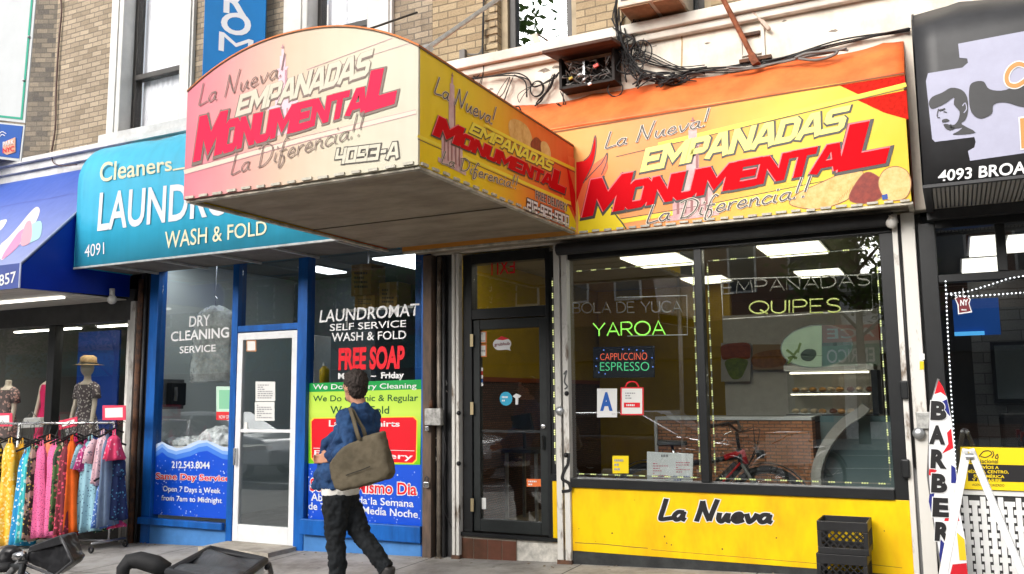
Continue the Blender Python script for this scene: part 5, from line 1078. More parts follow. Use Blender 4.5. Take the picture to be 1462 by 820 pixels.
for xx in (a.x+.03, b.x-.06):
    for yy in (1.12, 1.54): B('leg', steel, tb_, (xx, xx+.03, yy, yy+.03, .141, a.z-.041))
mo = empty('monitor', (a.x, 1.3, a.z), 'black monitor tilted on the steel table behind the door', 'monitor'); q = [PY(731, 611, 1.25), PY(762, 618, 1.25), PY(756, 590, 1.25), PY(729, 594, 1.25)]; MB().prism(q, (0, .04, 0)).build('screen', M('monitor_black', (.03, .035, .04), .2), mo, bevel=.006); MB().tube([(q[0]+q[1])/2+Vector((0, .03, 0)), Vector(((q[0]+q[1]).x/2, 1.3, a.z))], .02, 8).build('stand', dark, mo)
rbrick = brickmat('orange_red_brick', (.52, .22, .10, 1), (.40, .16, .08, 1), (.20, .12, .08, 1), bw=.10, bh=.032)
ct = empty('counter', (-2, 1.2, .14), 'brick faced service counter behind the empanada shop window with a curved grey end', 'counter')
cx0, cx1 = PY(940, 640, 1.2).x, PY(1161, 640, 1.2).x; cz = 1.215
B('brick_front', rbrick, ct, (cx0, cx1, 1.2, 1.4, .141, cz)); trim = M('silver_trim', (.50, .50, .50), .4, metal=.4); B('trim', trim, ct, (cx0-.02, cx1, 1.185, 1.42, cz+.001, cz+.03), (cx0-.03, cx0-.001, 1.18, 1.41, .141, cz)); 
cp = [(1166, 700), (1165, 675), (1172, 650), (1186, 625), (1206, 603), (1228, 589), (1236, 580)]; 
v2, f2 = ribbon2d(smoothpts(cp), 14); m = MB(); vv = [PY(*p, 1.18) for p in v2]; nn_ = len(vv)//2
m.rings([[vv[i], vv[nn_+i], vv[nn_+i]+Vector((0, .2, 0)), vv[i]+Vector((0, .2, 0))] for i in range(nn_)]); m.build('curved_end', M('grey_laminate', (.33, .32, .30), .45, noise=.1), ct); B('worktop', dgrey, ct, (cx0, cx1, 1.421, 1.9, cz-.02, cz+.03)); B('road_reflection_sheet', M('teal_grey_reflection', (.10, .15, .16), .15), ct, (cx1+.04, -.36, 1.45, 1.47, .141, 1.25))  # teal grey sheet beside the counter imitates the road's reflection
dc = empty('display_case', (-1.2, 2.3, 1.25), 'lit glass food display case with two shelves of pastries on the counter', 'display case')
a = PY(1127, 592, 2.1); b = PY(1243, 528, 2.1)
B('back', M('warm_steel', (.5, .46, .38), .4, metal=.3), dc, (a.x, b.x, 2.5, 2.53, a.z, b.z)); B('base', black, dc, (a.x-.03, b.x+.02, 2.08, 2.53, a.z-.08, a.z-.001)); B('base_support', dark, dc, (a.x, b.x, 2.1, 2.5, .141, a.z-.081)); B('top', M('case_top', (.6, .6, .57), .4), dc, (a.x-.03, b.x+.03, 2.06, 2.55, b.z+.001, b.z+.06)); B('end', black, dc, (b.x+.001, b.x+.06, 2.08, 2.53, a.z, b.z))
zmid = (a.z+b.z)/2
B('shelf', chrome, dc, (a.x, b.x, 2.1, 2.499, zmid-.01, zmid)); B('lamp', emitmat('case_lamp', (1, .9, .7), 2), dc, (a.x+.02, b.x-.02, 2.12, 2.15, b.z-.03, b.z-.01), (a.x+.02, b.x-.02, 2.12, 2.14, zmid-.025, zmid-.0105))
B('glass', gl_clear, dc, (a.x, b.x, 2.075, 2.079, a.z, b.z))
foodm = [M('pastry_golden', hexc(206, 148, 70), .6, noise=.3, scale=30), M('pastry_brown', hexc(134, 70, 36), .6, noise=.3, scale=30), M('pastry_pale', hexc(226, 200, 160), .6, noise=.2, scale=30)]
rf = random.Random(3)
for sh_z in (a.z, zmid):
    for k in range(9):
        x = a.x+.04+k*(b.x-a.x-.08)/8; o = MB().ball((x, 2.25+rf.uniform(-.04, .1), sh_z+.03), .04, 1, 1.2, .7, 10, 6).build('pastry', rf.choice(foodm), None, True)
        tag(o, '%s pastry on the %s shelf of the lit display case' % ('golden' if o.data.materials[0] is foodm[0] else 'brown' if o.data.materials[0] is foodm[1] else 'pale', 'lower' if sh_z == a.z else 'upper'), 'pastry', 'pastries in the display case')
def picture(x0, y0, x1, y1, Y, label, base, spots):
    pl = lambda x, y: PY(x, y, Y); e = empty('menu_picture', pl(x0, y1), label, 'picture'); panel(box_on(pl, x0, y0, x1, y1), .02, base, e, 'board')
    for k, (pts, mt) in enumerate(spots): poly(pl, pts, mt, e, 'food_print', .022+k*.001, 4)
    return e
picture(1030, 490, 1072, 545, 3.2, 'menu picture of meat over green salad on the wall inside', M('menu_grey', (.34, .33, .31), .5), [([(1031, 494), (1050, 490), (1070, 491), (1072, 506), (1068, 513), (1050, 511), (1034, 514), (1030, 505)], M('meat_print', hexc(150, 70, 34), .5, noise=.4, scale=20)), ([(1036, 516), (1050, 512), (1068, 515), (1064, 530), (1058, 540), (1046, 541), (1038, 528)], M('salad_print', hexc(110, 130, 40), .5, noise=.4, scale=25))])
picture(1075, 492, 1120, 528, 3.2, 'menu picture of a brown sandwich on the wall inside', M('menu_brown', (.25, .17, .09), .5), [([(1078, 506), (1118, 500), (1119, 522), (1078, 524)], M('sandwich_print', hexc(150, 100, 50), .5, noise=.4, scale=20))])
os_ = empty('oval_sign', PY(1167, 495, .2), 'oval window sign with an olive sprig on pale green', 'sign'); PL_ = lambda x, y: PY(x, y, .22)
ov = [(1167+51*math.cos(rad(a)), 495-30*math.sin(rad(a))-.06*51*math.cos(rad(a))) for a in range(0, 360, 12)]
panel(quadof(PL_, ov), .03, M('oval_dark', (.05, .075, .07), .4), os_, 'panel')
half = [p for p in ov if p[0] < 1174]; half = sorted(half, key=lambda p: math.atan2(-(p[1]-495), p[0]-1174)); hl = [(1174, 465.5)]+[p for p in ov if p[0] < 1172]+[(1174, 524.5)]
poly(PL_, hl, M('pale_green_print', hexc(150, 168, 140), .5, noise=.12), os_, 'pale_half', .033); olive = M('olive_print', hexc(80, 100, 34), .5); poly(PL_, [(1144, 506), (1152, 499), (1164, 500), (1166, 508), (1158, 516), (1147, 514)], M('dark_olive_print', hexc(40, 54, 40), .5), os_, 'olive_print', .036, 4)
for pts in ([(1126, 520), (1134, 508), (1140, 500)], [(1126, 512), (1133, 510), (1139, 512)], [(1140, 504), (1142, 496), (1144, 490)], [(1124, 500), (1132, 506), (1137, 513)]): line(PL_, pts, 3.4, olive, os_, 'sprig_print', .037, True)
line(PL_, ov, 1.6, M('oval_rim', (.12, .14, .12), .4), os_, 'rim', .034, closed=True)
# neon and LED signs in the window
def neon(name, s, q_, mat, label, Y=.13, r=.0075, frame=None, fm=None):
    pl = lambda x, y: PY(x, y, Y); q = quadof(pl, q_); e = empty(name, q[0], label, 'neon sign'); lay, W = layout(s, NEON)
    for st, x0, k, ch in lay:
        if not st: continue
        m = MB()
        for p in st: m.tube([bil(q, (x0+a)/W, b) for a, b in p], r, 6)
        m.build('neon_letter', mat, e, True)
    if frame: MB().tube([pl(*p)+Vector((0, .01, 0)) for p in frame], .005, 6).build('frame', fm or dirtywhite, e, True)
    return e
ngreen = emitmat('lit_green_tube', (.30, .85, .10), .75); ndim = M('unlit_tube', (.34, .32, .28), .3); nyel = emitmat('dim_yellow_tube', (.66, .72, .22), .12)
neon('neon_sign', 'YAROA', [(847, 480), (953, 478), (952, 458), (847, 462)], ngreen, 'lit green neon word above the coffee sign', r=.0065)
neon('neon_sign', 'BOLA DE YUCA', [(818, 447), (976, 446), (975, 430), (818, 433)], ndim, 'unlit grey neon words above the green lit word', frame=[(880, 425), (980, 422), (981, 478), (895, 480)], r=.006)
neon('neon_sign', 'QUIPES', [(1070, 448), (1204, 446), (1204, 426), (1070, 431)], nyel, 'dim yellow neon word in the right window', r=.0065)
neon('neon_sign', 'EMPANADAS', [(1032, 420), (1246, 407), (1245, 390), (1032, 403)], ndim, 'unlit grey neon word above the dim yellow one', frame=[(1029, 399), (1244, 392), (1246, 443), (1032, 456), (1029, 399)], r=.007)
e = empty('led_sign', PY(848, 540, .12), 'black coffee sign with red and green LED words', 'led sign'); PE = lambda x, y: PY(x, y, .10)
panel(quadof(lambda x, y: PY(x, y, .12), [(848, 540), (935, 539), (935, 494), (848, 496)]), .02, M('led_board', (.012, .014, .022), .4), e, 'board')
ledr = emitmat('red_led', (1, .16, .08), .4); ledg = emitmat('green_led', (.12, .75, .35), .35); ledb = emitmat('blue_led', (.15, .3, 1), .6)
for s_, q_, mt in (('CAPPUCCINO', [(857, 514.5), (924, 514), (924, 503.5), (857, 505)], ledr), ('ESPRESSO', [(857, 529.5), (927, 529.5), (927, 517), (857, 517.5)], ledg)):
    text(s_, quadof(PE, q_), mt, e, bold=-.012, off=.003)
m = MB()
for px, py in ((852, 512), (851, 523), (855, 532), (864, 534), (889, 499), (898, 499), (909, 500), (918, 501), (931, 511), (862, 500), (932, 524)): m.ball(PE(px, py), .006, n=6, m=4)
m.build('led_dot', ledb, e)
ledy = emitmat('yellow_led', (.80, .84, .34), .33); ledgr = emitmat('green_led_bright', (.1, .9, .3), 1.2)
def ledstrip(pa, pb_, label, n, mat=ledy):
    a, b = Vector(pa), Vector(pb_); e = empty('led_strip', a, label, 'led strip'); d = (b-a).normalized(); s = d.cross(Vector((0, 1, 0))).normalized()
    MB().bar(a, b, .008, .003, (0, 1, 0)).build('tape', M('led_tape', (.22, .22, .19), .5), e); m = MB()
    for k in range(n):
        c = a+(b-a)*((k+.5)/n)
        for j in (-1, 0, 1): m.obox(c+d*j*.018+Vector((0, -.006, 0)), d*.0062, Vector((0, .004, 0)), s*.0052)
    m.build('led', mat, e); return e
yL = .055
for (a, b, c, lbl) in ((gx0+.03, gm0-.03, 1, 'left'), (gm1+.03, gx1-.03, 2, 'right')):
    n_ = 10 if c == 1 else 11
    ledstrip((a, yL, 2.60), (b, yL, 2.60), 'yellow LED strip across the top of the %s empanada shop window' % lbl, n_-2)
    ledstrip((a, yL, zs1+.03), (b, yL, zs1+.03), 'yellow LED strip along the bottom of the %s empanada shop window' % lbl, n_)
    ledstrip((b, yL, zs1+.05), (b, yL, 2.58), 'yellow LED strip up the right side of the %s empanada shop window' % lbl, 17)
    if c == 2: ledstrip((a, yL, zs1+.05), (a, yL, 2.58), 'yellow LED strip up the left side of the right empanada shop window', 17)
ledstrip((X_(792, 550), -.012, .85), (X_(792, 550), -.012, 2.55), 'yellow LED strip up the jamb between the door and the white post', 15)
# cards on the glass
PC = lambda x, y: PY(x, y, .018)
e = sheet_paper('grade_card', 852.5, 555, 881, 596, 'white inspection card with a big blue letter A', pl=PC, cat='card'); text('A', quadof(PC, [(857, 587), (875, 587), (875, 560), (857, 560)]), M('blue_letter', hexc(24, 92, 180), .5), e, bold=.05, off=.004); text('NYC', quadof(PC, [(874, 593), (880, 593), (880, 590), (874, 590)]), inkgrey, e, off=.004)
e = sheet_paper('card', 886, 553, 919, 593, 'red edged delivery card shaped like a bag beside the letter card', redpaper, pl=PC, cat='card'); panel(box_on(PC, 888, 555, 917, 591), .003, paper, e, 'inner'); panel(box_on(PC, 891, 575, 914, 582), .0045, redl, e, 'red_bar'); lines_print(box_on(PC, 890, 558, 915, 572), 3, inkgrey, e, .005); line(PC, [(893, 553), (896, 547), (903, 545), (909, 547), (912, 553)], 2, redl, e, 'handle_print', .002, True); lines_print(box_on(PC, 892, 575, 913, 582), 1, wht, e, .006)
e = sheet_paper('note', 874.5, 651, 897.5, 676, 'yellow note stuck low in the left empanada shop window', M('yellow_note', hexc(246, 216, 20), .7), 3, PC, ink_=inkgrey)
wb = empty('menu_board', PY(923, 690, .1), 'white handwritten menu board standing at the bottom of the window', 'menu board'); PM = lambda x, y: PY(x, y, .10); panel(quadof(PM, [(924, 689), (989, 690), (990, 648), (924, 645)]), .01, M('whiteboard', (.74, .75, .76), .3), wb, 'board', bevel=.004)
pinkink = M('pink_marker', hexc(222, 110, 130), .6); PM2 = lambda x, y: PY(x, y, .089); lines_print(box_on(PM2, 929, 656, 957, 688), 7, pinkink, wb, .002, .35, 2); lines_print(box_on(PM2, 962, 656, 988, 678), 5, pinkink, wb, .002, .35, 5); lines_print(box_on(PM2, 958, 676, 988, 689), 2, M('blue_marker', hexc(70, 100, 170), .6), wb, .002, .4, 8); lines_print(box_on(PM2, 940, 647, 972, 655), 1, inkgrey, wb, .002, .6, 3)

# ---- right end posts and barber shop
rp = empty('shutter_post', (X_(1300), -.03, 0), 'white chipped shutter post with lock boxes between the empanada shop and the barber', 'post')
xa, xb, xc, xd = X_(1283, 560), X_(1297, 560), X_(1302, 560), X_(1322, 560)
B('channel', postwhite, rp, (xa+.03, xb, -.07, .03, -.3, 2.84), (xc, xd, -.05, .03, -.3, 2.84), bevel=.004); B('groove', dark, rp, (xb+.001, xc-.001, -.01, .03, -.3, 2.84)); MB().tube([(xb+.012, -.06, .9), (xb+.012, -.06, 2.8)], .008).build('cable', ink, rp, True)
for px, py in ((1292, 557), (1294, 668)): B('hasp', black, rp, tuple(v for v in (X_(px, py)-.03, X_(px, py)+.03, -.11, -.071, Z_(px, py)-.07, Z_(px, py)+.07)), bevel=.012)
B('lock_plate', M('grey_lock_plate', (.42, .42, .40), .45, metal=.4, noise=.4, scale=20), rp, (X_(1309, 598), X_(1329, 598), -.09, -.051, Z_(1318, 612), Z_(1318, 588)), bevel=.006); MB().ball(PY(1312, 619, -.09), .045, 1, .6, 1).build('lock_cover', steel, rp, True); panel(box_on(lambda x, y: PY(x, y, -.051), 1313, 516, 1319, 528), .002, M('yellow_sticker', hexc(226, 200, 20), .5), rp, 'yellow_sticker'); panel(box_on(lambda x, y: PY(x, y, -.051), 1313, 505, 1320, 514), .002, paper, rp, 'white_sticker')
tag(MB().tube([PY(1273, 308, -.12), PY(1273, 318, -.12)], [.035, .05], 12).ball(PY(1273, 318, -.13), .045).build('security_camera', dirtywhite, smooth=True), 'small white camera under the right corner of the orange awning', 'security camera')
bf = empty('shopfront', (1.5, 0, 0), 'black framed barber shop front with a white basket weave door panel', 'shopfront')
f0, f1 = X_(1326, 560), X_(1351, 560); zr = Z_(1410, 400)
m = MB(); m.box(f0, f1, -.02, .1, -.3, 2.75); m.box(f1, 5.8, -.02, .1, 2.70, 2.80); m.box(f1, 5.8, -.015, .09, zr, zr+.06); m.box(X_(1424, 370), X_(1438, 370), -.015, .09, zr+.061, 2.699); m.box(1.05, 1.2, -.02, .1, -.3, 2.699); m.box(2.9, 3.0, -.02, .1, -.3, 2.699)
m.build('frame', black, bf, bevel=.005)
zdr = Z_(1410, 707); B('pane', gl_clear, bf, (f1+.001, X_(1424, 370)-.001, .03, .037, zr+.061, 2.699), (X_(1438, 370)+.001, 1.049, .03, .037, zr+.061, 2.699), (f1+.001, 1.049, .03, .037, zdr+.07, zr-.001), (1.201, 2.899, .03, .037, .6, zr-.001)); B('stall_riser', black, bf, (1.2, 5.8, -.02, .1, -.3, .6))
B('bottom_rail', M('pale_rail', (.6, .6, .58), .5), bf, (f1+.001, 1.049, -.02, .06, zdr, zdr+.035)); B('dark_rail', black, bf, (f1+.001, 1.049, -.015, .06, zdr+.036, zdr+.069))
B('weave_backing', M('weave_black', (.03, .03, .03), .5), bf, (f1+.001, 1.049, .0, .06, -.2, zdr-.001))
m = MB(); u = .078*1.45; wv = M('weave_white', (.70, .70, .69), .45, noise=.1); rows = 22
for r in range(rows):
    for c in range(18):
        x = f1+.02+c*u*.5; z = zdr-.03-r*u*.5
        if z < -.15 or x > 1.03: continue
        ((m.box(x-.017, x+.017, -.008, -.0005, z-.073, z+.017)) if (r+c) % 2 else (m.box(x-.033, x+.034, -.0075, -.0005, z-.046, z-.012)))
m.build('weave_panel', wv, bf)
m = MB()
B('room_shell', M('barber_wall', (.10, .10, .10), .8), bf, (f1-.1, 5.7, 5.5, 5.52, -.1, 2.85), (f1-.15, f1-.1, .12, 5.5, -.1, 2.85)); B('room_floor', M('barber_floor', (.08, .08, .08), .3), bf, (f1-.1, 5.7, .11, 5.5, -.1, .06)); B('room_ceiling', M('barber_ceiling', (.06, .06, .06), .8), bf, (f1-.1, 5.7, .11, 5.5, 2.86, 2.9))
def clight(px0, py0, px1, py1, lb):
    a = PZ(px0, py0, 2.84); b = PZ(px1, py1, 2.84); c = (a+b)/2; ceil_light(min(a.x, b.x), max(a.x, b.x), min(a.y, b.y), max(a.y, b.y), 2.85, lb, 1.0, (1, .97, .88))
clight(1386, 338, 1423, 362, 'upper left ceiling panel light in the barber shop'); clight(1440, 336, 1480, 356, 'upper right ceiling panel light in the barber shop'); clight(1374, 370, 1428, 385, 'lower left ceiling panel light in the barber shop'); clight(1436, 396, 1490, 410, 'lower right ceiling panel light in the barber shop')
bm_ = empty('wall_screen', (0.1, 4.2, 1.8), 'blue glowing screen panel on the barber shop wall', 'screen'); a = PY(1363, 480, 3.); b = PY(1425, 425, 3.); B('panel', emitmat('blue_screen', (.01, .08, .36), .16), bm_, (a.x, b.x, 3., 3.03, a.z, b.z)); B('light_bar', emitmat('blue_bar', (.1, .5, 1), .4), bm_, (a.x, b.x-.15, 2.97, 2.999, a.z, a.z+.04))
mi = empty('mirror', PY(1420, 560, 4), 'framed mirror on the pale stone wall of the barber shop', 'mirror'); a = PY(1425, 570, 4); b = PY(1475, 492, 4); B('frame', black, mi, (a.x-.04, b.x+.04, 4.0, 4.03, a.z-.04, b.z+.04)); B('glass', M('mirror_glass', (.35, .4, .38), .1, metal=.8), mi, (a.x, b.x, 3.985, 3.999, a.z, b.z)); tag(B('stone_wall', brickmat('grey_stone', (.22, .23, .23, 1), (.16, .17, .17, 1), (.10, .1, .1, 1), bw=.4, bh=.12), None, (PY(1388, 500, 4.1).x, 5.6, 4.1, 4.2, .06, 2.84)), 'grey stone clad partition inside the barber shop', 'wall')
ns = empty('barber_chair', (.6, 2.2, .06), 'black padded barber chair inside the barber shop', 'chair'); B('seat', leather, ns, (.35, .85, 2.0, 2.5, .55, .68), bevel=.04); B('backrest', leather, ns, (.35, .85, 2.45, 2.6, .66, 1.25), bevel=.04); MB().tube([(.6, 2.25, .06), (.6, 2.25, .55)], [.2, .05], 14).build('pedestal', chrome, ns, True); B('armrest', chrome, ns, (.30, .349, 2.0, 2.5, .78, .82), (.851, .90, 2.0, 2.5, .78, .82), bevel=.01)
rl_ = emitmat('rope_light_white', (.9, .95, 1), .9)
def rope(pts, label):
    e = empty('rope_light', PY(*pts[0], -.03), label, 'rope light'); P3 = []
    for (x, y), (x2, y2) in zip(pts, pts[1:]):
        n_ = max(2, int(math.hypot(x2-x, y2-y)/2)); P3 += [PY(x+(x2-x)*k/n_, y+(y2-y)*k/n_, -.03) for k in range(n_)]
    P3.append(PY(*pts[-1], -.03)); MB().tube(P3, .004, 6).build('tube', M('rope_tube', (.06, .06, .065), .3), e, True); m = MB()
    for p in P3[::3]: m.ball(p+Vector((0, -.005, 0)), .006, n=6, m=4)
    m.build('bulb', rl_, e); return e
rope([(1350, 402), (1353, 470), (1358, 560), (1363, 640), (1366, 700)], 'dotted white rope light running down the barber shop window'); rope([(1352, 420), (1380, 417), (1410, 408), (1440, 398), (1475, 392)], 'upper swag of dotted rope light across the barber shop window'); rope([(1352, 420), (1375, 424), (1420, 421), (1475, 417)], 'lower swag of dotted rope light across the barber shop window')
e = empty('jersey_tag', PY(1364, 446, -.02), 'small dark red jersey shaped tag hanging from the rope light', 'tag'); PJ = lambda x, y: PY(x, y, -.02)
for pts, mt, o_ in (([(1363, 426), (1369, 421), (1373, 423), (1379, 422), (1386, 427), (1384, 434), (1388, 446), (1368, 449), (1367, 436)], wht, .002), ([(1364.5, 427), (1370, 422.5), (1373, 425), (1379, 423.5), (1384.5, 428), (1382.5, 433), (1386, 444.5), (1369.5, 447), (1368.5, 435)], M('maroon_jersey', hexc(112, 22, 34), .5), .004)): panel(quadof(PJ, pts), o_, mt, e, 'jersey' if o_ > .003 else 'edge')
text('NY', quadof(PJ, [(1371, 437), (1382, 436), (1382, 427.5), (1371, 428.5)]), wht, e, bold=.03, off=.006); lines_print(box_on(PJ, 1371, 440, 1384, 445), 1, wht, e, .006); MB().tube([PJ(1375, 423), PJ(1375, 412)], .003).build('string', wht, e)
ys = empty('window_sign', PY(1371, 700, -.03), 'yellow and black money transfer sign in the barber shop window', 'sign'); PN = lambda x, y: PY(x, y, -.03)
yl_ = M('sign_yellow', hexc(246, 214, 20), .45); panel(quadof(PN, [(1370, 698), (1520, 703), (1520, 641), (1371, 638)]), .01, yl_, ys, 'board'); PN2 = lambda x, y: PY(x, y, -.041); poly(PN2, [(1382, 687), (1520, 690), (1520, 666), (1382, 662.5)], ink, ys, 'black_band', .001)
line(PN2, [(1398, 652), (1404, 645), (1412, 644), (1416, 648), (1408, 653), (1400, 652)], 1.4, ink, ys, 'logo', .002, True); line(PN2, [(1417, 644), (1419, 649), (1416, 654)], 1.4, ink, ys, 'logo', .002, True); line(PN2, [(1423, 649), (1421, 654), (1425, 654), (1424, 648)], 1.4, ink, ys, 'logo', .002, True)
text('La Nacional', quadof(PN2, [(1385, 661), (1425, 662), (1425, 656), (1385, 655)]), ink, ys, bold=.01, off=.002)
for s_, q_ in (('ENVÍOS A', [(1394, 669.5), (1426, 670), (1426, 664.5), (1394, 664)]), ('MÉXICO, CENTRO,', [(1380, 676), (1440, 677), (1440, 671), (1380, 670)]), ('SURAMÉRICA', [(1390, 682), (1434, 683), (1434, 677.5), (1390, 676.5)]), ('Y EL CARIBE', [(1388, 688), (1430, 688.5), (1430, 684), (1388, 683)])): text(s_, quadof(PN2, q_), yl_, ys, bold=.02, off=.003)
text('AGENTE AUTORIZADO', quadof(PN2, [(1388, 694), (1434, 695), (1434, 691.5), (1388, 690.5)]), ink, ys, off=.002)
# ------------------------------------------------------------------ the walking man
skin = M('skin', hexc(205, 150, 122), .55, noise=.08, scale=30); navy = M('navy_jacket_cloth', hexc(44, 80, 126), .85, col2=hexc(28, 54, 92), scale=7, bump=.3, bscale=60)
jean = M('black_denim', hexc(26, 30, 34), .85, noise=.4, scale=9, bump=.2, bscale=120); shirt = M('white_shirt', (.66, .64, .60), .85, noise=.12); hairm = M('dark_brown_hair', hexc(58, 48, 44), .7, noise=.45, scale=70, stretch=(1, 1, .3), bump=.6, bscale=90)
bagm = M('olive_canvas', hexc(104, 94, 76), .85, col2=hexc(84, 76, 60), scale=5, bump=.25, bscale=80); bagd = M('bag_seam_dark', hexc(46, 41, 33), .8)
PYv = PY
gm = gz(-4.4, -1.55)
pn = empty('person', (-4.42, -1.55, gm), 'man in navy jacket, black jeans and glasses walking past the laundromat', 'person')
sh_l, el_l, wr_l, hd_l = PYv(493, 595, -1.75), PYv(500, 638, -1.80), PYv(470, 653, -1.74), PYv(459, 655, -1.71)
sh_r = Vector((sh_l.x-.03, -1.36, sh_l.z)); el_r = sh_r+Vector((-.03, .06, -.28)); wr_r = el_r+Vector((-.20, -.02, -.10)); hd_r = wr_r+Vector((-.08, -.02, -.03))
hip1, kn1, an1 = PYv(480, 712, -1.62), PYv(479, 772, -1.62), PYv(481, 832, -1.62)
hip2, kn2, an2 = PYv(494, 712, -1.47), PYv(517, 766, -1.46), PYv(551, 812, -1.44)
hc = PYv(506, 553, -1.56)
fd = Vector((-.93, .36, 0)).normalized(); sd_ = Vector((fd.y, -fd.x, 0))     # where the head looks, and its side
m = MB()
cx = (sh_l.x+sh_r.x)/2; hx = (hip1.x+hip2.x)/2
def ring(x, y, z, rx, ry, n=18): return [(x+rx*math.cos(2*math.pi*k/n), y+ry*math.sin(2*math.pi*k/n), z) for k in range(n)]
zs_ = sh_l.z
m.rings([ring(hx, -1.55, .80, .10, .14), ring(hx, -1.55, .92, .11, .155), ring((cx+hx)/2, -1.55, 1.08, .10, .14), ring(cx, -1.55, zs_-.12, .11, .17), ring(cx+.005, -1.55, zs_+.02, .09, .17), ring(cx, -1.55, zs_+.07, .06, .09)])
m.tube([(cx, -1.55, zs_), (cx-.005, -1.55, zs_+.10), hc+Vector((.02, 0, -.06))], [.075, .06, .058], 14)
# head: skull, jaw, nose, ears
def hb(f_, s_, z_, r, a=1, b=1, c=1):
    p = hc+fd*f_+sd_*s_+Vector((0, 0, z_)); rg = []
    for j in range(11):
        th = math.pi*(j+.02)/10.04
        rg.append([p+fd*(math.sin(th)*math.cos(2*math.pi*k/16)*r*a)+sd_*(math.sin(th)*math.sin(2*math.pi*k/16)*r*b)-Vector((0, 0, math.cos(th)*r*c)) for k in range(16)])
    m.rings(rg)
hb(0, 0, .02, .104, 1.0, .82, 1.06); hb(.03, 0, -.055, .07, .95, .82, 1.05); hb(.098, 0, -.012, .02, 1, .7, 1.3); hb(.075, 0, -.06, .022, 1, 1.4, .6); hb(.072, 0, -.095, .025, 1, 1.1, .8)
for s_ in (-1, 1): hb(-.008, s_*.079, -.005, .028, .75, .38, 1.1)
for a_1, b_1, c_1, d_1 in ((sh_l, el_l, wr_l, hd_l), (sh_r, el_r, wr_r, hd_r)):
    m.tube([Vector((cx, -1.55+(a_1.y+1.55)*.5, a_1.z)), a_1, (a_1+b_1)/2, b_1, (b_1+c_1)/2, c_1], [.06, .055, .05, .042, .038, .027], 12)
    ax_ = (d_1-c_1).normalized(); upv = Vector((0, 0, 1)); sd2 = ax_.cross(upv).normalized(); u2 = sd2.cross(ax_)
    m.obox(c_1+ax_*.045, ax_*.05, sd2*.014, u2*.038)
    for k, ln in enumerate((.07, .078, .074, .058)):
        o_ = c_1+ax_*.09+u2*(.03-.02*k); m.tube([o_, o_+ax_*ln*.5-sd2*.012*(1 if a_1 is sh_l else -1), o_+ax_*ln*.72-sd2*.04*(1 if a_1 is sh_l else -1), o_+ax_*ln*.55-sd2*.06*(1 if a_1 is sh_l else -1)], [.0092, .0088, .0082, .007], 7)
    o_ = c_1+ax_*.03+u2*.035; m.tube([o_, o_+ax_*.03+u2*.02, o_+ax_*.065+u2*.018], [.012, .010, .008], 7)
for a_1, b_1, c_1 in ((hip1, kn1, an1), (hip2, kn2, an2)):
    m.tube([a_1+Vector((0, 0, .05)), a_1, (a_1+b_1)/2, b_1, (b_1+c_1)/2+Vector((.015, 0, 0)), c_1], [.085, .09, .075, .058, .058, .04], 12)
f1 = an1+Vector((-.14, 0, -.045)); m.tube([an1, an1+Vector((.01, 0, -.03)), f1], [.032, .03, .02], 10); f2_ = an2+Vector((-.02, 0, -.10)); m.tube([an2, an2+Vector((.02, 0, -.03)), f2_], [.032, .03, .02], 10)
body = baked(m.build('body', skin, pn, True), ('REMESH', dict(mode='VOXEL', voxel_size=.0075)), ('SMOOTH', dict(factor=.5, iterations=2)))
# eyes, glasses, hair
gl_m = M('glasses_frame', (.12, .09, .07), .3)
g_ = MB()
for s_ in (-1, 1):
    c = hc+fd*.094+sd_*s_*.033+Vector((0, 0, .008)); g_.torus(c, fd, .021, .003, 16, 5); g_.tube([c+sd_*s_*.02, hc+fd*.01+sd_*s_*.083+Vector((0, 0, .012))], .003, 5)
g_.tube([hc+fd*.096-sd_*.013+Vector((0, 0, .01)), hc+fd*.096+sd_*.013+Vector((0, 0, .01))], .003, 5); g_.build('glasses', gl_m, pn, True)
for s_ in (-1, 1): MB().ball(hc+fd*.084+sd_*s_*.033+Vector((0, 0, .008)), .012, n=8, m=6).build('eye', M('eye', (.5, .48, .45), .3), pn, True)
m = MB(); hb(-.024, 0, .04, .111, .98, .86, .98); hb(-.055, 0, -.012, .082, .75, 1.0, 1.1); hb(.035, 0, .098, .05, 1.3, 1.3, .55); hb(-.03, .055, .03, .04, 1, .7, 1.3); hb(-.03, -.055, .03, .04, 1, .7, 1.3)
baked(m.build('hair', hairm, pn, True), ('REMESH', dict(mode='VOXEL', voxel_size=.007)), ('DISPLACE', dict(texture=noisetex('hair_tufts', .014, 4), strength=.03, mid_level=.5)))
# jacket: torso, collar, sleeves
m = MB(); jx = hx+.0
m.rings([ring(hx-.02, -1.55, .745, .165, .185), ring(hx-.02, -1.55, .88, .16, .195), ring((cx+hx)/2-.01, -1.55, 1.08, .145, .185), ring(cx+.0, -1.55, zs_-.12, .145, .21), ring(cx+.012, -1.55, zs_+.0, .115, .205), ring(cx+.01, -1.55, zs_+.055, .085, .13), ring(cx+.005, -1.55, zs_+.085, .074, .083), ring(cx+.003, -1.55, zs_+.105, .072, .078)])
for a_1, b_1, c_1 in ((sh_l, el_l, wr_l), (sh_r, el_r, wr_r)):
    c2 = c_1+(c_1-b_1).normalized()*-.0
    m.tube([Vector((cx, -1.55+(a_1.y+1.55)*.55, a_1.z+.005)), a_1, a_1+(b_1-a_1)*.5, b_1+Vector((.01, 0, 0)), b_1+(c_1-b_1)*.5, c2], [.075, .078, .07, .062, .055, .045], 14)
m.tube([(hx-.15, -1.66, .74), ((cx+hx)/2-.15, -1.66, 1.1), (cx-.1, -1.64, 1.26)], [.05, .045, .03], 10)
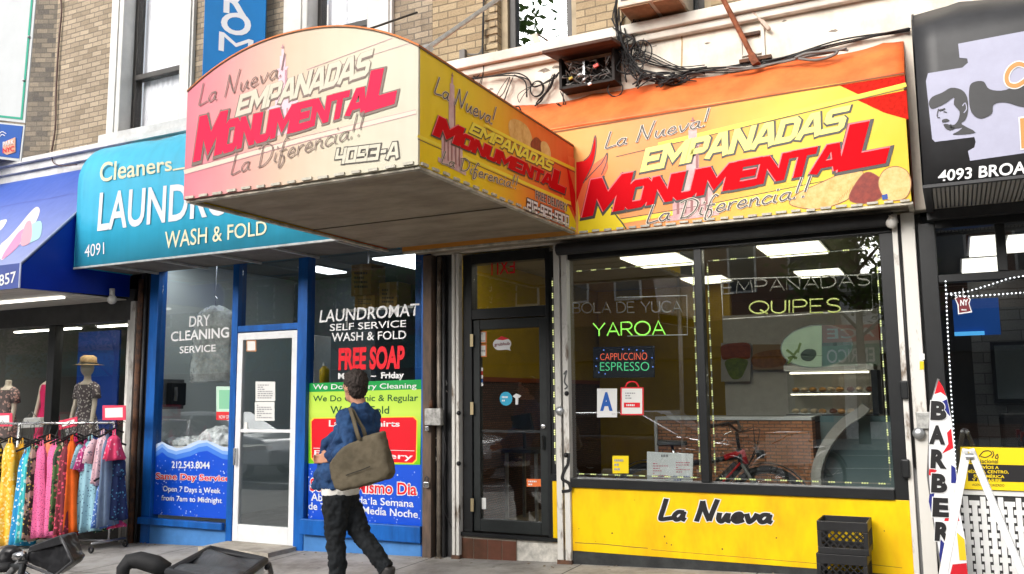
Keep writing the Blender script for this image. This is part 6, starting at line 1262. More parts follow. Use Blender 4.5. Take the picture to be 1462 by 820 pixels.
jk = baked(m.build('jacket', navy, pn, True), ('REMESH', dict(mode='VOXEL', voxel_size=.011)), ('SMOOTH', dict(factor=.5, iterations=3)), ('DISPLACE', dict(texture=noisetex('folds', .06, 4), strength=.05, mid_level=.5)))
m = MB(); m.rings([ring(hx-.005, -1.55, .685, .14, .172), ring(hx-.005, -1.55, .80, .14, .174)]); baked(m.build('shirt_hem', shirt, pn, True), ('REMESH', dict(mode='VOXEL', voxel_size=.011)), ('DISPLACE', dict(texture=noisetex('hem', .05), strength=.015, mid_level=.5)))
m = MB(); m.rings([ring(hx, -1.55, .58, .115, .14), ring(hx, -1.55, .66, .13, .16), ring(hx, -1.55, .75, .125, .16)])
for a_1, b_1, c_1 in ((hip1, kn1, an1), (hip2, kn2, an2)):
    m.tube([a_1+Vector((0, 0, .03)), a_1-Vector((0, 0, .04)), a_1+(b_1-a_1)*.55, b_1, b_1+(c_1-b_1)*.5+Vector((.012, 0, 0)), c_1+(c_1-b_1).normalized()*.01], [.11, .112, .095, .076, .07, .064], 14)
baked(m.build('jeans', jean, pn, True), ('REMESH', dict(mode='VOXEL', voxel_size=.011)), ('SMOOTH', dict(factor=.5, iterations=2)), ('DISPLACE', dict(texture=noisetex('jean_folds', .05, 4), strength=.045, mid_level=.5)))
shoe = M('dark_shoe', (.03, .028, .027), .5)
for a_1, f_ in ((an1, f1), (an2, f2_)):
    m = MB(); m.tube([a_1+Vector((.035, 0, .02)), a_1+Vector((.02, 0, -.03)), (a_1+f_)/2+Vector((0, 0, -.015)), f_+(f_-a_1)*.3], [.05, .058, .055, .038], 12); baked(m.build('shoe', shoe, pn, True), ('REMESH', dict(mode='VOXEL', voxel_size=.01)), ('SMOOTH', dict(factor=.5, iterations=2)))
# tote bag: held on the shoulder
tb = empty('tote_bag', PYv(510, 665, -1.85), 'slouchy olive brown tote bag hanging from the walking man\'s shoulder', 'bag')
bp_ = [(468, 663), (480, 646), (497, 633), (520, 623), (541, 617), (547, 636), (552, 660), (556, 676), (550, 685), (520, 694), (487, 702), (476, 698), (471, 682)]
front = [PYv(x, y, -1.885) for x, y in bp_]; n_ = len(front); cen = sum(front, Vector())/n_
rgs = [[cen+(p-cen)*k+Vector((0, dy, 0)) for p in front] for k, dy in ((.90, -.012), (.98, .005), (1.0, .03), (1.0, .08), (.96, .10))]
o = MB().rings(rgs).build('bag_body', bagm, tb, True); baked(o, ('REMESH', dict(mode='VOXEL', voxel_size=.010)), ('SMOOTH', dict(factor=.5, iterations=1)), ('DISPLACE', dict(texture=noisetex('bag_folds', .09, 3), strength=.028, mid_level=.5)))
top_l, top_r = PYv(499, 583, -1.80), PYv(507, 582, -1.80)
for yo in (-.02, .07):
    a1, b1 = PYv(500, 632, -1.885), PYv(515, 625, -1.885); o_ = Vector((0, yo, 0))
    m = MB(); m.rings([[p+Vector((-.018, 0, 0)), p+Vector((.018, 0, 0)), p+Vector((.018, .006, 0)), p+Vector((-.018, .006, 0))] for p in (PYv(515, 628, -1.895)+o_, PYv(510, 612, -1.875)+o_, PYv(505, 597, -1.845)+o_*.5, PYv(501, 586, -1.81)+o_*.3, PYv(499, 582, -1.77), Vector(PYv(500, 583, -1.70)))])
    m.build('strap', bagm, tb, True)
line(lambda x, y: PYv(x, y, -1.912), [(494, 679), (505, 675), (517, 671), (529, 666)], 1.6, bagd, tb, 'zip_pocket', .004, True)

# ------------------------------------------------------------------ dress rail and dresses
ry = -.5
r1 = PYv(163, 604, ry); r0_ = Vector((-11.0, ry, r1.z-.02)); gzr = gz(r1.x, ry)
rk = empty('clothes_rail', (r1.x-1.2, ry, gzr), 'chrome clothes rail on castors crowded with bright dresses', 'clothes rail')
MB().tube([r0_, r1], .014, 8).build('rail', chrome, rk, True)
for x in (r1.x, r0_.x+.3, PYv(24, 650, ry).x): MB().tube([(x, ry, gz(x, ry)+.10), (x, ry, r1.z)], .012, 8).build('upright', chrome, rk, True)
MB().tube([(r0_.x+.3, ry, gz(r0_.x, ry)+.11), (r1.x, ry, gzr+.10)], .014, 8).tube([(r1.x, ry-.22, gzr+.10), (r1.x, ry+.22, gzr+.10)], .014, 8).build('base_bar', M('dull_steel', (.3, .3, .31), .35, metal=.8), rk, True)
for dy in (-.22, .22):
    MB().torus((r1.x, ry+dy, gzr+.04), (0, 1, 0), .03, .012, 16, 6).build('castor', rubber, rk, True)
G_ = 'dresses hanging on the clothes rail'
def dress(x0, x1, b0, b1, yt, yb, mat, label, Y=-.5, sleeve=False, depth=.115, strap=True, cat='dress', pl=5, seed=0):
    rnd = random.Random(int(x0*7+yb)); a = PYv((x0+x1)/2, yt, Y); zt = a.z; tx0, tx1 = PYv(x0, yt, Y).x, PYv(x1, yt, Y).x; hw_ = max(0, .33*(PYv(b1, yb, Y).x-PYv(b0, yb, Y).x)-(tx1-tx0)/2); tx0 -= hw_; tx1 += hw_; bx0, bx1 = PYv(b0, yb, Y).x, PYv(b1, yb, Y).x; zb = PYv((b0+b1)/2, yb, Y).z
    e = empty('dress' if cat == 'dress' else 'blouse', ((tx0+tx1)/2, Y, zt), label, cat, G_); N = 40; rg = []; ph = rnd.uniform(0, 6)
    for j in range(13):
        t = j/12; cxm = (tx0+tx1)/2*(1-t)+(bx0+bx1)/2*t; wt = max(.03, (tx1-tx0)/2); wb = max(.035, (bx1-bx0)/2)
        u = min(1, t/.12); waist = 1-.16*math.exp(-((t-.3)/.12)**2)
        rx = (wt*.6+(wt*.55)*u)*(1-t)+wb*t if t < .25 else wt*1.15*(1-t)+wb*t
        rx *= waist; ry_ = (.035*u+.02)+(depth-.05)*t; amp = .05+.26*t
        z = zt*(1-t)+zb*t
        rg.append([(cxm+rx*math.cos(2*math.pi*k/N)*(1+amp*.8*math.sin(pl*2*math.pi*k/N+ph+t)), Y+ry_*math.sin(2*math.pi*k/N)*(1+amp*math.sin((pl+2)*2*math.pi*k/N+ph*2)), z+(.012*math.sin(3*2*math.pi*k/N+ph) if j == 12 else 0)) for k in range(N)])
    MB().rings(rg).build('body', mat, e, True)
    cxm = (tx0+tx1)/2; w_ = max(.03, (tx1-tx0)/2)
    if sleeve:
        for s_ in (-1, 1): MB().tube([(cxm+s_*w_*.7, Y+s_*.03-.03, zt-.04), (cxm+s_*w_*1.15, Y+s_*.05-.05, zt-.16), (cxm+s_*w_*1.2, Y+s_*.06-.06, zt-.30)], [.03, .05, .055], 10).build('sleeve', mat, e, True)
    if strap:
        for s_ in (-1, 1): MB().bar((cxm+s_*w_*.35, Y, zt-.01), (cxm+s_*w_*.22, Y, zt+.07), .018, .006, (0, 1, 0)).build('strap', mat, e)
    zr_ = r1.z; MB().tube([(cxm-w_*.5, Y-.1, zt+.03), (cxm, Y, zt+.075), (cxm+w_*.5, Y+.1, zt+.03)], .011, 6).tube([(cxm, Y, zt+.075), (cxm, Y+(ry-Y)*.3, zr_-.03), (cxm, ry-.018, zr_), (cxm, ry, zr_+.02), (cxm, ry+.018, zr_)], .003, 5).build('hanger', ink, e)
    return e
yel1 = spotmat('yellow_floral', hexc(252, 226, 150), hexc(246, 178, 24), 26, .42, c3=hexc(250, 200, 70)); blu1 = spotmat('blue_white_dots', hexc(232, 244, 250), hexc(28, 150, 204), 24, .26); aqua = spotmat('aqua_leaf', hexc(220, 246, 240), hexc(70, 198, 206), 18, .34)
blackmulti = spotmat('black_multi_floral', hexc(220, 196, 80), hexc(44, 38, 40), 26, .25, c3=hexc(170, 140, 130)); pinkdot = spotmat('pink_tiny_dots', hexc(150, 60, 110), hexc(240, 112, 166), 60, .26); coral = M('coral_cloth', hexc(250, 140, 106), .8, noise=.12)
trop = spotmat('green_tropical', hexc(230, 120, 130), hexc(74, 110, 60), 22, .3, c3=hexc(30, 50, 34)); burg = spotmat('burgundy_print', hexc(230, 80, 110), hexc(120, 36, 50), 24, .3); orangec = M('orange_cloth', hexc(250, 110, 30), .8, noise=.18); hotpink = M('hot_pink_cloth', hexc(244, 40, 120), .8, noise=.15)
purp = spotmat('pink_purple_print', hexc(70, 40, 90), hexc(232, 120, 170), 30, .32); mag = spotmat('magenta_print', hexc(250, 200, 220), hexc(190, 60, 130), 30, .3); dteal = M('dark_teal_cloth', hexc(30, 60, 66), .8, noise=.2); lblu = spotmat('light_blue_print', hexc(60, 90, 120), hexc(150, 196, 212), 34, .22); lblu2 = spotmat('ice_blue_print', hexc(50, 80, 110), hexc(170, 208, 220), 40, .24)
pstr = spotmat('pink_grey_check', hexc(120, 110, 130), hexc(230, 190, 200), 34, .26); bpat = spotmat('blue_pattern', hexc(200, 220, 240), hexc(70, 110, 180), 36, .25); gblue = M('grey_blue_cloth', hexc(120, 140, 170), .8, noise=.2); whtc = M('white_cloth', (.74, .73, .72), .8, noise=.1); pinkb = spotmat('pink_blouse_print', hexc(252, 180, 200), hexc(240, 70, 120), 22, .24); navyf = spotmat('navy_floral', hexc(80, 150, 190), hexc(18, 40, 92), 28, .22)
D_ = [(-4, 2, -8, 3, 634, 772, spotmat('black_yellow_print', hexc(240, 200, 30), hexc(30, 28, 26), 18, .3), 'black and yellow printed dress at the far left of the rail', -.44), (7, 22, 1, 24, 633, 777, yel1, 'yellow dress with white flowers, the widest one at the left of the rail', -.62), (26, 36, 22, 36, 634, 700, yel1, 'short yellow flowered dress tucked behind the blue spotted one', -.50),
 (32, 42, 24, 42, 648, 777, blu1, 'blue dress with white spots beside the yellow dress', -.64), (37, 45, 36, 45, 646, 772, aqua, 'aqua leaf print dress right of the blue spotted dress', -.68), (44, 51, 44, 55, 640, 770, blackmulti, 'black dress with small multicoloured flowers left of the pink dress', -.72),
 (56, 63, 54, 74, 637, 766, pinkdot, 'pink dress with tiny dots left of the coral one', -.66), (62, 76, 60, 80, 629, 764, coral, 'plain coral dress between the two pink dotted dresses', -.60), (75, 80, 74, 97, 636, 763, pinkdot, 'pink dress with tiny dots right of the coral one', -.69), (80, 89, 80, 92, 637, 755, trop, 'green tropical print dress right of the pink dresses', -.74),
 (90, 98, 88, 102, 637, 765, burg, 'burgundy and pink printed dress', -.76), (99, 106, 97, 109, 630, 759, orangec, 'plain bright orange dress', -.72), (104, 112, 102, 114, 628, 662, hotpink, 'short hot pink top beside the orange dress', -.64), (108, 117, 107, 116, 640, 697, purp, 'short pink and purple printed dress', -.60), (118, 126, 116, 127, 636, 671, mag, 'short magenta printed top left of the light blue dress', -.62),
 (105, 111, 105, 112, 690, 758, dteal, 'dark teal skirt hanging low behind the printed dresses', -.45), (124, 134, 112, 138, 630, 757, lblu, 'long light blue patterned dress with a flared hem', -.60), (133, 139, 128, 141, 640, 756, lblu2, 'ice blue patterned dress behind the long light blue one', -.48), (141, 152, 139, 154, 622, 691, pstr, 'pink and grey checked shirt dress', -.60), (143, 151, 141, 152, 690, 752, bpat, 'blue patterned skirt below the pink checked shirt dress', -.66), (150, 156, 149, 156, 628, 750, gblue, 'plain grey blue dress', -.64), (155, 159, 154, 160, 634, 742, whtc, 'narrow white dress near the right end of the rail', -.48), (158, 168, 158, 169, 622, 656, pinkb, 'pink printed blouse at the right end of the rail', -.62), (160, 171, 153, 174, 640, 741, navyf, 'navy floral dress, the last at the right end of the rail', -.52), (160, 168, 158, 172, 741, 752, pinkb, 'pink hem of a skirt showing below the navy floral dress', -.46)]
rb = random.Random(11)
BK = [spotmat('rust_leaf_print', hexc(220, 150, 60), hexc(110, 40, 26), 30, .3, c3=hexc(40, 60, 40)), spotmat('violet_print', hexc(240, 180, 220), hexc(90, 40, 110), 34, .28, c3=hexc(40, 30, 70)), spotmat('green_sprig_print', hexc(230, 230, 190), hexc(40, 90, 70), 36, .3, c3=hexc(20, 50, 40)), spotmat('red_bloom_print', hexc(250, 210, 190), hexc(180, 30, 40), 30, .34, c3=hexc(90, 20, 30)), spotmat('cream_bloom_print', hexc(200, 90, 100), hexc(220, 206, 180), 30, .26, c3=hexc(110, 130, 90)), spotmat('teal_bloom_print', hexc(240, 220, 150), hexc(20, 110, 120), 32, .28, c3=hexc(10, 60, 80))]
BN = ['rust leaf print dress', 'violet print dress', 'green sprig dress', 'red bloom dress', 'cream bloom dress', 'teal bloom dress']
BA = ['behind the yellow dress', 'behind the blue spotted dress', 'behind the first pink dress', 'behind the second pink dress', 'behind the orange dress', 'behind the magenta top', 'behind the long light blue dress', 'behind the checked shirt dress', 'behind the navy floral dress']
for k, x in enumerate((14, 30, 50, 68, 90, 100, 112, 122, 146)):
    D_.append((x-5, x+6, x-7, x+9, 636+rb.uniform(-3, 3), 744+rb.uniform(-8, 14), BK[k % 6], BN[k % 6]+' hanging '+BA[k], -.38-.02*(k % 2)))
for d in D_: dress(*d[:8], Y=d[8], sleeve=d[7].startswith(('pink and grey', 'long light', 'navy floral')), strap=not d[7].startswith(('pink hem', 'blue patterned skirt', 'dark teal skirt')))
# mannequins and price cards in the window
mq = M('mannequin_skin', hexc(222, 208, 190), .4)
def mannequin(px, ptop, pbot, Y, mat, label, head=True, hat=False, skirt=True):
    a = PYv(px, ptop, Y); z1 = a.z; x = a.x; zc = z1-.22 if head else z1   # zc: neck base
    e = empty('mannequin', (x, Y, .62), label, 'mannequin'); m = MB()
    m.rings([ring(x, Y, .75, .11, .09), ring(x, Y, zc-.55, .13, .10), ring(x, Y, zc-.36, .095, .085), ring(x, Y, zc-.16, .125, .10), ring(x, Y, zc-.05, .12, .08), ring(x, Y, zc, .045, .045), ring(x, Y, zc+.08, .04, .042)])
    if head: m.ball((x, Y-.01, zc+.16), .09, .85, 1, 1.25)
    for s_ in (-1, 1): m.tube([(x+s_*.10, Y, zc-.06), (x+s_*.15, Y, zc-.08), (x+s_*.185, Y-.02, zc-.32), (x+s_*.20, Y-.06, zc-.52), (x+s_*.195, Y-.08, zc-.62)], [.04, .042, .034, .028, .02], 10)
    m.tube([(x, Y, .63), (x, Y, .8)], .025, 8)
    baked(m.build('body', mq, e, True), ('REMESH', dict(mode='VOXEL', voxel_size=.012)), ('SMOOTH', dict(factor=.5, iterations=2)))
    MB().tube([(x, Y, .62), (x, Y, .64)], .16, 20).build('base', chrome, e)
    m = MB(); m.rings([ring(x, Y, zc-.72 if not skirt else .78, .21, .17, 24), ring(x, Y, zc-.5, .16, .125, 24), ring(x, Y, zc-.36, .105, .095, 24), ring(x, Y, zc-.16, .14, .112, 24), ring(x, Y, zc-.06, .13, .09, 24)], cap=False)
    if hat or not skirt:
        for s_ in (-1, 1): m.tube([(x+s_*.1, Y, zc-.06), (x+s_*.155, Y, zc-.09), (x+s_*.185, Y, zc-.24)], [.05, .058, .062], 12)
    o = m.build('dress', mat, e, True)
    if hat:
        hm = M('straw', hexc(214, 180, 132), .85, noise=.25, scale=40); MB().tube([(x, Y, zc+.20), (x, Y, zc+.30), (x, Y, zc+.325)], [.11, .10, .06], 20).build('hat_crown', hm, e, True); MB().rings([ring(x, Y, zc+.198, .2, .2, 24), ring(x, Y, zc+.21, .1, .1, 24)], cap=False).build('hat_brim', hm, e, True); MB().torus((x, Y, zc+.215), (0, 0, 1), .112, .012, 24, 6).build('hat_band', ink, e, True)
    return e
stripe = spotmat('grey_stripe_cloth', hexc(230, 222, 216), hexc(110, 98, 102), 30, .3); greyfl = spotmat('grey_pink_floral', hexc(214, 170, 160), hexc(110, 96, 96), 24, .35)
mannequin(126, 519, 610, .5, stripe, 'mannequin in a grey striped dress and straw hat', hat=True, skirt=False)
mannequin(72, 543, 615, .62, M('fuchsia_cloth', hexc(222, 22, 98), .75, noise=.15), 'mannequin in a plain fuchsia strappy dress behind the dark mullion', head=False); mannequin(12, 551, 615, .5, greyfl, 'mannequin in a grey and pink floral top at the left edge', head=False, skirt=False)
pkc = M('pink_card_edge', hexc(236, 66, 96), .6)
for k, (x0, y0, x1, y1, lb) in enumerate(((147, 579, 180, 600, 'pink edged price card at the right end of the clothes window'), (85, 598, 111, 611, 'tilted pink edged price card above the middle of the rail'), (-6, 590, 18, 609, 'pink edged price card at the left edge of the clothes window'))):
    Y = -.36; pl = lambda x, y: PYv(x, y, Y); e = empty('price_card', pl(x0, y1), lb, 'price card'); tl = 3 if k == 1 else 0
    panel(quadof(pl, [(x0, y1+tl), (x1, y1-tl), (x1, y0-tl), (x0, y0+tl)]), .006, pkc, e, 'card'); q = quadof(pl, [(x0+4, y1+tl*.8-3.5), (x1-4, y1-tl*.8-4), (x1-4, y0-tl*.8+3), (x0+4, y0+tl*.8+4)]); panel(q, .009, paper, e, 'inner_card'); MB().tube([pl((x0+x1)/2, y1), pl((x0+x1)/2, y1)-Vector((0, 0, max(.02, pl((x0+x1)/2, y1).z-r1.z)))], .006).build('clip_stem', chrome, e)
a = PYv(45, 603, .2); e = empty('handbag', a, 'pale grey handbag propped in the clothes window', 'bag'); MB().prism([PYv(28, 612, .25), PYv(60, 610, .25), PYv(57, 596, .25), PYv(34, 597, .25)], (0, .1, 0)).build('bag_body', M('pale_grey_vinyl', (.5, .49, .48), .5), e, bevel=.01); MB().tube([PYv(38, 597, .28), PYv(45, 588, .28), PYv(53, 596, .28)], .006).build('bag_handle', dgrey, e, True)

# ------------------------------------------------------------------ street furniture and things on the pavement
# milk crates
crm = M('black_crate_plastic', (.013, .013, .014), .45, noise=.3, scale=12)
def crate(x, y, z, label, rz=0):
    e = empty('milk_crate', (x, y, z), label, 'crate', 'stacked milk crates'); W, H_, t_ = .175, .232, .012
    m = MB()
    for sx in (-1, 1):
        for sy in (-1, 1): m.box(x+sx*W-sx*t_*2.6, x+sx*W, y+sy*W-sy*t_*2.6, y+sy*W, z+.046, z+H_-.072)
    m.box(x-W, x+W, y-W, y-W+t_, z, z+.045); m.box(x-W, x+W, y+W-t_, y+W, z, z+.045); m.box(x-W, x-W+t_, y-W+t_, y+W-t_, z, z+.045); m.box(x+W-t_, x+W, y-W+t_, y+W-t_, z, z+.045)
    m.box(x-W, x+W, y-W, y-W+t_, z+H_-.07, z+H_); m.box(x-W, x+W, y+W-t_, y+W, z+H_-.07, z+H_); m.box(x-W, x-W+t_, y-W+t_, y+W-t_, z+H_-.07, z+H_); m.box(x+W-t_, x+W, y-W+t_, y+W-t_, z+H_-.07, z+H_)
    m.build('shell', crm, e, bevel=.003); m = MB(); z0, z1 = z+.046, z+H_-.071; n_ = 6
    for k in range(-3, n_):
        u0 = -W+.03+k*(2*W-.06)/n_; d = (z1-z0)
        for s_ in (-1, 1):
            a = (u0 if s_ == 1 else u0+d); b = (u0+d if s_ == 1 else u0)
            lo, hi = -W+.03, W-.03
            def clipx(a, b):
                P_ = [(a, z0), (b, z1)]; (xa, za), (xb, zb) = P_
                f = lambda xx: za+(zb-za)*(xx-xa)/(xb-xa)
                q_ = []
                for (xx, zz) in P_: xx2 = max(lo, min(hi, xx)); q_.append((xx2, f(xx2)))
                return q_ if abs(q_[0][0]-q_[1][0]) > .008 else None
            c_q = clipx(a, b)
            if not c_q: continue
            (xa, za), (xb, zb) = c_q; dy = .002*s_
            for yy in (y-W+.006, y+W-.006): m.bar((x+xa, yy+dy, za), (x+xb, yy+dy, zb), .008, .006, (0, 1, 0))
            for xx in (x-W+.006, x+W-.006): m.bar((xx+dy, y+xa, za), (xx+dy, y+xb, zb), .006, .005, (1, 0, 0))
    m.build('lattice', crm, e); B('base', crm, e, (x-W+t_, x+W-t_, y-W+t_, y+W-t_, z+.002, z+.012))
    return e
czz = gz(-.83, -.3)+.004
crate(-.83, -.27, czz, 'lower black milk crate of the stack by the yellow panel'); crate(-.815, -.268, czz+.234, 'upper black milk crate of the stack by the yellow panel')
# white A-frame sign stand
AYf = -1.9; ap = PYv(1384, 650, AYf); ag = gz(0, AYf); tm = M('white_tube_paint', (.80, .80, .79), .35, noise=.06, scale=8)
af = empty('sidewalk_sign', (ap.x, AYf, ag), 'white tube A-frame pavement sign seen edge-on', 'sign stand')
lx = PYv(1350, 818, AYf); rx_ = PYv(1457, 818, AYf)
def ext(a, b, z): t = (z-a.z)/(b.z-a.z); return a+(b-a)*t
fl_, fr = ext(ap, lx, ag), ext(ap, rx_, ag)
for dx, ft_, nm in ((-.014, fl_, 'left'), (.016, fr, 'right')):
    m = MB()
    t0 = Vector((ap.x+dx, AYf, ap.z)); 
    m.bar(t0, ft_, .036, .036, (0, 1, 0)); m.bar(t0+Vector((0, .62, 0)), ft_+Vector((0, .62, 0)), .036, .036, (0, 1, 0))
    for k in (.02, .93): 
        c = t0+(ft_-t0)*k; m.bar(c+Vector((0, .019, 0)), c+Vector((0, .6, 0)), .03, .03)
    m.build('leg_frame', tm, af, bevel=.006)
    p_ = [t0+(ft_-t0)*.05+Vector((0, .02, 0)), t0+(ft_-t0)*.90+Vector((0, .02, 0)), t0+(ft_-t0)*.90+Vector((0, .6, 0)), t0+(ft_-t0)*.05+Vector((0, .6, 0))]
    MB().prism(p_, (.006, 0, 0)).build('sign_board', M('tan_sign_board', hexc(196, 160, 92), .5, noise=.3, scale=6), af)
MB().tube([(ap.x-.02, AYf-.025, ap.z-.005), (ap.x+.02, AYf-.025, ap.z-.005)], .016, 10).build('hinge', steel, af)
# feather flag
FY = -.32; PFf = lambda x, y: PYv(x, y, FY)
ff = empty('feather_flag', PFf(1350, 825), 'tall feather flag spelling barber downwards in black on red, white and blue', 'flag')
fp = [(1340, 543), (1346, 552), (1352, 568), (1358, 595), (1362, 630), (1366, 680), (1370, 730), (1378, 770), (1382, 822), (1346, 822), (1341, 790), (1333, 740), (1327, 690), (1326, 650), (1327, 600), (1331, 570)]
vs = quadof(PFf, fp); n_ = qnorm([vs[0], vs[5], vs[0], vs[10]]); MB().prism(vs, Vector((0, .004, 0))).build('cloth', M('flag_white', (.70, .70, .72), .8, noise=.1), ff)
fr_ = M('flag_red', hexc(214, 30, 44), .8, noise=.1); fb = M('flag_blue', hexc(40, 48, 130), .8, noise=.1)
for pts, mt in (([(1340, 543), (1346, 552), (1351, 566), (1343, 560), (1334, 563)], fr_), ([(1352, 570), (1357, 595), (1350, 588), (1344, 574)], fb), ([(1352, 618), (1358, 612), (1361, 640), (1345, 648), (1354, 634)], fr_), ([(1327, 668), (1338, 672), (1330, 680), (1326, 678)], fr_), ([(1358, 664), (1364, 668), (1366, 690), (1358, 690)], fb), ([(1327, 706), (1334, 704), (1330, 734), (1326, 716)], fb), ([(1350, 738), (1368, 736), (1370, 744), (1348, 744)], fr_), ([(1343, 770), (1352, 780), (1350, 822), (1346, 822), (1341, 792)], fb), ([(1366, 760), (1377, 770), (1380, 800), (1370, 800)], M('flag_yellow', hexc(230, 200, 40), .8)), ([(1360, 806), (1380, 804), (1382, 822), (1356, 822)], fr_)):
    poly(PFf, pts, mt, ff, 'flag_patch', .003)
for k, ch in enumerate('BARBER'):
    y0 = 599+k*34.5; dx = (0, -2, 0, 1, 3, 6)[k]; q_ = [(1329+dx, y0), (1351+dx, y0+1), (1350+dx, y0-25), (1330+dx, y0-26)]
    text(ch, quadof(PFf, q_), wht, ff, bold=.075, grow=.05, off=.005, name='lettering_halo'); text(ch, quadof(PFf, q_), ink, ff, bold=.06, grow=.02, off=.008)
MB().tube([PFf(1346, 826)-Vector((0, 0, .06)), PFf(1336, 760)+Vector((0, .012, 0)), PFf(1325, 680)+Vector((0, .012, 0)), PFf(1329, 580)+Vector((0, .012, 0)), PFf(1340, 541)+Vector((0, .012, 0))], .009, 8).build('pole', dgrey, ff, True); a = PFf(1346, 826); MB().tube([(a.x, FY, gz(a.x, FY)), (a.x, FY, gz(a.x, FY)+.05)], [.16, .12], 16).build('base', black, ff, True)
# parking sign on its pole
sy = -5.25; sx1 = PYv(52, 175, sy); PSs = lambda x, y: PYv(x, y, sy); sg_ = empty('parking_sign', (sx1.x-.22, sy, gz(-3.6, sy)), 'white parking sign with a green border above a small blue plate on a steel post', 'sign')
plw = M('sign_sheet_white', (.50, .52, .53), .35, noise=.05); grn = M('sign_green', hexc(40, 168, 140), .4)
zt_, zb_ = PSs(52, -60).z, PSs(35, 172).z; xr_ = PSs(45, 90).x; xl_ = xr_-.40
tilt = PSs(52, 20)-PSs(36, 174)
def tq(x, y): return PSs(x, y)
outer = quadof(PSs, [(-110, 160), (37, 176), (56, -40), (-110, -40)])
panel(outer, .004, plw, sg_, 'sign_plate'); line(PSs, [(-110, 155), (32.5, 170), (51, -40)], 3.0, grn, sg_, 'border', .006)
panel(quadof(PSs, [(-110, 214), (31, 231), (37, 179), (-110, 163)]), .004, plw, sg_, 'blue_plate_edge'); panel(quadof(PSs, [(-108, 211), (29, 227), (34.5, 181), (-108, 166)]), .006, M('sign_blue', hexc(20, 86, 176), .4), sg_, 'blue_plate')
poly(PSs, [(7, 205), (13, 202), (25, 197), (25, 218), (13, 222), (7, 219)], M('pale_orange_logo', hexc(236, 176, 150), .5), sg_, 'logo', .009); text('PARK', quadof(PSs, [(8, 211), (24, 206.5), (24, 200), (8, 204)]), wht, sg_, bold=.02, off=.012); text('NYC', quadof(PSs, [(8, 220), (24, 217), (24, 209), (8, 213)]), redl, sg_, bold=.02, off=.012); line(PSs, [(1, 193), (6, 189), (12, 192)], 1, wht, sg_, 'logo_arc', .009, True); line(PSs, [(3, 196), (6, 193), (10, 195)], 1, wht, sg_, 'logo_arc', .009, True)
for px, py in ((44, 54), (37, 116)): MB().ball(PSs(px, py)+Vector((0, -.008, 0)), .006, n=8, m=6).build('bolt', steel, sg_, True)
pxx = PSs(-40, 100).x; MB().tube([(pxx, sy+.03, gz(-3.6, sy)-.1), (pxx, sy+.03, zt_+.2)], .03, 10).build('post', steel, sg_, True)

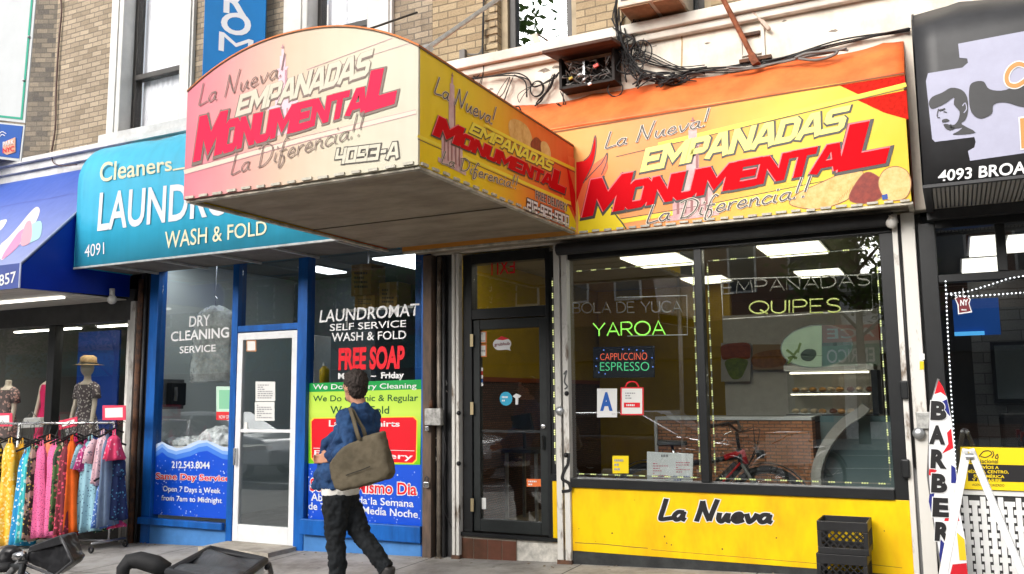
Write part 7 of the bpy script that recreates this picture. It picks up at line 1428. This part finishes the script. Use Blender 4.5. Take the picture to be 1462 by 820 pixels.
# ------------------------------------------------------------------ bicycles
frm_b = M('black_bike_frame', (.02, .02, .022), .3, noise=.1); frm_r = M('red_bike_frame', hexc(190, 22, 24), .3)
def wheel(c, axis, R, par, fat=.028):
    e = empty('wheel', c); e.parent = par; e.matrix_parent_inverse = parent_matrix(par).inverted()
    MB().torus(c, axis, R-fat, fat, 40, 8).build('tyre', rubber, e, True); MB().torus(c, axis, R-fat*2.1, .009, 40, 6).build('rim', dark, e, True)
    axis = Vector(axis).normalized(); a = axis.orthogonal().normalized(); b = axis.cross(a); m = MB(); c = Vector(c)
    for k in range(24): d = a*math.cos(k*math.pi/12)+b*math.sin(k*math.pi/12); m.tube([c+axis*.02*(-1)**k, c+d*(R-fat*2)], .0013, 4)
    m.build('spoke', chrome, e); MB().tube([c-axis*.04, c+axis*.04], .022, 10).build('hub', dgrey, e, True)
def ebike(name, label, origin, head, fm, R=.33, saddle_h=.88, bar_h=1.0):
    """origin: rear axle on the ground; head: unit vector forward"""
    o_ = Vector(origin); f_ = Vector(head).normalized(); s_ = f_.cross(Vector((0, 0, 1))).normalized(); P_ = lambda a, h, s=0: o_+f_*a+s_*s+Vector((0, 0, h))
    e = empty(name, origin, label, 'bicycle'); wheel(P_(0, R), s_, R, e); wheel(P_(1.08, R), s_, R, e)
    m = MB(); m.tube([P_(.42, .30), P_(.88, .72)], .034, 10); m.tube([P_(.30, .68), P_(.88, .78)], .024, 10); m.tube([P_(.42, .30), P_(.27, .74)], .018, 8)
    for s in (-.06, .06): m.tube([P_(.42, .30, s*.5), P_(0, R, s)], .011, 8); m.tube([P_(.29, .66, s*.3), P_(0, R, s)], .010, 8)
    m.tube([P_(.86, .70), P_(.845, .84)], .028, 10); m.build('frame', fm, e, True)
    m = MB()
    for s in (-.055, .055): m.tube([P_(.885, .70, s), P_(1.08, R, s)], .016, 8)
    m.tube([P_(.885, .70, -.06), P_(.885, .70, .06)], .018, 8); m.build('fork', dgrey, e, True)
    MB().tube([P_(.52, .39), P_(.83, .70)], .048, 10).build('battery', frm_b, e, True)
    m = MB(); m.tube([P_(.845, .84), P_(.83, bar_h-.04)], .016, 8); m.tube([P_(.70, bar_h+.02, -.31), P_(.80, bar_h+.04, -.2), P_(.85, bar_h-.03, -.06), P_(.85, bar_h-.03, .06), P_(.80, bar_h+.04, .2), P_(.70, bar_h+.02, .31)], .013, 8); m.build('handlebar', black, e, True)
    for s in (-1, 1):
        MB().tube([P_(.70, bar_h+.02, s*.31), P_(.62, bar_h+.01, s*.335)], .019, 8).build('grip', rubber, e, True); MB().tube([P_(.80, bar_h+.03, s*.19), P_(.84, bar_h-.03, s*.25), P_(.78, bar_h-.06, s*.30)], .006, 6).build('brake_lever', chrome, e, True)
    MB().tube([P_(.84, bar_h-.05, .06), P_(1.0, bar_h+.0, .1), P_(1.0, .85, .05), P_(.93, .70, .03)], .005, 6).tube([P_(.84, bar_h-.05, -.06), P_(1.02, bar_h-.02, -.08), P_(.98, .8, -.04), P_(.90, .68, -.03)], .005, 6).build('brake_cable', ink, e, True)
    m = MB(); m.rings([[P_(.02+(.0), saddle_h+.01, .075*math.sin(t)) for t in ()] or [P_(a, saddle_h+h, w_) for a, h, w_ in ((.12, .0, -.09), (.12, .05, -.07), (.12, .055, .07), (.12, .0, .09))], [P_(a, saddle_h+h, w_) for a, h, w_ in ((.2, .0, -.075), (.2, .045, -.06), (.2, .045, .06), (.2, .0, .075))], [P_(a, saddle_h+h, w_) for a, h, w_ in ((.38, .0, -.025), (.38, .04, -.02), (.38, .04, .02), (.38, .0, .025))]]); m.build('saddle', leather, e, bevel=.012)
    MB().tube([P_(.28, .70), P_(.235, saddle_h)], .014, 8).build('seat_post', chrome, e, True)
    MB().torus(P_(.42, .30), s_, .09, .006, 24, 5).tube([P_(.42, .30, .05), P_(.42, .13, .07)], .01).tube([P_(.42, .30, -.05), P_(.42, .47, -.07)], .01).obox(P_(.42, .12, .11), f_*.045, s_*.04, Vector((0, 0, .01))).obox(P_(.42, .48, -.11), f_*.045, s_*.04, Vector((0, 0, .01))).build('crank', dark, e)
    for a0, nm in ((0, 'mudguard'), (1.08, 'mudguard')):
        rg = []
        for k in range(15):
            th = rad(20+k*10.5) if a0 else rad(10+k*11); p0 = P_(a0-math.cos(th)*(R+.02) if a0 else a0+math.cos(th)*(R+.02), R+math.sin(th)*(R+.02)); rg.append([p0-s_*.032, p0+s_*.032, p0+s_*.032+Vector((0, 0, .006)), p0-s_*.032+Vector((0, 0, .006))])
        MB().rings(rg).build(nm, frm_b, e, True)
    MB().tube([P_(1.0, .80), P_(1.06, .80)], .035, 12).build('headlamp', black, e, True)
    return e, P_
# small litter along the foot of the shopfronts
rl2 = random.Random(9); m = MB()
for k in range(150):
    x = rl2.uniform(-8.6, -.3); y = -.04-abs(rl2.gauss(0, .13))-(.06 if -7.2 < x < -6.2 else 0); 
    if rl2.random() < .35: x = rl2.choice((-4.55, -4.35, -3.2, -8.5))+rl2.gauss(0, .1)
    s_ = rl2.uniform(.006, .022); a_1 = rl2.uniform(0, 6.28); u = Vector((math.cos(a_1), math.sin(a_1), rl2.uniform(-.3, .3)))*s_; v = Vector((-math.sin(a_1), math.cos(a_1), rl2.uniform(-.3, .5)))*s_*.6; c = Vector((x, y, gz(x, y)+.008))
    m.quad(c-u, c+v, c+u, c-v)
tag(m.build('litter', M('dry_litter', (.30, .24, .17), .9, col2=(.10, .07, .05), scale=40)), 'scatter of dry leaf bits and grit along the foot of the shopfronts', 'litter', kind='stuff')
# the bicycle inside, parked along the counter
sdl = PYv(980, 640, .55); frontw = PYv(1098, 735, .55)
ebike('electric_bicycle', 'black and red electric bicycle parked inside against the brick counter', (frontw.x-1.08, .55, .141), (1, 0, 0), frm_b, R=.35, saddle_h=.86, bar_h=1.03)
rd_ = MB(); xh = frontw.x-1.08
tag(bpy.data.objects['electric_bicycle'], None); MB().tube([(xh+.72, .55, .90), (xh+.88, .55, .955), (xh+.90, .55, .85)], .030, 10).tube([(xh+.58, .50, .56), (xh+.86, .50, .86)], .010, 8).build('red_shroud', frm_r, bpy.data.objects['electric_bicycle'], True)
# two delivery bicycles at the kerb side of the pavement, only their tops in the frame
c1_ = PZ(60, 792, .93)
b1, Pb1 = ebike('delivery_bicycle', 'black delivery bicycle at the lower left with black vinyl hand muffs', (c1_.x-1.0, c1_.y-.35, gz(-3.2, -5.2)), (.78, .42, 0), frm_b, saddle_h=.70, bar_h=.86+.0)
def muff(p0, p1, r, par, tilt=0):
    d = (p1-p0); o = MB().tube([p0, p0+d*.15, p0+d*.5, p0+d*.85, p1], [r*.55, r*.95, r*1.05, r*1.15, r*1.0], 12).build('hand_muff', leather, par, True); return baked(o, ('REMESH', dict(mode='VOXEL', voxel_size=.010)), ('SMOOTH', dict(factor=.5, iterations=2)), ('DISPLACE', dict(texture=noisetex('muff', .07, 2), strength=.03, mid_level=.5)))
# a soft vinyl box bag held on the handlebar of the left bicycle
q_ = [PYv(38, 806, -5.1), PYv(80, 822, -5.1), PYv(105, 801, -5.1), PYv(88, 766, -5.1), PYv(45, 782, -5.1)]
hb_ = empty('handlebar_bag', q_[0], 'shiny black vinyl box bag on the bicycle handlebar at the lower left', 'bag')
o = baked(MB().prism(q_, (-.05, .10, .0)).build('bag_body', leather, hb_), ('REMESH', dict(mode='VOXEL', voxel_size=.007)), ('SMOOTH', dict(factor=.5, iterations=4)), ('DISPLACE', dict(texture=noisetex('bag_dents', .09, 2), strength=.025, mid_level=.5)))
MB().tube([p+Vector((0, -.004, 0)) for p in q_]+[q_[0]+Vector((0, -.004, 0))], .006, 6).build('piping', M('dark_grey_piping', (.08, .08, .085), .4), hb_, True)
MB().prism([q_[4]+Vector((0, -.006, .004)), q_[3]+Vector((0, -.006, .004)), q_[3].lerp(q_[2], .3)+Vector((0, -.006, 0)), q_[4].lerp(q_[0], .3)+Vector((0, -.006, 0))], (0, -.006, 0)).build('flap', M('black_flap', (.028, .028, .03), .32, noise=.3, bump=.2), hb_, bevel=.004)
m = MB(); m.tube([PYv(8, 826, -5.12), PYv(26, 806, -5.1), PYv(40, 797, -5.1)], .014, 8); m.build('stem_bar', dgrey, b1, True)
m = MB(); m.tube([PYv(22, 795, -5.12), PYv(34, 793, -5.12)], .016, 8); m.build('chrome_clamp', chrome, b1, True); muff(PYv(0, 812, -5.05), PYv(24, 783, -5.0), .036, b1)
# the second one with the insulated box
c2_ = PZ(205, 806, .95)
b2, Pb2 = ebike('delivery_bicycle', 'black delivery bicycle carrying an insulated box, bottom left', (c2_.x+.55, c2_.y-.75, gz(-2.3, -5.4)), (-.62, .78, 0), frm_b, saddle_h=.70, bar_h=.84)
MB().tube([PYv(174, 835, -5.1), PYv(176, 812, -5.1), PYv(184, 802, -5.08), PYv(200, 800, -5.06), PYv(222, 806, -5.04), PYv(238, 815, -5.02)], [.020, .024, .028, .032, .034, .03], 10).build('hand_muff', rubber, b2, True)
MB().tube([PYv(238, 815, -5.02), PYv(262, 822, -5.0), PYv(280, 840, -5.0)], .02, 8).build('muff_arm', rubber, b2, True)
tp4 = [PZ(240, 817, .93), PZ(300, 784, .93), PZ(378, 801, .93), PZ(330, 838, .93)]
bx_ = empty('delivery_box', sum(tp4, Vector())/4-Vector((0, 0, .4)), 'black and grey insulated delivery box at the bottom left of the picture', 'delivery box'); dn = Vector((0, 0, -.42))
MB().prism([p+Vector((0, 0, -.012)) for p in tp4], dn).build('box_body', M('silver_box_side', (.42, .44, .46), .35, noise=.2, bump=.2), bx_, bevel=.012)
cen = sum(tp4, Vector())/4
lidm = M('charcoal_nylon', (.06, .062, .068), .42, noise=.35, scale=12, bump=.5, bscale=22); N = 10; vs = []
for i in range(N+1):
    for j in range(N+1):
        p = bil(tp4, i/N, j/N); u, v = i/N, j/N; vs.append(p+Vector((0, 0, +.022*math.sin(math.pi*u)*math.sin(math.pi*v)-.03*math.exp(-((u-.5)/.08)**2)*math.sin(math.pi*v)+.008*math.sin(u*9+v*5))))
o = MB().add(vs, [(i*(N+1)+j, (i+1)*(N+1)+j, (i+1)*(N+1)+j+1, i*(N+1)+j+1) for i in range(N) for j in range(N)]).build('lid', lidm, bx_, True); sm = o.modifiers.new('s', 'SOLIDIFY'); sm.thickness = .01; sm.offset = -1
vs2 = [cen+(p-cen)*.80+Vector((0, 0, -.018)) for p in tp4]
MB().tube([*tp4, tp4[0]], .013, 8).build('lid_piping', M('black_binding', (.018, .018, .02), .5), bx_, True)
a1, a2 = tp4[0].lerp(tp4[3], .45), tp4[1].lerp(tp4[2], .45)
MB().tube([tp4[2]+Vector((.01, .0, -.02)), PZ(384, 806, .90), PZ(387, 818, .86), PZ(383, 830, .80)], .009, 8).build('carry_handle', ink, bx_, True)
B('rack', black, b2, (cen.x-.12, cen.x+.12, cen.y-.16, cen.y+.16, cen.z-.46, cen.z-.44)); MB().tube([(cen.x, cen.y, cen.z-.46), tuple(Pb2(0, .36))], .012, 8).tube([(cen.x-.1, cen.y+.1, cen.z-.46), tuple(Pb2(.28, .66))], .012, 8).build('rack_stay', black, b2, True)

# ------------------------------------------------------------------ wiring on the upper wall
jb = empty('junction_box', (-2.85, -.1, 4.3), 'open dark wooden telephone junction box with a sloping hood full of wires', 'junction box')
wd = M('dark_brown_wood', (.09, .045, .03), .75, noise=.4, scale=10, stretch=(.3, 1, 1), bump=.2); wdd = M('black_box_wood', (.02, .016, .014), .7, noise=.3)
jx0, jx1, jz0, jz1 = -3.10, -2.56, 4.265, 4.56
B('case', wdd, jb, (jx0, jx0+.025, -.20, -.021, jz0, jz1), (jx1-.025, jx1, -.20, -.021, jz0, jz1), (jx0+.026, jx1-.026, -.045, -.021, jz0, jz1), (jx0+.026, jx1-.026, -.19, -.046, jz0, jz0+.025))
MB().prism([(jx0-.07, -.02, 4.64), (jx0-.07, -.42, 4.575), (jx0-.07, -.42, 4.545), (jx0-.07, -.02, 4.60)], (jx1-jx0+.13, 0, 0)).build('hood', wd, jb, bevel=.004)
cab = M('black_cable', (.016, .015, .015), .55); cabg = M('grey_cable', (.16, .15, .14), .6); cabt = M('tan_cable', (.30, .22, .15), .6)
rnd = random.Random(21)
m = MB()
for k in range(30):
    x = rnd.uniform(jx0+.05, jx1-.05); z = rnd.uniform(jz0+.05, jz1-.08); p = [Vector((x, rnd.uniform(-.2, -.08), z))]
    for j in range(5): p.append(Vector((min(jx1-.04, max(jx0+.04, p[-1].x+rnd.uniform(-.1, .1))), rnd.uniform(-.24, -.06), min(jz1-.05, max(jz0+.03, p[-1].z+rnd.uniform(-.1, .09))))))
    P3 = []
    for a in range(5):
        for t in range(4): P3.append(p[a].lerp(p[a+1], t/4))
    m.tube(P3, rnd.uniform(.004, .008), 5)
m.build('inner_wiring', cabg, jb, True)
for px, py, c, s in ((851, 94, hexc(240, 110, 100), .025), (842, 120, (.8, .8, .8, 1), .016), (828, 107, (.5, .5, .5, 1), .02), (815, 112, hexc(190, 170, 60), .018)):
    a = PYv(px, py, -.21); MB().obox(a, (s, 0, s*.3), (0, .01, 0), (-s*.2, 0, s*.6)).build('terminal', M('terminal_%d' % px, c, .5), jb, bevel=.003)
B('terminal_strip', steel, jb, (-2.87, -2.85, -.19, -.17, 4.29, 4.50))
def wires(pts, n, spread, mat, m, r=(.004, .008), Y=-.05, sag=0):
    for k in range(n):
        P_ = []
        off = [(rnd.gauss(0, spread), rnd.gauss(0, spread)) for _ in pts]
        p2 = smoothpts([(x+o_[0], y+o_[1]) for (x, y), o_ in zip(pts, off)], False, 6)
        yy = Y-rnd.uniform(0, .05); m.tube([PYv(x, y, yy+.012*math.sin(i*.9+k)) for i, (x, y) in enumerate(p2)], rnd.uniform(*r), 5)
m = MB()
wires([(882, -10), (880, 20), (884, 50), (892, 72), (898, 92)], 8, 2.6, cab, m, Y=-.13); wires([(900, 85), (915, 105), (935, 112), (960, 118), (985, 112)], 8, 4.2, cab, m, Y=-.10); wires([(885, 40), (900, 70), (893, 95), (905, 110), (890, 80)], 5, 8, cab, m, Y=-.12); wires([(905, 75), (930, 86), (970, 95), (1010, 101)], 6, 3.5, cab, m); wires([(940, 118), (990, 104), (1060, 96), (1120, 82), (1200, 62), (1300, 42)], 6, 2.0, cab, m, (.004, .008), -.03)
wires([(908, 120), (925, 108), (950, 106), (965, 110), (945, 120)], 7, 3.5, cab, m, Y=-.16); wires([(897, 0), (905, 30), (908, 60), (900, 90)], 4, 4, cab, m, (.003, .005)); wires([(912, 20), (918, 45), (922, 65), (912, 80)], 3, 4, cab, m, (.003, .005))
for cx_, cy_, r_ in ((880, 126, .075), (897, 30, .07), (905, 70, .12), (900, 88, .13), (914, 76, .10), (893, 60, .09), (908, 96, .08), (886, 80, .06)):
    for k in range(1): m.torus(PYv(cx_+rnd.uniform(-2, 2), cy_+rnd.uniform(-2, 2), -.11-.01*k), (rnd.uniform(-.3, .3), 1, rnd.uniform(-.3, .3)), r_*rnd.uniform(.9, 1.05), .006, 24, 5)
tag(m.build('cable_tangle', cab, None, True), 'mass of black cables tangled beside the junction box', 'cables', kind='stuff')
m = MB()
wires([(668, 113), (700, 108), (735, 107), (752, 112), (763, 125), (790, 112), (797, 105)], 3, 1.2, cab, m); wires([(735, 107), (750, 116), (752, 138)], 3, .8, cab, m); wires([(790, 108), (783, 125), (770, 145), (765, 150)], 4, 1.6, cab, m); wires([(725, 112), (715, 130), (706, 142)], 2, 2, cabg, m, (.003, .005)); wires([(733, 110), (728, 130), (722, 145)], 2, 1.5, cabg, m, (.003, .005)); wires([(765, 118), (745, 135), (740, 145)], 2, 1.5, cabg, m, (.003, .005)); wires([(688, 80), (690, 100), (684, 125)], 2, 1.5, cab, m, (.003, .005)); wires([(800, 130), (806, 148), (800, 152), (795, 150)], 2, 2, cab, m)
for cx_, cy_, r_ in ((767, 127, .075), (766, 127, .07), (680, 102, .055)): m.torus(PYv(cx_, cy_, -.06), (.1, 1, .1), r_, .006, 24, 5)
m.torus(PYv(738, 158, -.10), (.1, 1, .1), .04, .007, 20, 5)
tag(m.build('wall_cable', cab, None, True), 'looped black cables strung across the cream band left of the junction box', 'cables', kind='stuff')
m = MB(); wires([(691, -8), (690, 40), (689, 75), (690, 105)], 2, .6, cab, m, (.009, .012), -.03); tag(m.build('drop_cable', cab, None, True), 'dark cable pair running down the brick left of the middle window', 'cable')
m = MB(); wires([(668, 78), (684, 76), (690, 60)], 1, .2, cab, m, (.008, .009), -.03); m.box(*[v for v in (PYv(663, 80).x-.03, PYv(663, 80).x+.03, -.05, -.002, PYv(663, 80).z-.05, PYv(663, 80).z+.05)]); tag(m.build('cable_bracket', cabg, None), 'small cable bracket fixed to the brick above the yellow canopy side', 'bracket')
m = MB(); m.tube([PYv(x, y, -.03) for x, y in smoothpts([(84, -10), (88, 12), (84, 60), (80, 130), (79, 180), (74, 215)], False, 6)], .012, 7).tube([PYv(x, y, -.13) for x, y in smoothpts([(74, 215), (76, 232), (90, 237), (110, 235)], False, 5)], .008, 6); tag(m.build('drop_cable', M('brown_cable', (.10, .06, .05), .6), None, True), 'brown cable running down the brick at the left corner', 'cable')
m = MB(); wires([(1040, 98), (1080, 97), (1130, 84), (1185, 74), (1210, 70)], 3, 1.2, cab, m, (.006, .009), -.12); m.tube([PYv(x, y, -.2) for x, y in smoothpts([(1135, 83), (1150, 77), (1175, 74), (1195, 73), (1188, 80), (1165, 86), (1140, 84)], False, 5)], .012, 6); tag(m.build('roof_cable', cabg, None, True), 'thick grey cable loop lying on the top of the orange awning', 'cable')
# air conditioner and bracket block on the sill
ac = empty('air_conditioner', (-2.12, -.2, 4.8), 'cream window air conditioner sticking out above the cream wall', 'air conditioner'); acm = M('aged_cream_plastic', (.58, .52, .43), .55, noise=.25, scale=6)
ax0, ax1 = PYv(903, 28, 0).x, PYv(986, 18, 0).x; az = 4.835
B('case', acm, ac, (ax0, ax1, -.40, .12, az, az+.38), bevel=.01); B('grille', M('ac_dark_grille', (.12, .11, .10), .6), ac, *[(ax0+.03, ax1-.03, -.405, -.4005, az+.05+k*.035, az+.066+k*.035) for k in range(9)]); B('underside', M('brown_board', hexc(168, 132, 100), .8, noise=.3), ac, (ax0+.02, ax0+.27, -.385, -.02, az-.012, az-.001)); B('underside', MATS['brown_board'], ac, (ax0+.31, ax1-.02, -.385, -.02, az-.012, az-.001)); line(lambda x, y: PY(x, y, -.0205), [(972, 36), (974, 60), (973, 100)], 2.2, M('drip_stain', hexc(206, 176, 130), .85, noise=.4), br, 'drip_stain', .001)
e = empty('sill_bracket', PYv(768, 66, -.1), 'pale angled metal bracket standing on the middle window sill', 'bracket'); MB().prism([PYv(764, 67, -.1), PYv(773, 64, -.1), PYv(766, 47, -.1), PYv(757, 50, -.1)], (0, .02, 0)).build('plate', acm, e); MB().bar(PYv(766, 48, -.08), PYv(786, 61, -.02), .02, .012).build('arm', rust, e)

# ------------------------------------------------------------------ the other side of the street, seen in the glass
def mir(px, py, d):        # where a reflection seen at a pixel really stands, d metres in front of the facade
    p = PY(px, py, d); return Vector((p.x, -d, p.z))
oppm = [brickmat('red_brown_brick', (.24, .12, .08, 1), (.18, .09, .06, 1), (.3, .26, .22, 1)), M('pale_stone', (.55, .52, .47), .85, noise=.2), brickmat('buff_brick', (.4, .32, .23, 1), (.33, .26, .18, 1), (.36, .32, .28, 1)), M('grey_render', (.74, .73, .71), .85, noise=.2)]
def opp(x0, x1, h, mat, label, awn):
    e = empty('street_building', ((x0+x1)/2, -26, gz(x0)), label, 'building'); y = -25.2
    B('wall', mat, e, (x0, x1, y-9, y, -.6, h)); B('cornice', M('pale_stone', (.55, .52, .47), .85), e, (x0, x1, y+.001, y+.35, h-.4, h+.2)); n_ = int((x1-x0)/2.2)
    for f in range(int((h-4.6)//3.2)):
        for k in range(n_):
            x = x0+(k+.5)*(x1-x0)/n_; z = 5.2+f*3.2; wf = B('window', white, e, (x-.55, x+.55, y+.001, y+.06, z, z+1.8)); B('pane', M('window_dark', (.05, .06, .07), .08), wf, (x-.47, x+.47, y+.061, y+.07, z+.08, z+1.72))
    B('shop_window', M('window_dark', (.05, .06, .07), .08), e, (x0+.4, x1-.4, y+.002, y+.05, .5, 3.0)); MB().prism([(x0+.2, y+.001, 4.2), (x0+.2, y+1.1, 3.2), (x0+.2, y+1.1, 2.8), (x0+.2, y+.001, 2.8)], (x1-x0-.4, 0, 0)).build('shop_awning', awn, e)
    return e
grA = M('grey_awning', (.66, .65, .63), .6); opp(-58, -31, 9.5, oppm[2], 'buff brick building across the street, reflected in the clothes shop glass', M('teal_awning', hexc(14, 120, 120), .5)); opp(-31, -19, 8.5, oppm[0], 'red brown brick building across the street, reflected in the laundromat glass', M('teal_awning', hexc(14, 120, 120), .5)); opp(-19, -3.5, 8.4, oppm[0], 'brown brick building with a dark blue awning reflected in the left empanada window', M('dark_blue_awning', hexc(30, 40, 60), .6)); be = opp(-3.5, -1.2, 5.4, oppm[3], 'low grey building with a red and green sign reflected in the right empanada window', grA); opp(-1.2, 16, 9.5, oppm[0], 'red brown building across the street facing the barber shop', M('dark_blue_awning', hexc(30, 40, 60), .6))
sgn = empty('shop_sign', (-3.2, -24, 3), 'red and green shop sign across the street, reflected in the glass', 'sign'); d_ = 24.0
for (y0, y1, mt, s_, yy) in ((461, 489, M('sign_dark_red', hexc(230, 60, 46), .5), 'ACE', (485, 466)), (491, 524, M('sign_dark_green', hexc(40, 140, 104), .5), 'ENRICO', (518, 497))):
    a, b = mir(1173, y1, d_), mir(1256, y0, d_); B('board', mt, sgn, (a.x, b.x, -d_-.1, -d_, a.z, b.z)); qq = [Vector((b.x-.15, -d_+.01, a.z+.12)), Vector((a.x+.15, -d_+.01, a.z+.12)), Vector((a.x+.15, -d_+.01, b.z-.12)), Vector((b.x-.15, -d_+.01, b.z-.12))]
    text(s_, qq, M('bright_sign_letter', (.82, .82, .8), .5), sgn, off=0, bold=.01)
B('bracket', dark, sgn, (-3.4, -3.3, -25.19, -24.101, 3.0, 3.1), (-2.9, -2.8, -25.19, -24.101, 3.0, 3.1))
leafm = M('leaf_green', (.09, .15, .04), .6, col2=(.05, .09, .022), scale=1.5); pt_ = leafm.node_tree; tl_ = mnode(leafm, 'ShaderNodeBsdfTranslucent'); tl_.inputs[0].default_value = (.10, .17, .035, 1); ms_ = mnode(leafm, 'ShaderNodeMixShader'); ms_.inputs[0].default_value = .45; pt_.links.new(pt_.nodes['Principled BSDF'].outputs[0], ms_.inputs[1]); pt_.links.new(tl_.outputs[0], ms_.inputs[2]); pt_.links.new(ms_.outputs[0], pt_.nodes['Material Output'].inputs[0]); bark = M('bark', (.10, .085, .07), .95, noise=.4, scale=14, bump=.6)
def tree(x, y, h, r, label, n=3200, seed=1, trunk_h=None):
    R_ = random.Random(seed); z0 = gz(x, y); e = empty('street_tree', (x, y, z0), label, 'tree'); m = MB(); th = trunk_h or h*.42; m.tube([(x, y, z0-.3), (x+.05, y, z0+th*.6), (x, y+.05, z0+th), (x+.1, y, z0+h*.8)], [.19, .15, .12, .03], 10); tips = []
    for k in range(13):
        a = k*2.4; zz = z0+th+(h-th)*.7*(k/13); d = Vector((math.cos(a), math.sin(a), .75)).normalized()*r*R_.uniform(.6, 1.0); b0 = Vector((x, y, zz-.2)); mid = b0+d*.5+Vector((0, 0, .15)); m.tube([b0, mid, b0+d], [.06, .04, .012], 6); tips += [b0+d, mid+d*.2, b0+d*.8]
    m.build('trunk', bark, e, True); vs = []; fs = []
    for k in range(n):
        c = R_.choice(tips)+Vector((R_.gauss(0, .42), R_.gauss(0, .42), R_.gauss(0, .32)))*r*.42; u = Vector((R_.gauss(0, 1), R_.gauss(0, 1), R_.gauss(0, .6))).normalized(); v = u.cross(Vector((R_.gauss(0, 1), R_.gauss(0, 1), R_.gauss(0, 1)))).normalized(); s_ = R_.uniform(.07, .15); b = len(vs)
        vs += [c-u*s_, c+v*s_*.5, c+u*s_, c-v*s_*.5]; fs.append((b, b+1, b+2, b+3))
    MB().add(vs, fs).build('crown', leafm, e); return e
tree(-8.3, -6.0, 10.5, 2.5, 'street tree on the near kerb whose branch is reflected in the middle upper window', 1500, 5, 5.2); tree(-44.5, -21.9, 11, 3.6, 'street tree at the far left across the road', 3400, 18, 2.6); tree(-2.6, -21.8, 8.2, 2.3, 'street tree across the road reflected beside the red and green sign', 3000, 2); tree(-17, -21.9, 9, 2.8, 'street tree across the road reflected in the left empanada window', 3000, 3); tree(-28, -21.8, 11, 3.6, 'tall street tree across the road reflected in the laundromat glass', 3800, 4, 2.6); tree(-21.5, -21.6, 9.5, 3.2, 'street tree across the road reflected in the laundromat window', 3400, 14, 2.8); tree(-36, -21.9, 11, 3.6, 'street tree across the road reflected in the clothes shop glass', 3800, 8, 2.6)
carg = M('car_window', (.02, .025, .03), .05); tl = M('tail_lamp', hexc(190, 20, 20), .3); hl = M('head_lamp', (.7, .7, .7), .2)
def car(x, y, mat, label, s=1, suv=1.0):
    """side profile along x, facing +x or -x"""
    z0 = gz(x, -9)-.14; e = empty('parked_car', (x, y, z0), label, 'car'); H_ = 1.45*suv; lo = [(-2.25, .35), (-2.3, .75), (-2.2, .95*suv), (-1.55, 1.0*suv), (1.0, 1.0*suv), (2.05, .85*suv), (2.3, .68), (2.3, .35)]; hi = [(-2.0, .97*suv), (-1.55, H_), (.25, H_), (1.15, .99*suv)]
    def sec(pts, w0, w1):
        zmin, zmax = min(p[1] for p in pts), max(p[1] for p in pts); f = lambda z: w0+(w1-w0)*(z-zmin)/(zmax-zmin)
        return [[(x+s*px, y-sg*f(pz), z0+pz) for px, pz in pts] for sg in (1, -1)]
    MB().rings(sec(lo, .9, .88)).build('body', mat, e, bevel=.07, seg=3); MB().rings(sec(hi, .84, .66)).build('cabin', mat, e, bevel=.06, seg=3)
    for sg in (1, -1):
        w0 = lambda z: .845-(z-.97*suv)/(H_-.97*suv)*.18+.008
        for (a, b, c, d) in ((-1.72, -.62, -1.42, -.62), (-.54, .80, -.54, .22)): MB().quad(*[(x+s*px, y-sg*w0(pz), z0+pz) for px, pz in ((a, 1.02*suv), (b, 1.02*suv), (d, H_-.1), (c, H_-.1))]).build('side_window', carg, e)
    for px in (-1.4, 1.4):
        for sg in (1, -1):
            wh = MB().torus((x+s*px, y-sg*.80, z0+.33), (0, 1, 0), .24, .09, 24, 8).build('wheel', rubber, e, True); MB().tube([(x+s*px, y-sg*.83, z0+.33), (x+s*px, y-sg*.87, z0+.33)], .19, 14).build('rim', alum, wh)
    for sg in (1, -1): B('tail_lamp', tl, e, (x-s*2.31, x-s*2.24, y-sg*.8, y-sg*.5, z0+.7, z0+.85)); B('head_lamp', hl, e, (x+s*2.31, x+s*2.24, y-sg*.8, y-sg*.5, z0+.6, z0+.72))
    return e
cw = M('car_white', (.7, .7, .7), .25, coat=1); ck = M('car_black', (.015, .015, .017), .2, coat=1); cgy = M('car_grey', (.22, .23, .24), .25, metal=.5, coat=1); cb_ = M('car_blue', (.03, .06, .12), .25, coat=1)
car(-6.0, -10.3, ck, 'black car parked at the near kerb, reflected in the left empanada window'); car(-11.6, -10.4, cgy, 'grey car parked at the near kerb, reflected in the laundromat door', suv=1.15); car(-17.5, -10.4, cw, 'white car parked at the near kerb, reflected in the laundromat window', suv=1.15); car(3.2, -10.3, cb_, 'dark blue car parked at the near kerb, reflected in the barber glass'); car(-9.5, -19.9, cw, 'white car parked across the road, reflected in the empanada glass', -1); car(-22, -19.9, ck, 'black car parked across the road, reflected in the clothes shop glass', -1)
